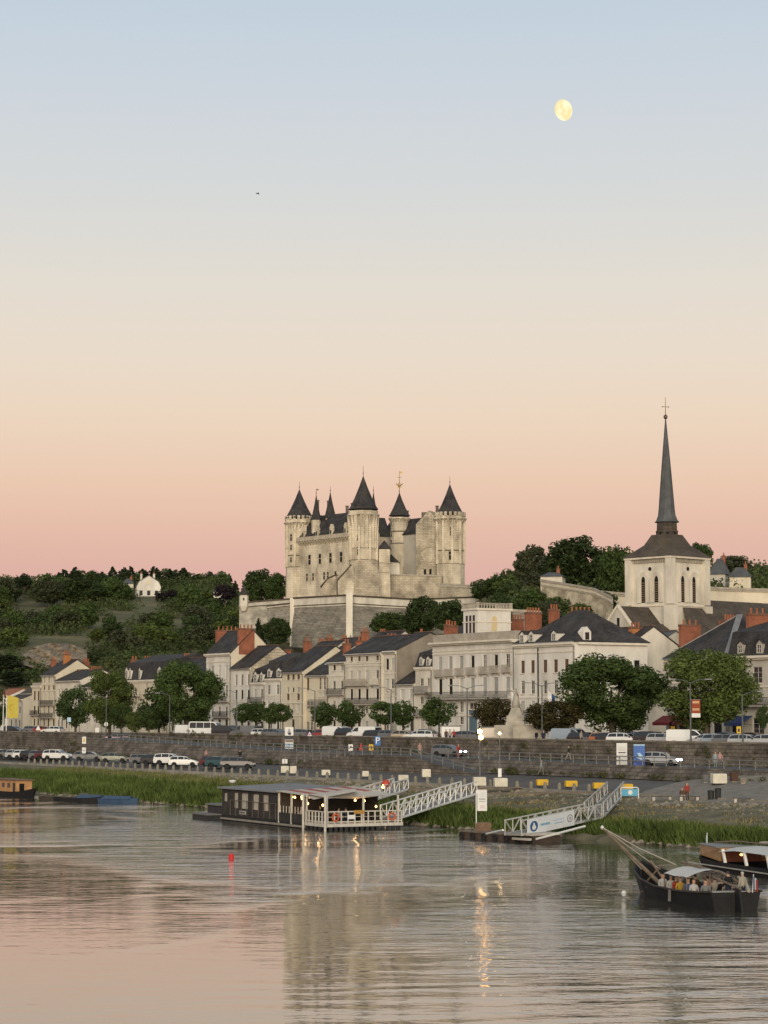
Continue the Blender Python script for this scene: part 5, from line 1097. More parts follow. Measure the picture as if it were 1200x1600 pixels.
tag(link(me, 'hillside_scrub'), 'dense dark green scrub covering the hillsides', 'scrub', kind='stuff')
# bare rock outcrop on the left slope
rv = []; nx, ny = 26, 12
for i in range(nx):
    for j in range(ny):
        px = 26 + 110 * i / (nx - 1); top = lerp(px, [(26, 1030), (55, 1010), (80, 1004), (110, 1006), (136, 1016)]); bot = lerp(px, [(26, 1036), (60, 1046), (136, 1040)]); py = bot + (top - bot) * j / (ny - 1)
        Y = 640 + 26 * j / (ny - 1) + 2.2 * math.sin(i * .9 + j) + R.uniform(-1.6, 1.6); rv.append(PY(px, py, Y))
tag(MB().add(rv, [(i * ny + j, (i + 1) * ny + j, (i + 1) * ny + j + 1, i * ny + j + 1) for i in range(nx - 1) for j in range(ny - 1)]).build('rock_outcrop', mat('tan_rock', (.24, .19, .13), .95, .45, .25, .3, 1.2, stain=.6, stain_col=(.09, .075, .05), stretch=2)), kind='structure')
# ---- tall grass on the river bank
def grass(name, label, n, s0, s1, t0, t1, hmin, hmax, m, seed, wd=.035, prof=None):
    g_ = np.random.default_rng(seed); s = g_.uniform(s0, s1, n); t = t0 + (t1 - t0) * g_.random(n)
    cl_ = .5 + .5 * np.sin(s * .7 + 1.3 * np.sin(t * .6)) * np.sin(s * .23 + t * .5); keep = g_.random(n) < .35 + .65 * cl_; s, t = s[keep], t[keep]; n = len(s)
    if prof is not None: t = t0 + (np.array([lerp(x, prof) for x in s]) - t0) * g_.random(n)
    z = np.array([lerp(x, BANK) for x in t]) - .05; h_ = g_.uniform(hmin, hmax, n) * (.4 + .8 * cl_[keep])
    P_ = np.stack([O0.x + ES.x * s + ET.x * t, O0.y + ES.y * s + ET.y * t, z], 1)
    a = g_.random(n) * 6.283; dx = np.stack([np.cos(a), np.sin(a), np.zeros(n)], 1) * (wd * (.6 + g_.random(n)))[:, None]; ln = g_.normal(size=(n, 3)) * .28; ln[:, 2] = 0
    tip = P_ + ln * h_[:, None] + np.stack([np.zeros(n), np.zeros(n), h_], 1); mid_ = P_ + ln * h_[:, None] * .35 + np.stack([np.zeros(n), np.zeros(n), h_ * .55], 1)
    V_ = np.stack([P_ - dx, P_ + dx, mid_ + dx * .8, tip, mid_ - dx * .8], 1).reshape(-1, 3); F_ = np.arange(5 * n).reshape(n, 5)
    return tag(link(npmesh(name, V_, F_, m), name), label, 'grass', kind='stuff')
GP = [(S_at(x, 5), t_) for x, t_ in ((-60, 13), (100, 12), (330, 9), (660, 5.0), (1000, 3.4), (1250, 3.8))]; GP2 = [(a, b_ * 1.7 + 1) for a, b_ in GP]
gs0, gs1 = S_at(-60, 6), S_at(1290, 3)
gm1 = mat('bank_grass', (.105, .145, .038), .85, .45, .25, island=.8, spec=.1, trans=.25); gm2 = mat('dry_grass', (.27, .22, .10), .9, .3, .2, island=.5, spec=.1, trans=.25)
grass('bank_grass', 'lush tall green grass along the water edge', 130000, gs0, gs1 + 6, .2, 12, .5, 1.3, gm1, 1, .045, GP)
grass('meadow_grass', 'shorter yellowish green grass on the upper river bank', 60000, gs0, gs1 + 6, 3, 14, .25, .7, mat('meadow_green', (.16, .17, .055), .9, .35, .2, island=.5, spec=.1, trans=.25), 4, .045, GP2)
grass('dry_grass', 'dry straw coloured grass at the top of the river bank', 16000, gs0, gs1 + 6, 9, 23, .1, .38, gm2, 2, .04)
# stones at the foot of the quay apron
q = MB()
for i in range(2200):
    s = R.uniform(gs0, gs1); t = R.choice((R.uniform(15, 24.2), R.uniform(19, 24.2), R.uniform(-.3, 1.2))); r_ = R.uniform(.12, .42); p = W(s, t, ground_z(s, max(t, .1)))
    vs_ = [p + Vector((R.uniform(.6, 1) * r_ * x, R.uniform(.6, 1) * r_ * y, R.uniform(.5, .8) * r_ * z)) for x, y, z in ((1, 0, 0), (-1, 0, 0), (0, 1, 0), (0, -1, 0), (0, 0, 1), (0, 0, -1))]
    q.add(vs_, [(0, 2, 4), (2, 1, 4), (1, 3, 4), (3, 0, 4), (2, 0, 5), (1, 2, 5), (3, 1, 5), (0, 3, 5)])
tag(q.build('bank_stones', rubble, fix=False), 'loose grey stones scattered on the river bank', 'stones', kind='stuff')

# weeds rooted in the joints of the quay walls
C, Rr = [], []
for i in range(420):
    s = R.uniform(S_at(-20, 36), S_at(1250, 36)); k = R.random()
    if s > S_RAMP and k < .45: p = W(s, 35.25, 3.65)
    elif s > S_RAMP: p = W(s, 44.9, zmid(s) + (.1 if k < .7 else R.uniform(.3, 1.9)))
    else: p = W(s, 39.9, 3.7 + (0 if k < .6 else R.uniform(.3, 2.8)))
    r_ = R.uniform(.12, .42); C.append(tuple(p)); Rr.append(r_)
V_, F_ = leaves(C, Rr, 16000, .09, 91); tag(link(npmesh('wall_weeds', V_, F_, mat('weed_leaf', (.07, .075, .03), .9, .4, .3, island=.6, spec=.1)), 'wall_weeds'), 'tufts of weeds rooted in the quay walls', 'weeds', kind='stuff')

# ================================================================ VEHICLES
glass_c = mat('car_glass', (.02, .024, .028), .06, 0, spec=.6); tyre_m = mat('tyre', (.02, .02, .02), .85, 0); rim_m = mat('alloy', (.38, .38, .39), .4, 0, metal=.7); lampc = mat('lamp_clear', (.55, .55, .52), .2, 0); lampr = mat('lamp_red', (.28, .02, .015), .3, 0); plastic = mat('black_plastic', (.025, .025, .025), .6, 0)
head_on = mat('headlight_lit', (1.0, .93, .78), .3, 0, emit=45.0)
def car_paint(n, c): return mat('paint_' + n, c, .32, 0, coat=.35, spec=.5)
PAINT = {k: car_paint(k, c) for k, c in dict(white=(.68, .68, .66), silver=(.38, .39, .40), grey=(.13, .135, .14), black=(.022, .022, .025), red=(.28, .03, .03), maroon=(.09, .018, .02), blue=(.05, .09, .19), teal=(.02, .07, .08), green=(.10, .11, .07), purple=(.12, .06, .13), beige=(.42, .34, .25), orange=(.36, .12, .05), paleblue=(.25, .31, .36)).items()}
KINDS = {  # lower outline rear to front, greenhouse points, wheel x, wheel radius, width
    'hatchback': dict(lo=[(-2.02, .26), (-2.08, .55), (-2.0, .95)], gh=[(-1.72, 1.40), (-1.1, 1.49), (-.1, 1.48), (.42, 1.38)], hi=[(1.08, .98), (1.75, .82), (2.04, .58), (2.02, .26)], wx=(-1.26, 1.30), r=.31, w=1.76),
    'estate': dict(lo=[(-2.25, .28), (-2.3, .58), (-2.22, .98)], gh=[(-1.98, 1.42), (-1.2, 1.50), (.0, 1.49), (.5, 1.40)], hi=[(1.2, 1.0), (1.95, .85), (2.25, .6), (2.22, .28)], wx=(-1.38, 1.42), r=.32, w=1.80),
    'suv': dict(lo=[(-2.2, .36), (-2.28, .7), (-2.2, 1.1)], gh=[(-1.98, 1.60), (-1.2, 1.70), (.0, 1.69), (.5, 1.60)], hi=[(1.15, 1.12), (1.95, 1.0), (2.22, .7), (2.2, .36)], wx=(-1.36, 1.40), r=.37, w=1.86),
    'van': dict(lo=[(-2.35, .32), (-2.4, .65), (-2.4, 1.15)], gh=[(-2.36, 1.85), (-2.1, 1.95), (.7, 1.93), (1.0, 1.84)], hi=[(1.75, 1.15), (2.2, 1.02), (2.42, .68), (2.4, .32)], wx=(-1.5, 1.6), r=.34, w=1.9),
    'minibus': dict(lo=[(-2.9, .35), (-2.95, .75), (-2.95, 1.3)], gh=[(-2.9, 2.35), (-2.6, 2.5), (1.3, 2.48), (1.7, 2.36)], hi=[(2.35, 1.35), (2.75, 1.12), (2.95, .75), (2.93, .35)], wx=(-1.75, 2.0), r=.36, w=2.05)}
CARS = {}
def make_car(kind):
    K = KINDS[kind]; W2 = K['w'] / 2; belt = K['lo'][-1][1]; top = max(z for x, z in K['gh']); name = {'van': 'van', 'minibus': 'minibus'}.get(kind, 'car')
    root = thing(name, (0, 0, 0), 0, 'x', name)
    hw = lambda z: W2 - (0 if z <= belt + .02 else (.16 if kind in ('hatchback', 'estate', 'suv') else .09) * W2 * 1.1 * (z - belt) / (top - belt)) - (.03 if z < .4 else 0)
    def arch(cx, r): return [(cx + (r + .07) * math.cos(a), max(K['lo'][0][1], K['r'] + (r + .07) * math.sin(a))) for a in [i * math.pi / 6 for i in range(7)]]
    low = K['lo'] + K['hi'] + arch(K['wx'][1], K['r']) + arch(K['wx'][0], K['r']); up_ = [K['lo'][-1]] + K['gh'] + [K['hi'][0]]; q = MB()
    for sg in (-1, 1):
        q.add([(x, sg * hw(z), z) for x, z in low], [tuple(range(len(low)))]); q.add([(x, sg * hw(z), z) for x, z in up_], [tuple(range(len(up_)))])
    outline = K['lo'] + K['gh'] + K['hi']
    for (x0, z0), (x1, z1) in zip(outline, outline[1:]): q.add([(x0, -hw(z0), z0), (x1, -hw(z1), z1), (x1, hw(z1), z1), (x0, hw(z0), z0)], [(0, 1, 2, 3)])
    q.add([(K['lo'][0][0], -W2 + .1, K['lo'][0][1]), (K['hi'][-1][0], -W2 + .1, K['lo'][0][1]), (K['hi'][-1][0], W2 - .1, K['lo'][0][1]), (K['lo'][0][0], W2 - .1, K['lo'][0][1])], [(0, 1, 2, 3)])
    body = q.build('body', PAINT['white'], root)
    cx = sum(x for x, z in up_) / len(up_); cz_ = sum(z for x, z in up_) / len(up_); cz_ = (belt + top) / 2 + .02
    ins = [(cx + (x - cx) * (.93 if kind != 'van' else .9), cz_ + (z - cz_) * .74) for x, z in up_]
    if kind == 'van': ins = [(x, z) for x, z in ins]; xm = .35; ins = [(max(x, xm), z) for x, z in ins]
    for sg in (-1, 1):
        # side glass in two or more panes, parted by pillars
        xs = sorted(x for x, z in ins); x_min, x_max = xs[0], xs[-1]; cuts = {'hatchback': [-.75, .12], 'estate': [-1.1, .05], 'suv': [-1.05, .05], 'van': [], 'minibus': [-1.6, -.3, .9]}[kind]
        edges = [x_min] + cuts + [x_max]
        def span(x):
            zs = []
            for (xa, za), (xb, zb) in zip(ins, ins[1:] + ins[:1]):
                if (xa - x) * (xb - x) <= 0 and xa != xb: zs.append(za + (zb - za) * (x - xa) / (xb - xa))
            return (min(zs), max(zs)) if zs else (cz_, cz_)
        for a, b_ in zip(edges, edges[1:]):
            a2, b2 = a + .04, b_ - .04; mids = sorted([a2, b2] + [x for x, z in ins if a2 < x < b2]); lo_ = [(x, span(x)[0]) for x in mids]; hi_ = [(x, span(x)[1]) for x in mids[::-1]]
            g_ = MB(); pts = lo_ + hi_; g_.add([(x, sg * (hw(z) + .012), z) for x, z in pts], [tuple(range(len(pts)))]); g_.build('side_window', glass_c, root)
    def screen(a, b_, nm):
        (x0, z0), (x1, z1) = a, b_; d = Vector((x1 - x0, 0, z1 - z0)); n_ = Vector((-d.z, 0, d.x)).normalized(); n_ = n_ if n_.z > 0 else -n_; n_ = n_ * .012
        pa = (x0 + d.x * .1, z0 + d.z * .1); pb = (x0 + d.x * .92, z0 + d.z * .92); k = .9
        MB().add([Vector((pa[0], -hw(pa[1]) * k, pa[1])) + n_, Vector((pb[0], -hw(pb[1]) * k, pb[1])) + n_, Vector((pb[0], hw(pb[1]) * k, pb[1])) + n_, Vector((pa[0], hw(pa[1]) * k, pa[1])) + n_], [(0, 1, 2, 3)]).build(nm, glass_c, root)
    screen(K['hi'][0], K['gh'][-1], 'windscreen'); screen(K['lo'][-1], K['gh'][0], 'rear_window')
    wr = K['r']; tm_ = MB().lathe([(wr * .62, -.1), (wr * .94, -.1), (wr, -.06), (wr, .06), (wr * .94, .1), (wr * .62, .1)], n=14); tv = [(v[0], v[2], v[1]) for v in tm_.v]; tm_.v = tv
    rm_ = MB().lathe([(.03, -.085), (wr * .3, -.095), (wr * .64, -.075), (wr * .64, .075), (wr * .3, .095), (.03, .085)], n=10); rm_.v = [(v[0], v[2], v[1]) for v in rm_.v]
    tme = rme = None
    for x in K['wx']:
        for sg in (-1, 1):
            if tme is None:
                w_ = tm_.build('wheel', tyre_m, root, (x, sg * (W2 - .1), wr)); r_ = rm_.build('rim', rim_m, w_); tme, rme = w_.data, r_.data
            else: w_ = link(tme, 'wheel', root, (x, sg * (W2 - .1), wr)); link(rme, 'rim', w_)
    fx, fz = K['hi'][-2]; rx, rz_ = K['lo'][1]
    for sg in (-1, 1):
        MB().box((fx - .06, sg * (W2 - .24), fz + .06), (.18, .34, .14)).build('headlight', lampc, root)
        MB().box((rx + .05, sg * (W2 - .14), rz_ + .25), (.12, .18, .28)).build('tail_light', lampr, root)
        MB().box((K['hi'][0][0] - .25, sg * (W2 + .07), belt + .06), (.14, .16, .12)).build('wing_mirror', plastic, root)
    MB().bx(fx - .02, fx + .035, -W2 * .6, W2 * .6, K['lo'][0][1] + .05, K['lo'][0][1] + .2).build('front_bumper', plastic, root)
    MB().bx(rx - .03, rx + .03, -W2 * .8, W2 * .8, K['lo'][0][1] + .05, K['lo'][0][1] + .2).build('rear_bumper', plastic, root)
    return root, name
PROTO_USED = set()
def car(kind, p, rz, paint, label, group, lit=False):
    if kind not in CARS: CARS[kind] = make_car(kind)
    root, nm = CARS[kind]
    if kind in PROTO_USED: o = dup(root, p, rz, label, group)
    else:
        PROTO_USED.add(kind); KIDS[root.name] = [(c, list(c.children)) for c in root.children]; o = root; o.location = p; o.rotation_euler = (0, 0, rz); o['label'] = label; o['group'] = group
    for c in o.children:
        b_ = c.name.split('.')[0]
        if b_ == 'body': objmat(c, 0, PAINT[paint])
        if b_ == 'headlight' and lit: objmat(c, 0, head_on)
    return o
for k_ in KINDS: CARS[k_] = make_car(k_)
GL, GU = 'cars parked on the lower quay', 'vehicles parked on the upper street'
for px, py, kind, col, rz, lab in ((3, 1184.5, 'hatchback', 'white', -.3, 'white car at the left frame edge of the lower quay row'), (17, 1185, 'estate', 'grey', -.32, 'grey estate second from the left end of the lower quay'), (29, 1185.5, 'hatchback', 'silver', -.3, 'silver car third from the left end of the lower quay'), (41, 1186, 'hatchback', 'white', -.3, 'white car fourth from the left end of the lower quay'),
        (54, 1186.5, 'estate', 'black', -.3, 'black estate in the middle of the far left car row'), (66, 1187, 'hatchback', 'grey', -.3, 'dark grey hatchback left of the maroon car'), (77, 1187, 'estate', 'maroon', -.3, 'maroon car next to the last white one of the far left row'), (90, 1188, 'suv', 'white', -.28, 'white tall car at the right end of the far left row'),
        (139, 1189, 'estate', 'grey', -.12, 'lone grey car right of the far left row on the lower quay'), (179, 1191.5, 'hatchback', 'green', -.05, 'olive green car standing alone on the lower quay'), (228, 1194.5, 'estate', 'grey', -.2, 'dark grey car first in the group of four on the lower quay'), (245, 1195.5, 'estate', 'black', -.2, 'black car second in the group of four'), (266, 1196, 'suv', 'white', -.2, 'white tall car behind the bright white hatchback'), (287, 1198, 'hatchback', 'white', -.02, 'bright white hatchback seen side on, front of the group of four'),
        (337, 1198.5, 'hatchback', 'maroon', -.3, 'dark red car half hidden behind the teal and black cars'), (348, 1199.5, 'estate', 'teal', -.3, 'dark teal car left of the black off-roader'), (372, 1202.5, 'suv', 'black', -.08, 'black off-road car at the right end of the lower quay row')):
    car(kind, on_ground(px, py, 24), rz, col, lab, GL)
def mid_at(px, t=41.0): s = S_at(px, t); return W(s, t, zmid(s) + .01)
car('hatchback', mid_at(701), -.55, 'grey', 'dark car with headlights on driving past the lit lamp posts', 'cars driving on the ramp road', True)
car('hatchback', mid_at(1032, 40), -.40, 'silver', 'silver car with headlights on, driving right of the blue banner', 'cars driving on the ramp road', True)
up_list = [(22, 'hatchback', 'black', 'dark car near the flagpoles on the upper street'), (56, 'estate', 'grey', 'dark grey car before the small cream house far left'), (70, 'hatchback', 'red', 'bright red car before the house with dark balconies'), (82, 'hatchback', 'white', 'small white car right of the red car at far left'),
    (297, 'van', 'white', 'white van left of the white minibus'), (325, 'minibus', 'white', 'white minibus with tinted windows on the upper street'), (355, 'van', 'black', 'black low van right of the white minibus'), (384, 'van', 'grey', 'grey van under the leftmost pollarded tree'), (414, 'hatchback', 'white', 'small white car between the clump of pollarded trees'), (432, 'estate', 'grey', 'dark grey car under the right of the tree clump'),
    (476, 'estate', 'grey', 'grey car just right of the tall poster panel'), (498, 'hatchback', 'purple', 'purple car behind the triangular road sign'), (514, 'hatchback', 'red', 'dull red car right of the purple car'), (530, 'van', 'white', 'white panel van behind the white hatchback'), (548, 'suv', 'black', 'black off-road car left of the white people carrier'), (569, 'van', 'white', 'white people carrier above the yellow sign'), (594, 'estate', 'black', 'black car behind the parking sign'),
    (617, 'estate', 'grey', 'dark car under the paired pollarded trees'), (636, 'hatchback', 'beige', 'beige car before the lowest white house'), (656, 'estate', 'white', 'white estate before the slim house with dormers'), (737, 'estate', 'grey', 'grey car between the white trailer and the pinkish truck box'),
    (893, 'van', 'paleblue', 'pale blue people carrier under the bronze tree'), (917, 'estate', 'black', 'black car right of the pale blue people carrier'), (934, 'hatchback', 'grey', 'grey car under the left of the big chestnut'), (949, 'hatchback', 'orange', 'rusty orange car under the big chestnut'), (962, 'estate', 'black', 'black car above the white banner'), (976, 'hatchback', 'white', 'white car right above the white banner'), (1002, 'hatchback', 'white', 'white car right above the blue banner'),
    (1022, 'suv', 'black', 'black off-road car right of the cars above the banners'), (1042, 'estate', 'silver', 'silver estate left of the white delivery van'), (1076, 'van', 'white', 'white delivery van under the street banner'), (1104, 'estate', 'silver', 'silver car right of the white delivery van'), (1126, 'hatchback', 'paleblue', 'pale blue car fourth from the right edge'), (1147, 'estate', 'grey', 'grey car third from the right edge of the street'), (1168, 'hatchback', 'silver', 'silver car second from the right edge of the street'), (1192, 'estate', 'silver', 'silver car at the right frame edge of the street')]
for i, (px, kind, col, lab) in enumerate(up_list):
    p = at(px, 48.6 + (i % 3) * .5); p.z = 6.445; car(kind, p, -.5 + R.uniform(-.15, .2) + (math.pi if i % 4 == 3 else 0), col, lab, GU)
# a second, more distant line of cars by the houses
for i, (px, kind, col, lab) in enumerate(((540, 'hatchback', 'silver', 'silver car farther back near the wide cream house'), (670, 'hatchback', 'grey', 'grey car close to the slim house with dormers'), (985, 'estate', 'black', 'dark car in the back line under the big chestnut'), (1060, 'hatchback', 'black', 'black car in the back line near the red awning'), (1140, 'hatchback', 'blue', 'blue car in the back line below the ornate stone building'), (1180, 'estate', 'maroon', 'maroon car in the back line at the cafe'))):
    p = at(px, 64); p.z = 6.445; car(kind, p, QA + .1, col, lab, 'cars parked by the house fronts')
# white trailer and pinkish truck box on the street
for x0, x1, yt, t_, m, lab, nm in ((690, 719, 1134, 50, white_p, 'plain white box trailer parked left of the lit lamp', 'box_trailer'), (753, 784, 1136, 49.5, PAINT['beige'], 'pinkish beige truck box parked behind the two lamp posts', 'box_trailer')):
    a = at((x0 + x1) / 2, t_); a.z = 6.44; w = (x1 - x0) / F * a.y; h_ = PY(x0, yt, a.y).z - 6.44; o = thing(nm, a, -.1, lab, 'trailer'); MB().bx(-w / 2, w / 2, 0, 2.1, .6, h_).build('box', m, o); MB().bx(-w / 2, w / 2, -.03, 0, h_ - .12, h_ + .03).build('roof_rail', iron_gr, o)
    for x in (-w * .3, w * .3):
        for y in (.2, 1.9): q = MB().lathe([(.3, -.1), (.3, .1)], n=12); q.v = [(v[0] + x, v[2] + y, v[1] + .3) for v in q.v]; q.build('wheel', tyre_m, o)
    MB().bx(-w / 2 - .6, w / 2, .9, 1.2, .4, .58).build('chassis', plastic, o)

# ================================================================ STREET FURNITURE
# kerb bollards
q = MB(); q.lathe([(.23, -.05), (.19, .38), (.2, .42), (.12, .62), (.03, .67)], n=8); bo_me = None; ss = S_at(46, 25.6); i = 0; s_end = S_at(972, 25.6)
while ss < s_end:
    p = W(ss, 25.6, ground_z(ss, 25.6))
    if bo_me is None: o = q.build('bollard', mat('bollard_stone', (.21, .19, .15), .9, .25, 1.5, .02, 6), None, p); bo_me = o.data
    else: o = link(bo_me, 'bollard', None, p, R.random())
    tag(o, 'small stone bollard in the line along the lower quay edge', 'bollard', 'stone bollards along the quay edge'); ss += 2.55
# concrete cubes
def block(px, py, w, h_, m, lab, rz=.1, grp='concrete blocks on the quay', dep=None):
    p = on_ground(px, py, 22); W_ = w / F * p.y; H_ = h_ / F * p.y; d = dep or W_ * .8; o = thing('concrete_block', p, rz, lab, 'block', grp); b_ = .06; q = MB()
    q.add([(sx_ * (W_ / 2 - b_), sy_ * (d / 2 - b_), H_) for sx_, sy_ in ((-1, -1), (1, -1), (1, 1), (-1, 1))] + [(sx_ * W_ / 2, sy_ * d / 2, H_ - b_) for sx_, sy_ in ((-1, -1), (1, -1), (1, 1), (-1, 1))] + [(sx_ * W_ / 2, sy_ * d / 2, .14) for sx_, sy_ in ((-1, -1), (1, -1), (1, 1), (-1, 1))],
          [(0, 1, 2, 3)] + [(i, i + 4, (i + 1) % 4 + 4, (i + 1) % 4) for i in range(4)] + [(i + 4, i + 8, (i + 1) % 4 + 8, (i + 1) % 4 + 4) for i in range(4)] + [(11, 10, 9, 8)]); q.build('body', m, o)
    for x in (-W_ * .32, W_ * .32): MB().bx(x - .1, x + .1, -d / 2 + .05, d / 2 - .05, 0, .14).build('foot', plastic, o)
blk_w = mat('block_white', (.62, .58, .47), .8, .12, 1.5, stain=.3, stain_col=(.35, .31, .24)); blk_y = mat('block_yellow', (.62, .38, .03), .7, .12, 1.5)
for a in ((445, 1209, 12, 12, blk_w, 'leftmost white concrete block below the poster panel'), (458, 1210, 10, 13, blk_w, 'white block beside the leftmost one'), (509, 1213, 13, 10, blk_w, 'white block above the floating restaurant roof'), (571, 1215, 10, 10, blk_w, 'white block with a black and white marker'), (630, 1221, 15, 10, blk_w, 'white block above the upper gangway end'), (666, 1216, 13, 14, blk_w, 'white block with dark recess right of the gangway'),
          (749, 1230, 19, 15, blk_w, 'large white block at the foot of the lit lamp'), (782, 1231, 20, 15, blk_w, 'large white block at the foot of the second lamp'), (847, 1229, 17, 11, blk_y, 'leftmost yellow block on the quay'), (892, 1231, 18, 11, blk_y, 'second yellow block from the left'), (936, 1234, 18, 11, blk_y, 'third yellow block from the left'), (979, 1237, 18, 12, blk_y, 'rightmost yellow block beside the gangway stairs'), (1123, 1226, 22, 17, blk_w, 'big white cube on the gravel esplanade')):
    block(*a)
# lamp posts with swan arms
def lamp(px, ytop, t_, arms, lab, rz=0.0):
    p = at(px, t_); p.z = 6.44; h_ = PY(px, ytop, p.y).z - 6.44; o = thing('street_lamp', p, rz, lab, 'street lamp', 'tall street lamps'); MB().tube([(0, 0, 0), (0, 0, 1.2), (0, 0, h_)], [.13, .10, .06], 8).build('pole', mat('lamp_grey', (.12, .13, .13), .5, .1, 2, metal=.4), o); MB().lathe([(.2, 0), (.2, .5), (.14, .6)], n=8).build('base', MATS['lamp_grey'], o)
    for sg in arms:
        MB().tube([(0, 0, h_ - .1), (sg * .9, 0, h_ + .25), (sg * 1.7, 0, h_ + .35)], [.05, .04, .035], 6).build('arm', MATS['lamp_grey'], o); MB().box((sg * 2.0, 0, h_ + .33), (.8, .28, .13)).build('lamp_head', zinc, o)
for a in ((730, 1075, 47, (-1, 1), 'double armed lamp before the grand white building'), (847, 1071, 47, (-1, 1), 'double armed lamp before the white corner building'), (1079, 1066, 47, (-1, 1), 'double armed lamp carrying the street banner'), (611, 1077, 47, (-1,), 'single armed lamp before the tall narrow cream house'), (492, 1079, 47, (-1,), 'single armed lamp before the yellow stone house'), (370, 1082, 47, (-1,), 'single armed lamp before the tall white house'), (265, 1086, 47, (-1,), 'single armed lamp before the dome shaped tree'), (166, 1090, 47, (-1,), 'single armed lamp before the yellow green tree'), (1160, 1085, 47, (1,), 'single armed lamp at the right edge of the street')): lamp(*a)
# lit lamps on the lower quay
glow = mat('lamp_glow', (1.0, .50, .14), .5, 0, emit=34.0); glow2 = mat('lamp_glow_small', (1.0, .66, .30), .5, 0, emit=30.0); bulb = mat('bulb_glow', (1.0, .50, .15), .5, 0, emit=9.0)
for px, ytop, ybase, m, r_, two, lab in ((750, 1143, 1227, glow, .26, True, 'lit lamp post with two glowing globes on the lower quay'), (781, 1146, 1229, glow2, .14, False, 'slim lamp post with a small light right of the glowing lamp')):
    p = on_ground(px, ybase, 22); h_ = PY(px, ytop, p.y).z - p.z; o = thing('quay_lamp', p, 0, lab, 'street lamp'); MB().tube([(0, 0, 0), (0, 0, h_ - .2)], [.08, .05], 8).build('pole', iron_gr, o); MB().lathe([(.16, 0), (.16, .5), (.1, .6)], n=8).build('base', iron_gr, o)
    MB().lathe([(.02, -r_), (r_ * .7, -r_ * .7), (r_, 0), (r_ * .7, r_ * .7), (.02, r_)], (0, 0, h_), 10).build('globe', m, o, smooth=True)
    if two: MB().lathe([(.02, -r_), (r_ * .7, -r_ * .7), (r_, 0), (r_ * .7, r_ * .7), (.02, r_)], (.12, 0, h_ - .62), 10).build('globe', m, o, smooth=True)
    else: MB().bx(-.18, .18, -.12, .12, 1.0, 1.9).build('control_box', white_p, o)
# signs, posters, banners
def letter(txt, size, m, parent, loc, rot=(math.pi / 2, 0, 0)):
    c = bpy.data.curves.new('letter', 'FONT'); c.body = txt; c.size = size; c.align_x = 'CENTER'; c.align_y = 'CENTER'; c.extrude = .004; ob = bpy.data.objects.new('letter', c); COL.objects.link(ob); bpy.context.view_layer.update()
    me = bpy.data.meshes.new_from_object(ob); bpy.data.objects.remove(ob); me.materials.append(m) if not len(me.materials) else me.materials.__setitem__(0, m)
    o = link(me, 'lettering', parent, loc); o.rotation_euler = rot; return o
def sign(px, y0, y1, w, base, m, lab, shape='rect', name='road_sign', cat='sign', pole_m=None, marks=(), rz=0.0, two_poles=False, top=None):
    """panel between rows y0..y1, w pixels wide, on a post standing at base"""
    D_ = base.y; z0, z1 = PY(px, y1, D_).z - base.z, PY(px, y0, D_).z - base.z; W_ = w / F * D_; o = thing(name, base, rz, lab, cat); pm = pole_m or iron_gr
    for x in ((-W_ / 2 + .05, W_ / 2 - .05) if two_poles else (0,)): MB().tube([(x, .06, -.1), (x, .06, z1 - .05 if not top else top)], .045, 6).build('post', pm, o)
    q = MB(); h_ = z1 - z0; zc_ = (z0 + z1) / 2
    if shape == 'rect': q.bx(-W_ / 2, W_ / 2, -.03, .01, z0, z1)
    elif shape == 'tri': q.prism([(-W_ / 2, z0), (W_ / 2, z0), (0, z1)], -.03, .01, 'y')
    elif shape == 'round': q.prism([(W_ / 2 * math.cos(k * math.pi / 8), zc_ + h_ / 2 * math.sin(k * math.pi / 8)) for k in range(16)], -.03, .01, 'y')
    pn = q.build('panel', m, o)
    for k_, (mx, mz, mw, mh, mm, sh) in enumerate(marks):
        x, z = mx * W_, z0 + mz * h_; a, b_ = mw * W_ / 2, mh * h_ / 2; q = MB(); y_ = -.034 - .004 * (k_ % 3)
        if sh == 'r': q.bx(x - a, x + a, y_, y_ + .003, z - b_, z + b_)
        elif sh == 'o': q.prism([(x + a * math.cos(k * math.pi / 8), z + b_ * math.sin(k * math.pi / 8)) for k in range(16)], y_, y_ + .003, 'y')
        else: q.prism([(x + a * u, z + b_ * v) for u, v in sh], y_, y_ + .003, 'y')
        q.build('printed_mark', mm, pn)
    return o, W_, z0, z1, pn
ink = mat('ink_dark', (.06, .06, .07), .8, 0); inkg = mat('ink_grey', (.30, .31, .32), .8, 0); blu = mat('sign_blue', (.03, .13, .36), .5, .05); yel = mat('sign_yellow', (.62, .40, .03), .5, .05); redp = mat('sign_red', (.42, .03, .03), .5, .05); ban = mat('banner_blue', (.08, .16, .42), .7, .08); cloth_w = mat('banner_white', (.70, .69, .66), .8, .05, 2); cyan = mat('sign_cyan', (.10, .36, .52), .5, .1)
pale_b = mat('print_pale_blue', (.40, .55, .68), .7, 0); navy = mat('print_navy', (.03, .09, .24), .7, 0)
midp = lambda px: mid_at(px, 38.2)
o, W_, z0, z1, pn = sign(590, 1150, 1165, 9, midp(590), blu, 'blue square parking sign with a white P above the spur ramp'); letter('P', (z1 - z0) * .95, white_p, pn, (0, -.036, (z0 + z1) / 2))
sign(548, 1163, 1174, 7, on_ground(548, 1181, 20), cloth_w, 'small white sign with a dark dot left of the yellow sign', marks=((0, .65, .4, .25, ink, 'o'),))
sign(580, 1163, 1173, 7, midp(580), yel, 'small yellow notice sign beside the parking sign', marks=((0, .5, .25, .6, ink, 'r'),))
sign(564, 1160, 1172, 7, mid_at(564, 44.2), redp, 'red triangular folding road sign by the quay wall', 'tri')
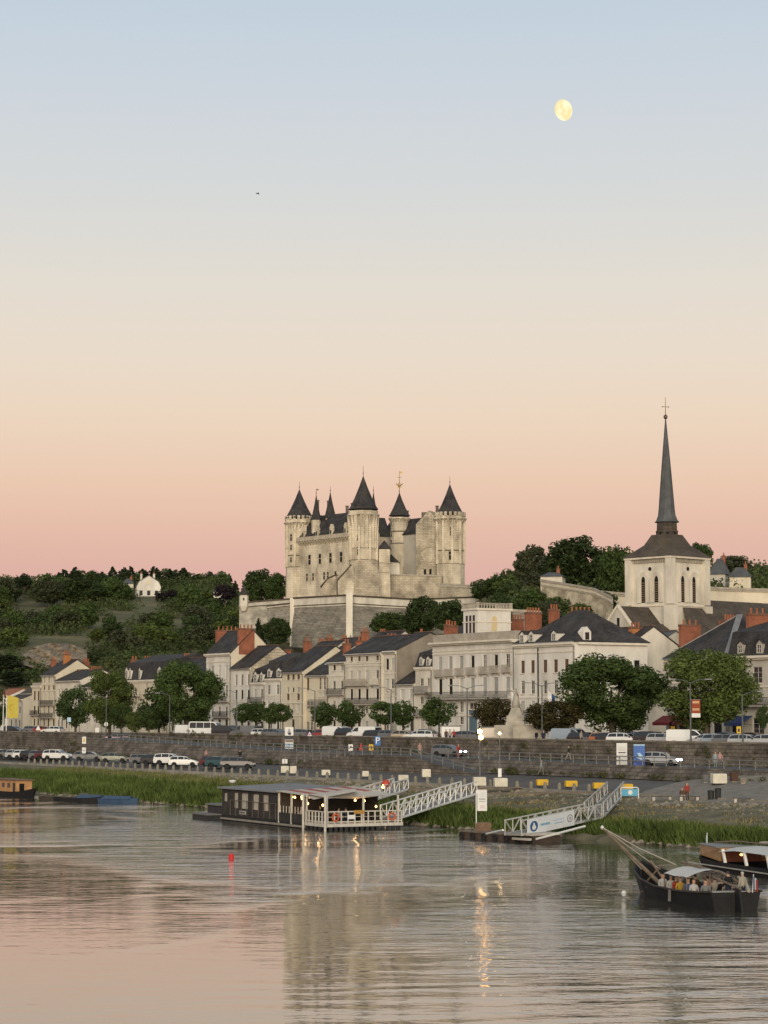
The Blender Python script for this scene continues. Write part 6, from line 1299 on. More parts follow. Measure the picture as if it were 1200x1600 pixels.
sign(484, 1143, 1150, 7, mid_at(484, 44.2), cloth_w, 'white triangular road sign before the purple car', 'tri', marks=((0, .4, .5, .55, redp, ((-.9, -.9), (.9, -.9), (0, .8))),))
sign(452, 1136, 1170, 13, mid_at(452, 38.0), cloth_w, 'tall framed poster panel with a figure picture on the ramp road', name='poster_panel', cat='poster', two_poles=True, marks=((0, .52, 1.0, .17, ink, 'r'), (0, .74, .42, .22, inkg, 'o'), (.05, .69, .38, .11, ink, 'o'), (-.02, .86, .2, .10, inkg, 'r'), (0, .17, .86, .16, pale_b, 'r'), (0, .36, .94, .13, mat('poster_dull', (.24, .18, .15), .8), 'r')))
sign(445, 1186, 1193, 8, on_ground(445, 1206, 22), cloth_w, 'small white two part sign above the leftmost white block', marks=((0, .5, .08, .9, ink, 'r'),))
for (px, y0, y1, yb, lab, sh) in ((131, 1151, 1162, 1190, 'white sign with a yellow figure on the far left quay', 'rect'), (131, 1168, 1177, 1191, 'lower white square sign on the far left quay', 'rect')): sign(px, y0, y1, 6, on_ground(px, yb, 20), cloth_w, lab, sh, marks=((0, .5, .5, .6, yel, 'o'),) if 'figure' in lab else ((0, .5, .6, .2, inkg, 'r'),))
for (px, y0, y1, w, t_, m, lab, sh) in ((152, 1137, 1148, 6, 44, cloth_w, 'tall white road sign at the head of the ramp', 'rect'), (166, 1128, 1135, 6, 47, cloth_w, 'round white road sign near the yellow green tree', 'round'), (60, 1133, 1141, 8, 42, cloth_w, 'white triangle sign by the red car at far left', 'tri'), (108, 1121, 1128, 6, 43, pale_b, 'pale blue road sign before the dark round tree', 'rect'), (135, 1140, 1146, 7, 43.2, inkg, 'small grey triangular sign at the ramp head', 'tri')):
    b_ = at(px, t_ if px > 152 or t_ > 44.5 else 44); b_.z = 6.44; sign(px, y0, y1, w, b_, m, lab, sh)
# two vertical banners on the railing and one on the pontoon
sign(977, 1161, 1195, 17, mid_at(971, 37.6), cloth_w, 'white vertical banner standing left of the blue banner', name='banner', cat='banner', pole_m=white_p, marks=((0, .56, .66, .05, ink, 'r'), (0, .45, .5, .025, inkg, 'r'), (0, .74, .7, .2, mat('print_pale', (.60, .60, .57), .8), 'r')), rz=.15)
sign(1004, 1163, 1198, 18, mid_at(998, 37.6), ban, 'blue vertical banner with a pale arrow shape', name='banner', cat='banner', pole_m=white_p, marks=((0, .97, 1.0, .06, pale_b, 'r'), (.05, .45, .8, .36, pale_b, ((-.9, -.2), (-.2, .2), (-.6, .9), (.1, .9), (1, -.3), (.5, -1))), (0, .12, 1.0, .22, mat('banner_indigo', (.07, .11, .34), .7), 'r')), rz=.15)
# street banner hung on the lamp
b_ = at(1079, 47); b_.z = 6.44; D_ = b_.y; zt, zb_ = PY(1084, 1093, D_).z, PY(1084, 1121, D_).z; o = thing('street_banner', Vector((b_.x + .12, b_.y, zb_)), 0, 'red and orange street banner with white foot hung on the lamp', 'banner'); H_ = zt - zb_; q = MB()
MB().bx(.0, .95, -.02, .02, H_ * .24, H_).build('cloth', mat('banner_rust', (.26, .06, .03), .8, .2, 3), o); MB().bx(.0, .95, -.02, .02, 0, H_ * .23).build('white_panel', cloth_w, o)
for z in (.55, .95): MB().bx(.1, .85, -.03, -.021, H_ * z - .32, H_ * z - .08).build('printed_mark', mat('print_peach', (.60, .36, .20), .8), o)
MB().bar((-.1, 0, H_), (1.0, 0, H_), .05).build('arm', iron_gr, o)
for px, lab in ((1051, 'yellow oval shop sign under the right chestnut'), (1154, 'yellow shop sign near the right edge')):
    b_ = at(px, 60); b_.z = 6.44; sign(px, 1135, 1146, 7, b_, yel, lab, name='shop_sign', marks=((0, .45, .5, .5, ink, 'o'),))
# yellow flag on the twin white poles
p = at(8, 42); p.z = 6.44; D_ = p.y; o = thing('flagpole', p, 0, 'white twin flagpole with a large yellow flag at the far left', 'flag'); zt = PY(8, 1086, D_).z - 6.44
for x in (-.35, .25): MB().tube([(x, 0, 0), (x, 0, zt)], [.09, .06], 8).build('pole', white_p, o)
q = MB(); nx, nz = 9, 7; zb_ = PY(8, 1122, D_).z - 6.44
for i in range(nx):
    for j in range(nz): u, v = i / (nx - 1), j / (nz - 1); q.v.append((.33 + 2.1 * u, .16 * math.sin(u * 5 + v * 2), zb_ + (zt - zb_ - .1) * v - .45 * u * u * v))
q.f = [(i * nz + j, (i + 1) * nz + j, (i + 1) * nz + j + 1, i * nz + j + 1) for i in range(nx - 1) for j in range(nz - 1)]; q.mi = [0] * len(q.f)
q.build('flag', mat('flag_yellow', (.62, .50, .09), .8, .08, 1, trans=.25), o, smooth=True, fix=False)
for u, z in ((.9, .5),):
    pts = [(1.3 + .55 * math.cos(k * .52), .08 - .17, zb_ + 2.0 + .55 * math.sin(k * .52)) for k in range(10)]; MB().tube(pts, .05, 5).build('printed_mark', mat('flag_ochre', (.45, .34, .05), .8), o)
# benches, litter bins
def bench(px, py, lab):
    p = on_ground(px, py, 22); o = thing('bench', p, -.05, lab, 'bench', 'low benches on the esplanade')
    for y in (-.17, 0, .17): MB().bx(-.95, .95, y - .07, y + .07, .42, .47).build('plank', wood_dk, o)
    for x in (-.75, .75): MB().bx(x - .12, x + .12, -.22, .22, 0, .42).build('support', concrete, o)
bench(1034, 1252, 'leftmost low bench on the gravel esplanade'); bench(1077, 1252, 'low bench beside the seated people'); bench(1162, 1255, 'rightmost low bench on the gravel esplanade')
for px, lab in ((1111, 'left one of the two black litter bins on the esplanade'), (1122, 'right one of the two black litter bins on the esplanade')):
    p = on_ground(px, 1252, 22); o = thing('litter_bin', p, 0, lab, 'bin', 'black bins'); MB().lathe([(.26, 0), (.30, .85), (.31, .88)], n=10).build('body', plastic, o); MB().lathe([(.33, .88), (.33, .95), (.2, 1.02)], n=10).build('lid', plastic, o)
# information board at the stairs
p = on_ground(984, 1252, 22); o = thing('information_board', p, .1, 'white framed blue information board beside the gangway stairs', 'board')
for x in (-.85, .85): MB().tube([(x, 0, 0), (x, 0, 1.05)], .05, 6).build('leg', white_p, o)
MB().tube([(-.85, 0, 1.05), (-.7, 0, 1.15), (.7, 0, 1.15), (.85, 0, 1.05)], .05, 6).build('frame', white_p, o); pn = MB().bx(-.78, .78, -.02, .02, .35, 1.0).build('panel', cyan, o); MB().prism([(.05 + .22 * math.cos(k * math.pi / 8), .68 + .22 * math.sin(k * math.pi / 8)) for k in range(16)], -.028, -.021, 'y').build('printed_mark', cloth_w, pn)
# electricity cabinets and old machinery by the esplanade wall
for px, py, w, h_, m, lab in ((1102, 1223, 9, 11, iron_gr, 'grey cabinet left of the big white cube'), (1147, 1222, 11, 14, mat('rust', (.09, .05, .035), .8, .3, 2), 'dark rusty box right of the big white cube'), (1160, 1225, 9, 8, rubble, 'pile of old stone blocks right of the rusty box')):
    p = on_ground(px, py, 22); W_ = w / F * p.y; H_ = h_ / F * p.y; o = thing('cabinet', p, .2, lab, 'box'); MB().bx(-W_ / 2, W_ / 2, -.3, .3, .08, H_).build('body', m, o); MB().bx(-W_ / 2 - .04, W_ / 2 + .04, -.34, .34, H_, H_ + .07).build('top', m, o); MB().bx(-W_ / 2 + .05, W_ / 2 - .05, -.25, .25, 0, .08).build('plinth', concrete, o)
# ---------------------------------------------------------------- monument
p = at(806, 48.5); p.z = 6.44; D_ = p.y; zf = lambda y: PY(806, y, D_).z - 6.44
o = thing('monument', p, QA + .9, 'pale stone war monument with a carved figure on a tall pedestal', 'monument'); mst = mat('monument_stone', (.40, .37, .31), .95, .25, .6, .03, 4, stain=.6, stain_col=(.16, .14, .11))
MB().bx(-2.6, 2.6, -1.2, 2.2, 0, zf(1133)).build('terrace', mst, o); MB().bx(-1.1, 1.1, -.9, 1.3, zf(1133), zf(1118)).build('pedestal', mst, o); MB().add([(-.9, -.7, zf(1118)), (.9, -.7, zf(1118)), (.9, 1.0, zf(1118)), (-.9, 1.0, zf(1118)), (-.5, -.4, zf(1106)), (.5, -.4, zf(1106)), (.5, .6, zf(1106)), (-.5, .6, zf(1106))], [(0, 1, 2, 3), (4, 7, 6, 5), (0, 4, 5, 1), (1, 5, 6, 2), (2, 6, 7, 3), (3, 7, 4, 0)]).build('shaft', mst, o)
MON = (p.copy(), zf(1106), zf(1118), o, mst)
a = at(827, 48); a.z = 6.44; MB().box((0, 0, 0), (.1, .1, .1)); o2 = thing('terrace_wall', a, QA + .9, 'low pale terrace wall right of the monument with people in front', 'wall'); MB().bx(-2.0, 1.9, -.3, .3, 0, zf(1134)).build('wall', mst, o2); MB().bx(-2.1, 2.0, -.38, .38, zf(1134), zf(1134) + .15).build('coping', trim_dk, o2)
for px, y0, y1, colr, lab in ((799.5, 1077, 1103, (white_p, redp), 'red and white drooping flag above the monument'), (856, 1079, 1095, (cloth_w, navy), 'white and dark blue flag right of the monument')):
    b_ = at(px, 50); b_.z = 6.44; zt, zb_ = PY(px, y0, b_.y).z - 6.44, PY(px, y1, b_.y).z - 6.44; o = thing('flag', b_, 0, lab, 'flag'); MB().tube([(0, 0, 0), (0, 0, zt + .3)], [.06, .035], 6).build('pole', white_p, o)
    for k, m in enumerate(colr):
        q = MB(); q.v = [(.06 + .42 * k + .42 * (i % 2), .06 * math.sin(i * 2.1), zb_ + (zt - zb_) * (i // 2) / 4 - .35 * (k + i % 2)) for i in range(10)]; q.f = [(2 * i, 2 * i + 1, 2 * i + 3, 2 * i + 2) for i in range(4)]; q.mi = [0] * 4; q.build('flag_cloth', m, o, fix=False)

# ================================================================ BOATS AND RIVER THINGS
def beam_truss(label, A, B, width, hgt, bays, m, name='gangway', cat='footbridge', start_h=None, group='white lattice gangways'):
    """footbridge from A to B with two lattice sides, deck and handrails"""
    d = B - A; L_ = d.length; u = d.normalized(); side = Vector((-u.y, u.x, 0)).normalized(); o = thing(name, A, 0, label, cat, group); Zv = Vector((0, 0, 1))
    T = lambda f, y, z: u * (f * L_) + side * y + Zv * z
    q = MB(); q.add([T(0, -width / 2, 0), T(1, -width / 2, 0), T(1, width / 2, 0), T(0, width / 2, 0), T(0, -width / 2, -.12), T(1, -width / 2, -.12), T(1, width / 2, -.12), T(0, width / 2, -.12)], [(0, 1, 2, 3), (7, 6, 5, 4), (0, 4, 5, 1), (1, 5, 6, 2), (2, 6, 7, 3), (3, 7, 4, 0)]); q.build('deck', mat('deck_grey', (.22, .21, .19), .8, .2, 2), o)
    for sg in (-1, 1):
        y = sg * (width / 2 + .05); MB().bar(T(0, y, -.06), T(1, y, -.06), .12, .16).build('bottom_chord', m, o); MB().bar(T(0, y, hgt), T(1, y, hgt), .10, .10).build('handrail', m, o)
        for i in range(bays + 1): f = i / bays; MB().bar(T(f, y, 0), T(f, y, hgt), .07).build('upright', m, o)
        for i in range(bays): MB().bar(T(i / bays, y, 0 if i % 2 else hgt), T((i + 1) / bays, y, hgt if i % 2 else 0), .07).build('diagonal', m, o)
    return o, T
# ---- floating restaurant
A0 = PZ(346, 1281, 0); A0.z = 0; B0 = PZ(511, 1299, 0); B0.z = 0; dv = B0 - A0; RL = dv.length; RA = math.atan2(dv.y, dv.x); RW = 7.2
rest = thing('floating_restaurant', A0, RA, 'dark wooden floating restaurant with a lit terrace moored at the bank', 'houseboat')
hullm = mat('restaurant_hull', (.030, .030, .032), .6, .2, 1); plankm = mat('restaurant_planks', (.040, .036, .032), .75, .3, .8, .01, 6, brick=(3.0, .16, .012, .15, .5)); whitew = mat('worn_white', (.52, .49, .43), .7, .15, 2)
c0, c1, t1_ = RL * .56, RL * .80, RL
q = MB(); q.add([(-.2, .3, -.4), (c1 + .3, .3, -.4), (c1 + .3, RW - .3, -.4), (-.2, RW - .3, -.4), (-.7, 0, .55), (c1 + .5, 0, .55), (c1 + .5, RW, .55), (-.7, RW, .55)], [(3, 2, 1, 0), (4, 5, 6, 7), (0, 1, 5, 4), (1, 2, 6, 5), (2, 3, 7, 6), (3, 0, 4, 7)]); q.build('hull', hullm, rest)
MB().bx(-.6, c1 + .45, -.12, -.02, .1, .28).build('rubbing_strake', mat('strake', (.24, .22, .19), .8, .2, 1), rest)
MB().bx(c1 + .5, t1_, -.2, RW + .2, .35, .6).build('terrace_deck', whitew, rest)
for i in range(14): MB().bx(t1_ - .15, t1_ + .02, .2 + i * (RW - .6) / 13, .5 + i * (RW - .6) / 13, -.3, .35).build('pontoon_float', plastic, rest)
for i in range(5): MB().bx(c1 + .7 + i * (t1_ - c1 - 1.2) / 4, c1 + 1.0 + i * (t1_ - c1 - 1.2) / 4, -.18, 0, -.3, .35).build('pontoon_float', plastic, rest)
# cabin with arched curtained windows
zc0, zc1 = .55, 3.0; ops = []; wx = [1.15 + k for k in (0, 2.2, 3.9, 5.9, 7.9)]; ops = [(.9, 1.75, 2.65, .7)] + [(x, 1.2, 2.75, w) for x, w in ((3.4, .9), (5.4, 1.5), (8.0, 1.3), (10.2, 1.2)) if x < c0 - .6]
q = MB(); facade(q, c0, zc0, zc1, ops, 0.05, .12); q.quad((0, .05, zc0), (0, RW - .05, zc0), (0, RW - .05, zc1), (0, .05, zc1)); q.quad((0, RW - .05, zc0), (c0, RW - .05, zc0), (c0, RW - .05, zc1), (0, RW - .05, zc1)); q.quad((c0, .05, zc0), (c0, RW - .05, zc0), (c0, RW - .05, zc1), (c0, .05, zc1)); cab = q.build('cabin', plankm, rest)
curt = mat('curtain', (.40, .36, .30), .9, .2, 2)
for c, a, b_, w in ops:
    f = MB(); f.bx(c - w / 2, c + w / 2, .1, .14, a, b_); wo_ = f.build('window', glass, rest); MB().bx(c - w / 2 + .05, c + w / 2 - .05, .085, .098, a + .05, b_ - .1).build('curtain', curt, wo_); MB().bx(c - w / 2 - .05, c - w / 2, .0, .05, a, b_).build('window_frame', wood_dk, wo_)
for i in range(9):
    x = 2.2 + i * (c0 - 2.6) / 8; MB().bx(x - .03, x + .03, -.06, -.02, .55, 2.0).build('rail_post', mat('rail_brown', (.14, .11, .09), .7), rest)
MB().bx(2.2, c0, -.06, -.02, 1.95, 2.0).build('side_rail', MATS['rail_brown'], rest)
MB().bx(4.3, 5.7, .0, .045, .72, 1.05).build('name_board', mat('board_pale', (.42, .42, .38), .8), rest); [MB().bx(4.4 + .25 * k, 4.58 + .25 * k, -.012, -.003, .8, .97).build('printed_mark', ink, rest) for k in range(5)]
# roof, awnings
q = MB(); q.add([(-.35, -.35, zc1), (c0 + .3, -.35, zc1), (c0 + .3, RW + .3, zc1 + .25), (-.35, RW + .3, zc1 + .25), (-.35, -.35, zc1 + .14), (c0 + .3, -.35, zc1 + .14), (c0 + .3, RW + .3, zc1 + .39), (-.35, RW + .3, zc1 + .39)], [(3, 2, 1, 0), (4, 5, 6, 7), (0, 1, 5, 4), (1, 2, 6, 5), (2, 3, 7, 6), (3, 0, 4, 7)]); q.build('roof', mat('roof_felt', (.20, .20, .205), .85, .2, .6), rest)
red_st = mat('awning_red', (.34, .09, .07), .8, .1, 2); cream = mat('awning_cream', (.58, .53, .45), .85, .1, 2, trans=.2)
nst = 9
for i in range(nst):
    y0_, y1_ = -.3 + (RW + .5) * i / nst, -.3 + (RW + .5) * (i + 1) / nst; za, zb = zc1 + .12 + .3 * i / nst, zc1 + .12 + .3 * (i + 1) / nst
    q = MB(); q.add([(c0 + .3, y0_, za), (c1 + .2, y0_, za - .18), (c1 + .2, y1_, zb - .18), (c0 + .3, y1_, zb), (c0 + .3, y0_, za + .06), (c1 + .2, y0_, za - .12), (c1 + .2, y1_, zb - .12), (c0 + .3, y1_, zb + .06)], [(3, 2, 1, 0), (4, 5, 6, 7), (0, 1, 5, 4), (1, 2, 6, 5), (2, 3, 7, 6), (3, 0, 4, 7)]); q.build('awning_stripe', red_st if i % 2 else cream, rest)
q = MB(); nx, ny = 8, 7
for i in range(nx):
    for j in range(ny): u, v = i / (nx - 1), j / (ny - 1); q.v.append((c1 + .1 + (t1_ - c1 - .5) * u, .3 + (RW - .4) * v, zc1 + .05 - .35 * math.sin(math.pi * u) * math.sin(math.pi * v) - .25 * u + .2 * v))
q.f = [(i * ny + j, (i + 1) * ny + j, (i + 1) * ny + j + 1, i * ny + j + 1) for i in range(nx - 1) for j in range(ny - 1)]; q.mi = [0] * len(q.f); q.build('sail_canopy', cream, rest, smooth=True, fix=False)
q = MB(); q.v = [(c1 - .4, .0, zc1 - .1), (c1 + 2.4, -.2, zc1 - .35), (c1 + 2.0, RW * .6, zc1 + .3), (c1 - .2, RW * .7, zc1 + .45), ]; q.f = [(0, 1, 2, 3)]; q.mi = [0]; q.build('shade_cloth', cream, rest, fix=False)
# open dining room: half wall, posts, tables, back wall
MB().bx(c0 + .05, c1 + .3, .02, .12, .55, 1.25).build('half_wall', plankm, rest); MB().bx(c0 + .05, c1 + .3, RW - .15, RW - .05, .55, 2.9).build('back_wall', plankm, rest)
for x in (c0 + .1, (c0 + c1) / 2, c1 + .35, t1_ - .2): MB().bx(x - .07, x + .07, -.02 if x < c1 else .0, .14, .3, zc1).build('post', whitew, rest)
for y in (RW * .5, RW - .2): MB().bx(t1_ - .27, t1_ - .13, y - .07, y + .07, .5, zc1).build('post', whitew, rest)
for i in range(9): MB().bx(c0 + .4 + i * (c1 - c0 - .6) / 8, c0 + .45 + i * (c1 - c0 - .6) / 8, .04, .09, 1.25, 1.85).build('baluster', whitew, rest)
for x, y in ((c0 + 1.2, 1.6), (c0 + 3.2, 2.0), (c1 + 1.4, 2.2), (c1 + 2.6, 4.4), (c0 + 2.2, 4.6)):
    q = MB(); q.lathe([(.45, .74), (.45, .78)], (x, y, .58), 10); q.lathe([(.05, 0), (.05, .74)], (x, y, .58), 6); q.build('table', wood, rest)
# terrace railing
def railing(p0, p1, n_, hgt=1.05):
    p0, p1 = Vector(p0), Vector(p1)
    for i in range(n_ + 1): p = p0.lerp(p1, i / n_); MB().bx(p.x - .05, p.x + .05, p.y - .05, p.y + .05, p.z, p.z + hgt).build('rail_post', whitew, rest)
    MB().bar(p0 + Vector((0, 0, hgt)), p1 + Vector((0, 0, hgt)), .09).build('top_rail', whitew, rest); MB().bar(p0 + Vector((0, 0, .18)), p1 + Vector((0, 0, .18)), .09).build('bottom_rail', whitew, rest); MB().bar(p0 + Vector((0, 0, .6)), p1 + Vector((0, 0, .6)), .04).build('middle_rail', whitew, rest)
railing((c1 + .6, -.12, .6), (t1_ - .1, -.12, .6), 6); railing((t1_ - .1, .1, .6), (t1_ - .1, RW + .1, .6), 11)
for y, m in ((.8, mat('lifebuoy', (.55, .10, .04), .6)), (RW - .9, MATS.get('lifebuoy') or red_st)):
    pts = [(t1_ + .02, y + .3 * math.cos(k * math.pi / 6), 1.15 + .3 * math.sin(k * math.pi / 6)) for k in range(13)]; MB().tube(pts, .07, 6).build('lifebuoy', MATS['lifebuoy'], rest)
MB().bx(t1_ - .04, t1_, 2.0, 2.7, 1.0, 1.35).build('notice_board', cloth_w, rest); MB().bx(t1_ - .04, t1_, 2.6, 3.6, 1.45, 1.75).build('notice_board', mat('ochre_board', (.40, .22, .05), .7), rest)
for x, y in ((t1_ - 4.1, -.35), (t1_ + .25, -.3)): MB().tube([(x, y, -1.2), (x, y, 3.1)], .11, 8).build('mooring_pile', whitew, rest)
for x, y, z in ((c0 + .9, 1.0, 2.62), (c0 + 1.7, .9, 2.6), (c0 + 2.5, 1.2, 2.68), (c0 + 3.2, .9, 2.55), (c0 + 3.9, 1.3, 2.7), (c1 + .1, .3, 2.2), (c1 + 1.7, 1.0, 2.1), (t1_ - 1.0, 3.2, 2.55), (t1_ - .8, 4.0, 2.5), (t1_ - .5, 5.0, 2.0)):
    q = MB(); r_ = .10; q.lathe([(.01, -r_), (r_ * .75, -r_ * .6), (r_, 0), (r_ * .6, r_ * .8), (.02, r_ * 1.3)], (x, y, z), 8); b_ = q.build('light_bulb', bulb, rest, smooth=True); MB().tube([(x, y, z + .1), (x, y, z + .45)], .012, 4).build('cable', iron, b_)
for x, y, z in ((c0 + 1.8, 1.8, 2.5), (c0 + 4.0, 2.2, 2.5), (t1_ - 1.6, 3.6, 2.3)):       # separate point lights added to strengthen the bulbs' warm glow
    ld = bpy.data.lights.new('bulb_fill_light', 'POINT'); ld.energy = 22; ld.color = (1.0, .58, .26); ld.shadow_soft_size = .12; lo_ = bpy.data.objects.new('bulb_fill_light', ld); COL.objects.link(lo_); lo_.parent = rest; lo_.location = (x, y, z)
q = MB(); q.lathe([(.02, 0), (.28, .1), (.36, .3), (.02, .34)], (-.2, 1.2, zc1 + .45), 12); q.build('satellite_dish', cloth_w, rest); MB().tube([(-.2, 1.2, zc1), (-.2, 1.2, zc1 + .5)], .03, 5).build('dish_mast', iron_gr, rest)
for x in (6.8, 7.4): MB().tube([(x, 3.5, zc1 + .2), (x + .5, 4.2, zc1 + 1.2)], .05, 5).build('flue', iron_gr, rest)
# side pontoon and skiff at its left end
p = PZ(322, 1280, 0); o = thing('work_pontoon', Vector((p.x, p.y, 0)), RA, 'low grey work pontoon at the left end of the floating restaurant', 'pontoon'); MB().bx(-3.2, 2.2, 1.5, 4.5, .1, 1.25).build('hull', hullm, o); MB().bx(-3.4, 2.4, 1.3, 4.7, 1.25, 1.4).build('deck', mat('pontoon_deck', (.16, .15, .14), .8, .2, 1), o); MB().bx(-2.0, 1.8, -.6, .9, .0, .45).build('lower_step', hullm, o); MB().bx(-2.1, 1.9, -.7, 1.0, .45, .55).build('lower_deck', MATS['pontoon_deck'], o)
# gangways of the restaurant
e1 = PY(733, 1239, 212); b1 = A0 + Vector((math.cos(RA), math.sin(RA), 0)) * (RL - 1.2) + Vector((-math.sin(RA), math.cos(RA), 0)) * (RW - .6); b1.z = .95
beam_truss('long near gangway linking the lit terrace with the quay', b1, e1, 1.5, 1.1, 14, white_p)
e2 = PY(627, 1232, 226); b2 = A0 + Vector((math.cos(RA), math.sin(RA), 0)) * (c1 - 1.0) + Vector((-math.sin(RA), math.cos(RA), 0)) * RW; b2 = PY(548, 1257, 203)
o, T = beam_truss('far gangway behind the canopy carrying a red lantern', b2, e2, 1.4, 1.05, 10, white_p)
pl = PY(603, 1224, 216); o = thing('red_lantern', pl, 0, 'round red lantern with a lit bulb above the far gangway', 'lantern'); MB().lathe([(.05, -.38), (.3, -.28), (.42, 0), (.3, .28), (.05, .38)], n=12).build('shade', mat('lantern_red', (.42, .06, .03), .6), o, smooth=True); MB().lathe([(.02, -.18), (.16, -.1), (.2, 0), (.02, .2)], (-.28, -.3, -.3), 8).build('light_bulb', bulb, o, smooth=True); MB().tube([(0, 0, -.38), (0, 0, -.6), (.1, .2, -1.7)], .03, 5).build('bracket', iron_gr, o)

for gp_, lab in ((e1, 'slim steel trestle under the outer end of the long near gangway'), (e2, 'slim steel trestle under the outer end of the far gangway')):
    o = thing('trestle', Vector((gp_.x, gp_.y, 0)), 0, lab, 'support')
    for dx in (-.6, .6): MB().tube([(dx, 0, -.3), (dx, 0, gp_.z - .15)], .07, 6).build('leg', iron_gr, o)
    MB().bar((-.75, 0, gp_.z - .2), (.75, 0, gp_.z - .2), .14).build('cross_beam', iron_gr, o)
    sl = on_ground(600 + F * gp_.x / gp_.y, HOR + 8, 20); kb = W(st(gp_)[0] + 4, 24.6, 2.45); d = kb - Vector((gp_.x, gp_.y, gp_.z)); q = MB(); pth = thing('footpath_ramp', gp_, 0, lab.replace('slim steel trestle under the outer end of', 'plank walkway from the quay kerb to'), 'walkway')
    q.bar((0, 0, -.06), d, 1.3, .1); q.build('planks', wood, pth)
# ---- pontoon with banner and its gangway
p0 = PZ(716, 1309, 0); p1 = PZ(834, 1318, 0); d = p1 - p0; PA = math.atan2(d.y, d.x); PL = d.length
po_ = thing('landing_pontoon', Vector((p0.x, p0.y, 0)), PA, 'wooden landing pontoon with tyre fenders and a white banner pole', 'pontoon')
for i in range(10): MB().bx(.0, PL - .1, i * .3, i * .3 + .28, .5, .58).build('deck_plank', wood, po_)
MB().bx(.1, PL - .2, .1, 2.9, -.3, .48).build('float', mat('rusty_float', (.07, .05, .04), .8, .3, 1), po_)
for i in range(7):
    x = .5 + i * (PL - 1) / 6; pts = [(x + .24 * math.cos(k * math.pi / 6), -.03, .22 + .24 * math.sin(k * math.pi / 6)) for k in range(13)]; MB().tube(pts, .09, 6).build('tyre_fender', tyre_m, po_)
MB().bx(.95, 1.95, 1.0, 1.9, .58, 1.25).build('ballast_box', mat('rust_box', (.22, .14, .09), .85, .25, 2), po_)
MB().bx(PL - 2.2, PL + .1, -.35, 2.6, .6, .78).build('step', concrete, po_); MB().bx(PL - 1.8, PL + .2, -.75, -.37, .25, .42).build('step', concrete, po_)
bp_ = Vector((p0.x, p0.y, 0)) + Matrix.Rotation(PA, 3, 'Z') @ Vector((1.45, 1.45, .6)); bp_.z = 1.25
sign(753.5, 1234, 1267, 15, Vector((PY(753.5, 1290, bp_.y).x, bp_.y, 1.25)), cloth_w, 'white vertical banner on a slim pole above the landing pontoon', name='banner', cat='banner', pole_m=white_p, marks=((0, .56, .66, .055, inkg, 'r'), (0, .45, .62, .03, inkg, 'r'), (.05, .2, .5, .16, mat('print_pink', (.66, .58, .58), .8), 'r'), (.05, .76, .6, .24, mat('print_faint', (.62, .63, .62), .8), 'r')))
for o in [x for x in bpy.data.objects if x.get('label', '').startswith('white vertical banner on a slim')]:
    for c in o.children:
        if c.name.startswith('post'): c.location.x = -.48
g0 = PZ(802, 1303, .72); g1 = PY(928, 1276, 183)
o, T = beam_truss('gangway with a long white advertising panel leading down to the pontoon', g0, g1, 1.4, 1.05, 11, mat('gangway_grey', (.44, .43, .40), .6, .15, 2), group='white lattice gangways'); L_ = (g1 - g0).length
panel_m = mat('panel_white', (.68, .70, .71), .6, .05, 1); q = MB(); f0, f1 = .05, .62; y = .88 if T(0, .8, 0).y < T(0, -.8, 0).y else -.88; k = .04 if y > 0 else -.04
q.add([T(f0, y, -.15), T(f1, y, -.15), T(f1, y, 1.05), T(f0, y, 1.05), T(f0, y + k, -.15), T(f1, y + k, -.15), T(f1, y + k, 1.05), T(f0, y + k, 1.05)], [(0, 1, 2, 3), (7, 6, 5, 4), (0, 4, 5, 1), (1, 5, 6, 2), (2, 6, 7, 3), (3, 7, 4, 0)]); pn = q.build('advertising_panel', panel_m, o)
def pm_(f, z, rf, rz_, m, kk, shape='o'):
    q = MB(); yy = y + k * (1.15 + .12 * kk)
    pts = [T(f + rf * math.cos(a * math.pi / 10), yy, z + rz_ * math.sin(a * math.pi / 10)) for a in range(20)] if shape == 'o' else [T(f - rf, yy, z - rz_), T(f + rf, yy, z - rz_), T(f + rf, yy, z + rz_), T(f - rf, yy, z + rz_)]
    q.quad(*pts); q.build('printed_mark', m, pn)
pm_(.125, .45, .047, .42, navy, 0); pm_(.125, .36, .024, .19, cloth_w, 1); pm_(.123, .58, .011, .15, cloth_w, 2); pm_(.565, .48, .036, .32, inkg, 0); pm_(.565, .48, .026, .23, panel_m, 1); pm_(.565, .48, .012, .13, inkg, 2)
for i, (f, w, z, h_) in enumerate(((.26, .06, .45, .09), (.42, .07, .58, .06), (.43, .06, .33, .035))):
    n_ = 7
    for j in range(n_): pm_(f - w + 2 * w * (j + .5) / n_, z, w / n_ * .78, h_ * (1 if j % 3 else .8), cyan if i != 1 else pale_b, j % 2, 'r')
# upper flight of steps to the quay
g2 = on_ground(962, 1243, 22) + Vector((0, 0, .05)); o, T2 = beam_truss('steep stair flight from the panelled gangway up to the quay', g1 + Vector((0, 0, .05)), g2 + Vector((0, 0, -.0)), 1.5, 1.1, 6, MATS['gangway_grey'], name='stair_flight', cat='stairs', group='gangway stairs')
for i in range(8): f = (i + .5) / 8; MB().box(T2(f, 0, .05), (.5, 1.3, .05), math.atan2((g2 - g1).y, (g2 - g1).x)).build('tread', deckm if False else MATS['deck_grey'], o)
MB().tube([PZ(838, 1311, .35), PZ(872, 1302, .9), PZ(914, 1291, 1.25)], .09, 6).build('mooring_boom', white_p); tag(bpy.data.objects['mooring_boom'], 'long white mooring boom from the pontoon to the grassy bank', 'boom')
MB().tube([PZ(760, 1303, .6), PZ(786, 1297, 1.2)], .08, 6).build('mooring_strut', white_p); tag(bpy.data.objects['mooring_strut'], 'short pale strut between the pontoon and the gangway foot', 'strut')

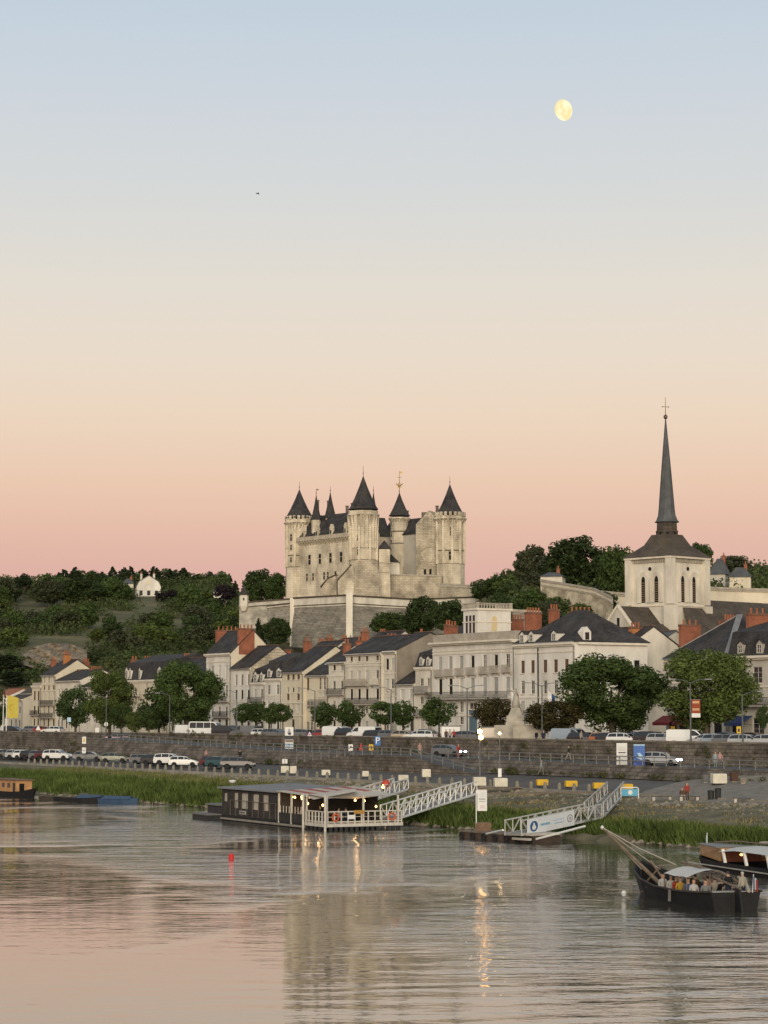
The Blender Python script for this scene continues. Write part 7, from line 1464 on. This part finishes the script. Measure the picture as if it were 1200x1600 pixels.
# ---- hull helper: stations (x, half width at water, half width at rail, rail height, keel)
def hull(o, stn, m, yc=0.0, name='hull', inner=True):
    q = MB(); n_ = len(stn)
    for x, wb, wt, zr, rake in stn: q.v += [(x + rake, yc - wt, zr), (x, yc - wb, -.15), (x, yc, -.35), (x, yc + wb, -.15), (x + rake, yc + wt, zr)]
    for i in range(n_ - 1):
        for j in range(4): q.f.append((5 * i + j, 5 * i + 5 + j, 5 * i + 6 + j, 5 * i + 1 + j))
    q.f += [(0, 1, 2, 3, 4), tuple(5 * (n_ - 1) + j for j in (4, 3, 2, 1, 0))]; 
    k = len(q.v)
    for x, wb, wt, zr, rake in stn: q.v += [(x + rake * .8, yc - wt + .1, zr - .02), (x + rake * .5, yc - wb + .05, .22), (x + rake * .5, yc + wb - .05, .22), (x + rake * .8, yc + wt - .1, zr - .02)]
    for i in range(n_ - 1):
        a = k + 4 * i
        for j in range(3): q.f.append((a + j, a + 1 + j, a + 5 + j, a + 4 + j))
        q.f += [(5 * i, a, a + 4, 5 * i + 5), (5 * i + 4, 5 * i + 9, a + 7, a + 3)]
    q.mi = [0] * len(q.f); return q.build(name, m, o)
tar = mat('tarred_wood', (.014, .014, .015), .65, .25, 2, .01, 6)
# ---- traditional sailing barge with passengers
A = PZ(1112, 1424, 0); fd = Vector((-.275, .961, 0)); BA = math.atan2(fd.y, fd.x); gab = thing('sailing_barge', Vector((A.x, A.y, 0)), BA, 'black wooden river sailing boat with lowered mast, white awning and passengers', 'boat'); yc = -1.35
hull(gab, [(0, 1.15, 1.38, .95, -.05), (1.5, 1.25, 1.5, .82, 0), (4, 1.35, 1.58, .72, 0), (7, 1.3, 1.52, .74, 0), (9.5, 1.0, 1.28, .95, .1), (11.2, .55, .85, 1.3, .3), (12.2, .1, .18, 1.7, .6)], tar, yc)
for sg in (-1, 1):
    MB().tube([(-.1, yc + sg * 1.42, .98), (1.5, yc + sg * 1.54, .86), (4, yc + sg * 1.62, .76), (7, yc + sg * 1.56, .78), (9.6, yc + sg * 1.32, .99), (11.5, yc + sg * .88, 1.34), (12.8, yc + sg * .2, 1.74)], .06, 5).build('gunwale', wood_dk, gab)
MB().bx(.3, 10.0, yc - 1.1, yc + 1.1, .22, .28).build('floor_boards', wood, gab)
for x in (3.0, 5.0, 7.0, 8.6): MB().bx(x - .15, x + .15, yc - 1.3, yc + 1.3, .55, .60).build('thwart', wood, gab)
MB().add([(-.9, yc - .06, -.3), (0, yc - .06, -.3), (0, yc - .06, 1.15), (-.5, yc - .06, 1.1), (-.9, yc + .06, -.3), (0, yc + .06, -.3), (0, yc + .06, 1.15), (-.5, yc + .06, 1.1)], [(0, 1, 2, 3), (7, 6, 5, 4), (0, 4, 5, 1), (1, 5, 6, 2), (2, 6, 7, 3), (3, 7, 4, 0)]).build('rudder', tar, gab)
MB().tube([(-.6, yc, 1.15), (2.0, yc + .3, 1.55)], .06, 6).build('tiller', wood, gab); MB().bx(.1, .9, yc - 1.2, yc + 1.2, .85, .95).build('stern_deck', mat('pale_deck', (.40, .37, .31), .8, .2, 2), gab)
inv = Matrix.Rotation(-BA, 3, 'Z')
def loc_(p): return inv @ (Vector(p) - Vector((A.x, A.y, 0)))
tip = loc_(PY(941, 1293, 124)); foot = Vector((9.0, yc, .4)); MB().tube([foot, foot.lerp(tip, .5), tip], [.13, .10, .06], 8).build('mast', wood, gab)
q = MB(); q.lathe([(.02, -.12), (.12, 0), (.02, .12)], tip, 8); q.build('mast_head', cloth_w, gab)
MB().tube([tip, tip.lerp(Vector((6.6, yc + .4, 1.9)), .5) + Vector((0, 0, -.12)), Vector((6.6, yc + .4, 1.9))], .03, 4).build('stay', mat('rope', (.42, .38, .31), .9), gab)
for k, (x, dy) in enumerate(((11.2, .5), (11.6, .2), (10.9, -.5), (12.4, 0))): MB().tube([tip, Vector((x, yc + dy, 1.35))], .022, 4).build('shroud', MATS['rope'], gab)
MB().tube([Vector((9.6, yc - .4, .5)), Vector((10.4, yc + .3, 1.9))], .06, 6).build('prop', wood, gab); MB().tube([Vector((10.2, yc + .6, .8)), Vector((9.3, yc + .1, 1.7))], .05, 6).build('prop', wood, gab)
q = MB(); nx, ny = 7, 9
for i in range(nx):
    for j in range(ny): u, v = i / (nx - 1), j / (ny - 1); q.v.append((3.0 + 3.0 * u, yc - 1.4 + 2.8 * v, 1.5 + .36 * math.sin(math.pi * v) + .03 * math.sin(u * 9)))
q.f = [(i * ny + j, (i + 1) * ny + j, (i + 1) * ny + j + 1, i * ny + j + 1) for i in range(nx - 1) for j in range(ny - 1)]; q.mi = [0] * len(q.f); q.build('awning', mat('awning_white', (.66, .65, .61), .85, .06, 2, trans=.2), gab, smooth=True, fix=False)
for x in (3.05, 5.95):
    for sg in (-1, 1): MB().tube([(x, yc + sg * 1.38, .6), (x, yc + sg * 1.38, 1.5)], .035, 6).build('awning_post', wood, gab)
MB().tube([(2.4, yc - 1.3, 1.5), (.6, yc - .9, 1.25), (-.3, yc - .6, 1.0)], .09, 6).build('furled_sail', mat('sailcloth', (.36, .32, .26), .9, .2, 2), gab); MB().tube([(6.6, yc + .1, 2.05), (2.2, yc - .3, 1.75), (.8, yc - .6, 1.35)], .07, 6).build('yard', wood, gab)
for x, m in ((4.6, mat('fender_white', (.16, .15, .14), .8)), (9.9, MATS['fender_white'])): MB().tube([(x, .32, .75), (x, .34, .15)], .08, 6).build('fender', m, gab)
MB().tube([(-.1, yc - .9, .9), (-.25, yc - .9, 1.85)], .02, 5).build('flag_staff', white_p, gab)
for i, m in enumerate((navy, cloth_w, redp)): MB().bx(-.22 - .16 * (i + 1), -.22 - .16 * i, yc - .91, yc - .89, 1.15 - .08 * i, 1.75 - .08 * i).build('flag_stripe', m, gab)
GAB = (gab, yc, A)
# ---- passenger boat at the right edge
A2 = PZ(1106, 1353, 0); d2 = Vector((.30, -.954, 0)); pb = thing('passenger_boat', Vector((A2.x - 1.35, A2.y - .3, 0)), math.atan2(d2.y, d2.x), 'varnished wooden passenger boat with white roof cut by the right edge', 'boat'); L2 = 16; yw = 1.6
q = hull(pb, [(-.3, .2, .35, 1.25, -.5), (1.2, 1.1, 1.35, 1.1, -.1), (4, 1.5, 1.6, .95, 0), (10, 1.5, 1.6, .95, 0), (15, 1.3, 1.5, 1.0, 0), (16, 1.0, 1.3, 1.1, .2)], tar, yw)
MB().bx(.2, 15.8, yw - 1.72, yw - 1.58, .42, .52).build('rubbing_strake', mat('strake_pale', (.40, .38, .34), .7), pb)
varn = mat('varnish', (.33, .17, .045), .35, .25, 1.2, coat=.4)
q = MB(); q.add([(-.5, yw - .5, 1.2), (4.6, yw - 1.5, 1.0), (4.6, yw + 1.5, 1.0), (-.5, yw + .5, 1.2), (-.4, yw - .55, 2.35), (4.6, yw - 1.45, 2.4), (4.6, yw + 1.45, 2.4), (-.4, yw + .55, 2.35)], [(3, 2, 1, 0), (4, 5, 6, 7), (0, 1, 5, 4), (1, 2, 6, 5), (2, 3, 7, 6), (3, 0, 4, 7)]); q.build('bow_cabin', varn, pb)
MB().add([(-.6, yw - .65, 2.37), (4.1, yw - 1.55, 2.42), (4.1, yw + 1.55, 2.42), (-.6, yw + .65, 2.37), (-.6, yw - .65, 2.46), (4.1, yw - 1.55, 2.51), (4.1, yw + 1.55, 2.51), (-.6, yw + .65, 2.46)], [(3, 2, 1, 0), (4, 5, 6, 7), (0, 1, 5, 4), (1, 2, 6, 5), (2, 3, 7, 6), (3, 0, 4, 7)]).build('bow_roof', mat('grey_deck', (.20, .20, .19), .7), pb)
q = MB(); nx, ny = 10, 9
for i in range(nx):
    for j in range(ny): u, v = i / (nx - 1), j / (ny - 1); q.v.append((4.6 + 11 * u, yw - 1.7 + 3.4 * v, 2.35 + .5 * math.sin(math.pi * v) - .35 * max(0, 1 - u * 5)))
q.f = [(i * ny + j, (i + 1) * ny + j, (i + 1) * ny + j + 1, i * ny + j + 1) for i in range(nx - 1) for j in range(ny - 1)]; q.mi = [0] * len(q.f); q.build('roof', MATS['awning_white'], pb, smooth=True, fix=False)
for x in (5.4, 8.4, 11.5, 14.2):
    for sg in (-1, 1): MB().bar((x, yw + sg * 1.55, .95), (x - .25, yw + sg * 1.6, 2.35), .16).build('roof_post', white_p, pb)
MB().bx(4.62, 4.7, yw - 1.4, yw + 1.4, .95, 2.3).build('bulkhead', mat('red_cabin', (.11, .035, .02), .6, .2, 2), pb); MB().bx(4.3, 15, yw + 1.5, yw + 1.56, .95, 1.5).build('side_panel', varn, pb)
MB().lathe([(.02, -.14), (.14, 0), (.02, .14)], (5.2, yw - .3, 1.75), 8).build('cabin_lamp', mat('cabin_glow', (1, .45, .15), .5, 0, emit=4), pb, smooth=True)
MB().tube([(.2, yw + .3, 2.6), (2.0, yw + .9, 2.85), (14, yw + 1.6, 2.9)], .1, 6).build('boom', wood, pb); q = MB(); q.tube([(5, yw + 1.2, 2.95), (8, yw + 1.4, 3.1), (11, yw + 1.4, 3.0), (15, yw + 1.4, 3.1)], [.15, .28, .24, .2], 7); q.build('rolled_canvas', MATS['sailcloth'], pb)
MB().tube([(-.4, yw, 2.3), (-.4, yw, 3.6)], .025, 5).build('flag_staff', white_p, pb); MB().bx(-.55, -.41, yw - .01, yw + .01, 2.5, 3.3).build('flag_cloth', pale_b, pb)
pb.scale = (1, 1, .6)
# ---- boats at the far left bank
A3 = PZ(27, 1246, 0); lb = thing('houseboat', Vector((A3.x, A3.y, 0)), QA, 'wooden houseboat with an orange lit cabin at the left edge', 'boat'); hull(lb, [(-16, 1.2, 1.4, .9, -.2), (-12, 1.5, 1.7, .8, 0), (-3, 1.5, 1.7, .8, 0), (0, 1.0, 1.2, .95, .2), (2.2, .15, .3, 1.45, .8)], tar, 1.6)
MB().bx(-11, -1.2, .35, 2.85, .7, 2.55).build('cabin', mat('lit_cabin_wood', (.46, .25, .11), .7, .2, 1.2), lb); MB().bx(-11.3, -.9, .1, 3.1, 2.55, 2.7).build('cabin_roof', mat('cabin_roof_brown', (.16, .10, .07), .8), lb)  # the cabin's lit look is put into its orange wood colour
MB().bx(-2.6, -1.7, .31, .345, .8, 2.2).build('door', wood_dk, lb)
for x in (-4.2, -6.4, -8.6): MB().bx(x - .5, x + .5, .31, .345, 1.4, 2.1).build('window', glass, lb)
MB().bx(-1.195, -1.17, .8, 1.6, .9, 2.1).build('window', glass, lb)
lb.scale = (.85, .8, .78)
def skiff(px, py, L_, w, m, lab, rz, tarp=None):
    p = PZ(px, py, 0); o = thing('rowing_boat', Vector((p.x, p.y, 0)), rz, lab, 'boat', 'small boats at the left bank'); hull(o, [(-L_ / 2, w * .35, w * .42, .45, -.1), (-L_ * .2, w * .45, w * .5, .38, 0), (L_ * .2, w * .42, w * .48, .4, 0), (L_ / 2, .05, .1, .6, .2)], m, 0)
    for x in (-L_ * .2, L_ * .15): MB().bx(x - .12, x + .12, -w * .4, w * .4, .3, .34).build('thwart', wood, o)
    if tarp: MB().prism([(-w * .5, .42), (w * .5, .42), (0, .75)], -L_ * .4, L_ * .35, 'x').build('tarpaulin', tarp, o)
bt = mat('blue_tarp', (.04, .075, .135), .6, .1, 1)
skiff(98, 1250.5, 6, 1.5, wood_dk, 'brown rowing boat nearest the houseboat bow', -.5); skiff(122, 1252, 6.5, 1.5, tar, 'black rowing boat left of the blue covered boats', -.6); skiff(143, 1252, 4.0, 1.6, bt, 'short boat under a blue cover beside the black rowing boat', -.4, bt); skiff(186, 1254, 5.2, 1.5, bt, 'long flat boat covered with a blue tarpaulin', -.55, bt)
# buoy, and a splash by the barge
p = PZ(361.5, 1343, 0); o = thing('buoy', Vector((p.x, p.y, 0)), 0, 'bright red cylindrical buoy floating alone in the river', 'buoy'); MB().lathe([(.16, -.2), (.18, 0), (.18, .34), (.13, .38)], n=12).build('body', mat('buoy_red', (.62, .03, .03), .5, .05), o); MB().lathe([(.05, .38), (.04, .44), (.01, .45)], n=8).build('top_mark', MATS['buoy_red'], o)
p = PZ(975, 1396, 0); o = thing('float', Vector((p.x, p.y, 0)), 0, 'small white splash in the water by the barge bow', 'buoy'); MB().lathe([(.04, -.1), (.13, -.04), (.15, .05), (.1, .14), (.02, .17)], n=10).build('body', cloth_w, o, smooth=True)  # rounded white solid standing for splashed water

# ================================================================ PEOPLE
def figure(pose):
    v, e, r, reg = [], [], [], []
    def chain(start, pts, rr, rg):
        i = start
        for p, q_ in zip(pts, rr): v.append(p); r.append(q_); e.append((i, len(v) - 1)); reg.append((i, len(v) - 1, rg)); i = len(v) - 1
        return i
    sit = pose == 'sit'; hz = .48 if sit else .93
    v.append((0, 0, hz)); r.append(.15)
    ch = chain(0, [(0, 0, hz + .2), (0, .01, hz + .42)], [.14, .165], 'top'); nk = chain(ch, [(0, .01, hz + .53)], [.06], 'skin'); hd = chain(nk, [(0, -.015, hz + .62), (0, -.01, hz + .74)], [.085, .10], 'head'); chain(hd, [(0, .01, hz + .80)], [.075], 'head')
    for sg in (-1, 1):
        st_ = {'stand': [(sg * .1, 0, hz - .08), (sg * .11, -.01, .5), (sg * .11, .01, .10)], 'walk': [(sg * .1, 0, hz - .08), (sg * .1, -.16 * sg, .52), (sg * .1, -.30 * sg + .1, .12)], 'sit': [(sg * .1, -.04, hz), (sg * .13, -.42, hz + .03), (sg * .13, -.45, .10)]}[pose]
        k = chain(0, st_, [.10, .065, .045], 'leg'); chain(k, [(st_[-1][0], st_[-1][1] - .14, .04)], [.04], 'shoe')
        ar = {'stand': [(sg * .19, .01, hz + .44), (sg * .25, .02, hz + .18), (sg * .25, -.06, hz - .05)], 'walk': [(sg * .19, .01, hz + .44), (sg * .25, .06 * sg, hz + .18), (sg * .24, .16 * sg - .06, hz - .02)], 'sit': [(sg * .19, .01, hz + .44), (sg * .25, -.03, hz + .17), (sg * .16, -.26, hz + .13)]}[pose]
        k = chain(ch, ar, [.065, .05, .036], 'top'); hand = chain(k, [(ar[-1][0], ar[-1][1] - .03, ar[-1][2] - .07)], [.03], 'skin'); hp = Vector(v[hand])
        for j in range(4): chain(hand, [tuple(hp + Vector((sg * (.02 - .013 * j), -.01, -.05)) + Vector((0, -.012 * j, 0))), tuple(hp + Vector((sg * (.02 - .013 * j), -.025, -.085 + .006 * abs(j - 1))) + Vector((0, -.012 * j, 0)))], [.010, .008], 'skin')
        chain(hand, [tuple(hp + Vector((-sg * .03, -.03, -.02))), tuple(hp + Vector((-sg * .035, -.045, -.045)))], [.011, .009], 'skin')
    me = bpy.data.meshes.new('person'); me.from_pydata(v, e, []); ob = bpy.data.objects.new('person', me); COL.objects.link(ob)
    md = ob.modifiers.new('s', 'SKIN'); sk = me.skin_vertices[0].data
    for i, q_ in enumerate(r): sk[i].radius = (q_, q_ * (.8 if q_ > .12 else 1)); sk[i].use_root = i == 0
    sb = ob.modifiers.new('u', 'SUBSURF'); sb.levels = 1; sb.render_levels = 1
    dg = bpy.context.evaluated_depsgraph_get(); dg.update(); m2 = bpy.data.meshes.new_from_object(ob.evaluated_get(dg)); bpy.data.objects.remove(ob)
    segs = [(Vector(v[a]), Vector(v[b_]), g_) for a, b_, g_ in reg]; ix = {'skin': 0, 'top': 1, 'leg': 2, 'shoe': 3, 'head': 0}; idx = []
    for pl in m2.polygons:
        c = pl.center; best = min(segs, key=lambda s_: (c - (s_[0] + (s_[1] - s_[0]) * max(0, min(1, (c - s_[0]).dot(s_[1] - s_[0]) / max(1e-6, (s_[1] - s_[0]).length_squared))))).length); k = ix[best[2]]
        if best[2] == 'head' and (c.z > hz + .76 or (c.y > .02 and c.z > hz + .62)): k = 4
        idx.append(k)
    m2.materials.clear()
    for m in (mat('skin', (.42, .26, .18), .6, .05), mat('shirt', (.5, .5, .5), .9), mat('trousers', (.05, .06, .09), .9), mat('shoes', (.05, .04, .04), .8), mat('hair', (.045, .03, .02), .8)): m2.materials.append(m)
    m2.polygons.foreach_set('material_index', idx); m2.polygons.foreach_set('use_smooth', [True] * len(idx)); m2.update(); return m2
FIG = {k: figure(k) for k in ('stand', 'walk', 'sit')}
def cl_(n, c): return mat('cloth_' + n, tuple(v * .62 for v in c), .9, .08, 4)
CLO = {k: cl_(k, c) for k, c in dict(white=(.62, .60, .57), pink=(.60, .36, .32), red=(.45, .07, .05), black=(.02, .02, .022), blue=(.08, .14, .30), grey=(.25, .25, .25), yellow=(.55, .36, .05), pale=(.40, .50, .54), brown=(.14, .08, .05), cream=(.52, .47, .38), navy=(.03, .04, .08)).items()}
def person(p, pose, top, leg, rz, lab, grp, hair=None, sc=1.0):
    o = link(FIG[pose], 'person', None, p, rz); tag(o, lab, 'person', grp); objmat(o, 1, CLO[top]); objmat(o, 2, CLO[leg]); o.scale = (sc, sc, sc)
    if hair: objmat(o, 4, CLO[hair])
    return o
G = 'people on the quay'
person(mid_at(656, 37.9), 'stand', 'pink', 'cream', .3, 'person in a pink top and pale trousers at the guard rail', G); person(mid_at(716, 38.0), 'walk', 'red', 'red', .5, 'person in red in front of the driving dark car', G)
person(on_ground(846, 1212, 22), 'walk', 'pale', 'grey', 1.2, 'person in pale blue walking on the lower quay behind the yellow blocks', G); person(mid_at(888, 42.5), 'walk', 'black', 'cream', 1.3, 'person in black striding along the quay wall', G)
person(mid_at(1117, 38.0), 'stand', 'pale', 'pale', .2, 'person in pale clothes on the left of the pair behind the white cube', G); person(mid_at(1124, 38.2), 'stand', 'pink', 'grey', -.2, 'person in light pink on the right of the pair behind the white cube', G)
b_ = on_ground(1066, 1252, 22); person(b_ + Vector((0, 0, .02)), 'sit', 'brown', 'cream', .2, 'person with dark hair sitting on the bench of the esplanade', G); person(b_ + Vector((.5, .3, 0)), 'stand', 'red', 'brown', -.3, 'person in dark red standing by the esplanade bench', G)
person(on_ground(122, 1190, 22), 'stand', 'white', 'navy', .2, 'person in white beside the far left cars', G); person(on_ground(322, 1190, 30), 'walk', 'pink', 'navy', .4, 'person in pink behind the dark red car', G); person(on_ground(375, 1190, 30), 'walk', 'black', 'navy', 2.6, 'person in black behind the black off-roader', G)
for i, (px, top, lab) in enumerate(((697, 'brown', 'person in brown in front of the white trailer, left'), (703, 'white', 'person in white in front of the white trailer, middle'), (709, 'red', 'person in red in front of the white trailer, right'), (838, 'black', 'dark clothed person left of the lamp at the monument'), (849, 'navy', 'dark clothed person right of the lamp at the monument'), (908, 'cream', 'person in cream by the pale blue people carrier'))):
    p = at(px, 46.6); p.z = 6.44; person(p, 'stand', top, 'navy', R.uniform(-1, 1), lab, 'people on the upper street')
# passengers, seated on the barge and its crew at the stern
def gp(x, y, z): return Vector((A.x, A.y, 0)) + Matrix.Rotation(BA, 3, 'Z') @ Vector((x, yc + y, z))
pas = [(3.2, .9, 'white', 'brown'), (3.9, .9, 'blue', 'navy'), (4.7, 1.0, 'yellow', 'navy'), (5.5, .9, 'red', 'navy'), (6.2, .9, 'white', 'grey'), (3.4, -.8, 'black', 'navy'), (4.3, -.8, 'cream', 'navy'), (5.2, -.8, 'pink', 'navy'), (6.6, -.7, 'brown', 'navy'), (7.3, .9, 'white', 'navy'), (7.6, -.8, 'black', 'navy'), (8.4, -.6, 'grey', 'navy'), (2.6, .5, 'grey', 'navy'), (2.3, -.6, 'cream', 'brown')]
nm_ = ['under the awning edge nearest the stern', 'in blue beneath the awning', 'in a yellow jacket under the awning', 'in red beneath the awning', 'in white near the front of the awning', 'in black on the far bench near the stern', 'in cream on the far bench', 'in pink on the far bench', 'in brown ahead of the awning on the far bench', 'in white just ahead of the awning', 'in black ahead of the awning, far side', 'in grey nearest the mast', 'in grey behind the awning', 'in cream behind the awning']
for (x, y, t_, l_), s_ in zip(pas, nm_): person(gp(x, y, .12), 'sit', t_, l_, BA + math.pi / 2 + (math.pi if y > 0 else 0) + R.uniform(-.3, .3) , 'barge passenger ' + s_, 'barge passengers')
person(gp(1.2, -.15, .28), 'stand', 'black', 'navy', BA + math.pi / 2, 'crew member in black standing at the barge stern, left', 'barge crew', sc=.95); person(gp(.75, -.75, .28), 'stand', 'cream', 'navy', BA + math.pi / 2 + .3, 'white haired crew member in a cream shirt at the barge stern', 'barge crew', 'white', .95)
# guests on the restaurant terrace
def rp(x, y): q_ = A0 + Matrix.Rotation(RA, 3, 'Z') @ Vector((x, y, 0)); q_.z = .56; return q_
for i, (x, y, t_, s_) in enumerate(((c0 + 1.9, 1.5, 'white', 'guest in white seated in the lit dining room'), (c0 + 3.0, 2.8, 'black', 'guest in black seated deeper in the lit dining room'), (c1 + 2.2, 2.3, 'pink', 'guest in pink seated on the white railed terrace'), (c1 + 1.0, 3.6, 'navy', 'guest in navy seated at the terrace back'))): person(rp(x, y), 'sit', t_, 'navy', RA + 1.5 * i, s_, 'restaurant guests')
# carved figure on the monument
mp, z_a, z_b, mo, mst_ = MON; f1 = FIG['stand'].copy(); f1.materials.clear(); f1.materials.append(mst_); f1.polygons.foreach_set('material_index', [0] * len(f1.polygons)); fo = link(f1, 'carved_figure', mo, (0, .1, z_a - .05), 1.0); fo.scale = (1.45, 1.45, 1.45)
MB().lathe([(.55, z_a - .1), (.42, z_a + .9), (.3, z_a + 1.5)], (0, .12, 0), 10).build('carved_robe', mst_, mo, smooth=True); MB().tube([(-.1, .0, z_a + 1.9), (-1.2, -.3, z_a + 2.5)], [.13, .06], 6).build('carved_sword', mst_, mo)
f2 = link(f1, 'carved_figure', mo, (.75, -.2, z_b - .1), 2.0); f2.scale = (1.1, 1.1, 1.1)

# ================================================================ SKY THINGS
MY = 6000.0; p = PY(880.5, 172, MY); rr_ = 17.2 / F * MY
mm = bpy.data.materials.new('moon_surface'); mm.use_nodes = True; n = mm.node_tree.nodes; L = mm.node_tree.links; n.clear(); out = n.new('ShaderNodeOutputMaterial'); em = n.new('ShaderNodeEmission'); em.inputs[1].default_value = 1.0
tcn = n.new('ShaderNodeTexCoord'); nz_ = n.new('ShaderNodeTexNoise'); nz_.inputs['Scale'].default_value = .03; cr = n.new('ShaderNodeValToRGB'); cr.color_ramp.elements[0].position = .42; cr.color_ramp.elements[0].color = (1.0, .84, .44, 1); cr.color_ramp.elements[1].position = .58; cr.color_ramp.elements[1].color = (1.15, 1.02, .66, 1)
L.new(tcn.outputs['Object'], nz_.inputs[0]); L.new(nz_.outputs[0], cr.inputs[0]); L.new(cr.outputs[0], em.inputs[0]); L.new(em.outputs[0], out.inputs[0])
q = MB(); q.lathe([(rr_ * math.sin(math.pi * k / 24) + .001, -rr_ * math.cos(math.pi * k / 24)) for k in range(25)], n=40, cap=False); mo_ = q.build('moon', mm, None, p, smooth=True); mo_.scale = (.80, .80, 1.0); mo_.rotation_euler = (0, math.radians(-14), 0); tag(mo_, 'pale yellow gibbous moon high in the evening sky', 'moon')
def bird(px, py, Y, span, lab):
    p = PY(px, py, Y); o = thing('bird', p, .6, lab, 'bird', 'birds in the sky'); MB().tube([(-.28, 0, 0), (-.1, 0, .02), (.12, 0, .02), (.3, 0, .03)], [.01, .07, .075, .02], 7).build('body', plastic, o, smooth=True)
    for sg in (-1, 1): MB().add([(.1, sg * .05, .03), (-.12, sg * .05, .03), (-.2, sg * span * .5, .16), (-.02, sg * span * .28, .2), (.1, sg * .05, .05), (-.12, sg * .05, .05), (-.2, sg * span * .5, .17), (-.02, sg * span * .28, .215)], [(0, 1, 2, 3), (7, 6, 5, 4), (0, 4, 5, 1), (1, 5, 6, 2), (2, 6, 7, 3), (3, 7, 4, 0)]).build('wing', plastic, o)
bird(403, 303, 330, .8, 'small dark bird alone high on the left of the sky')
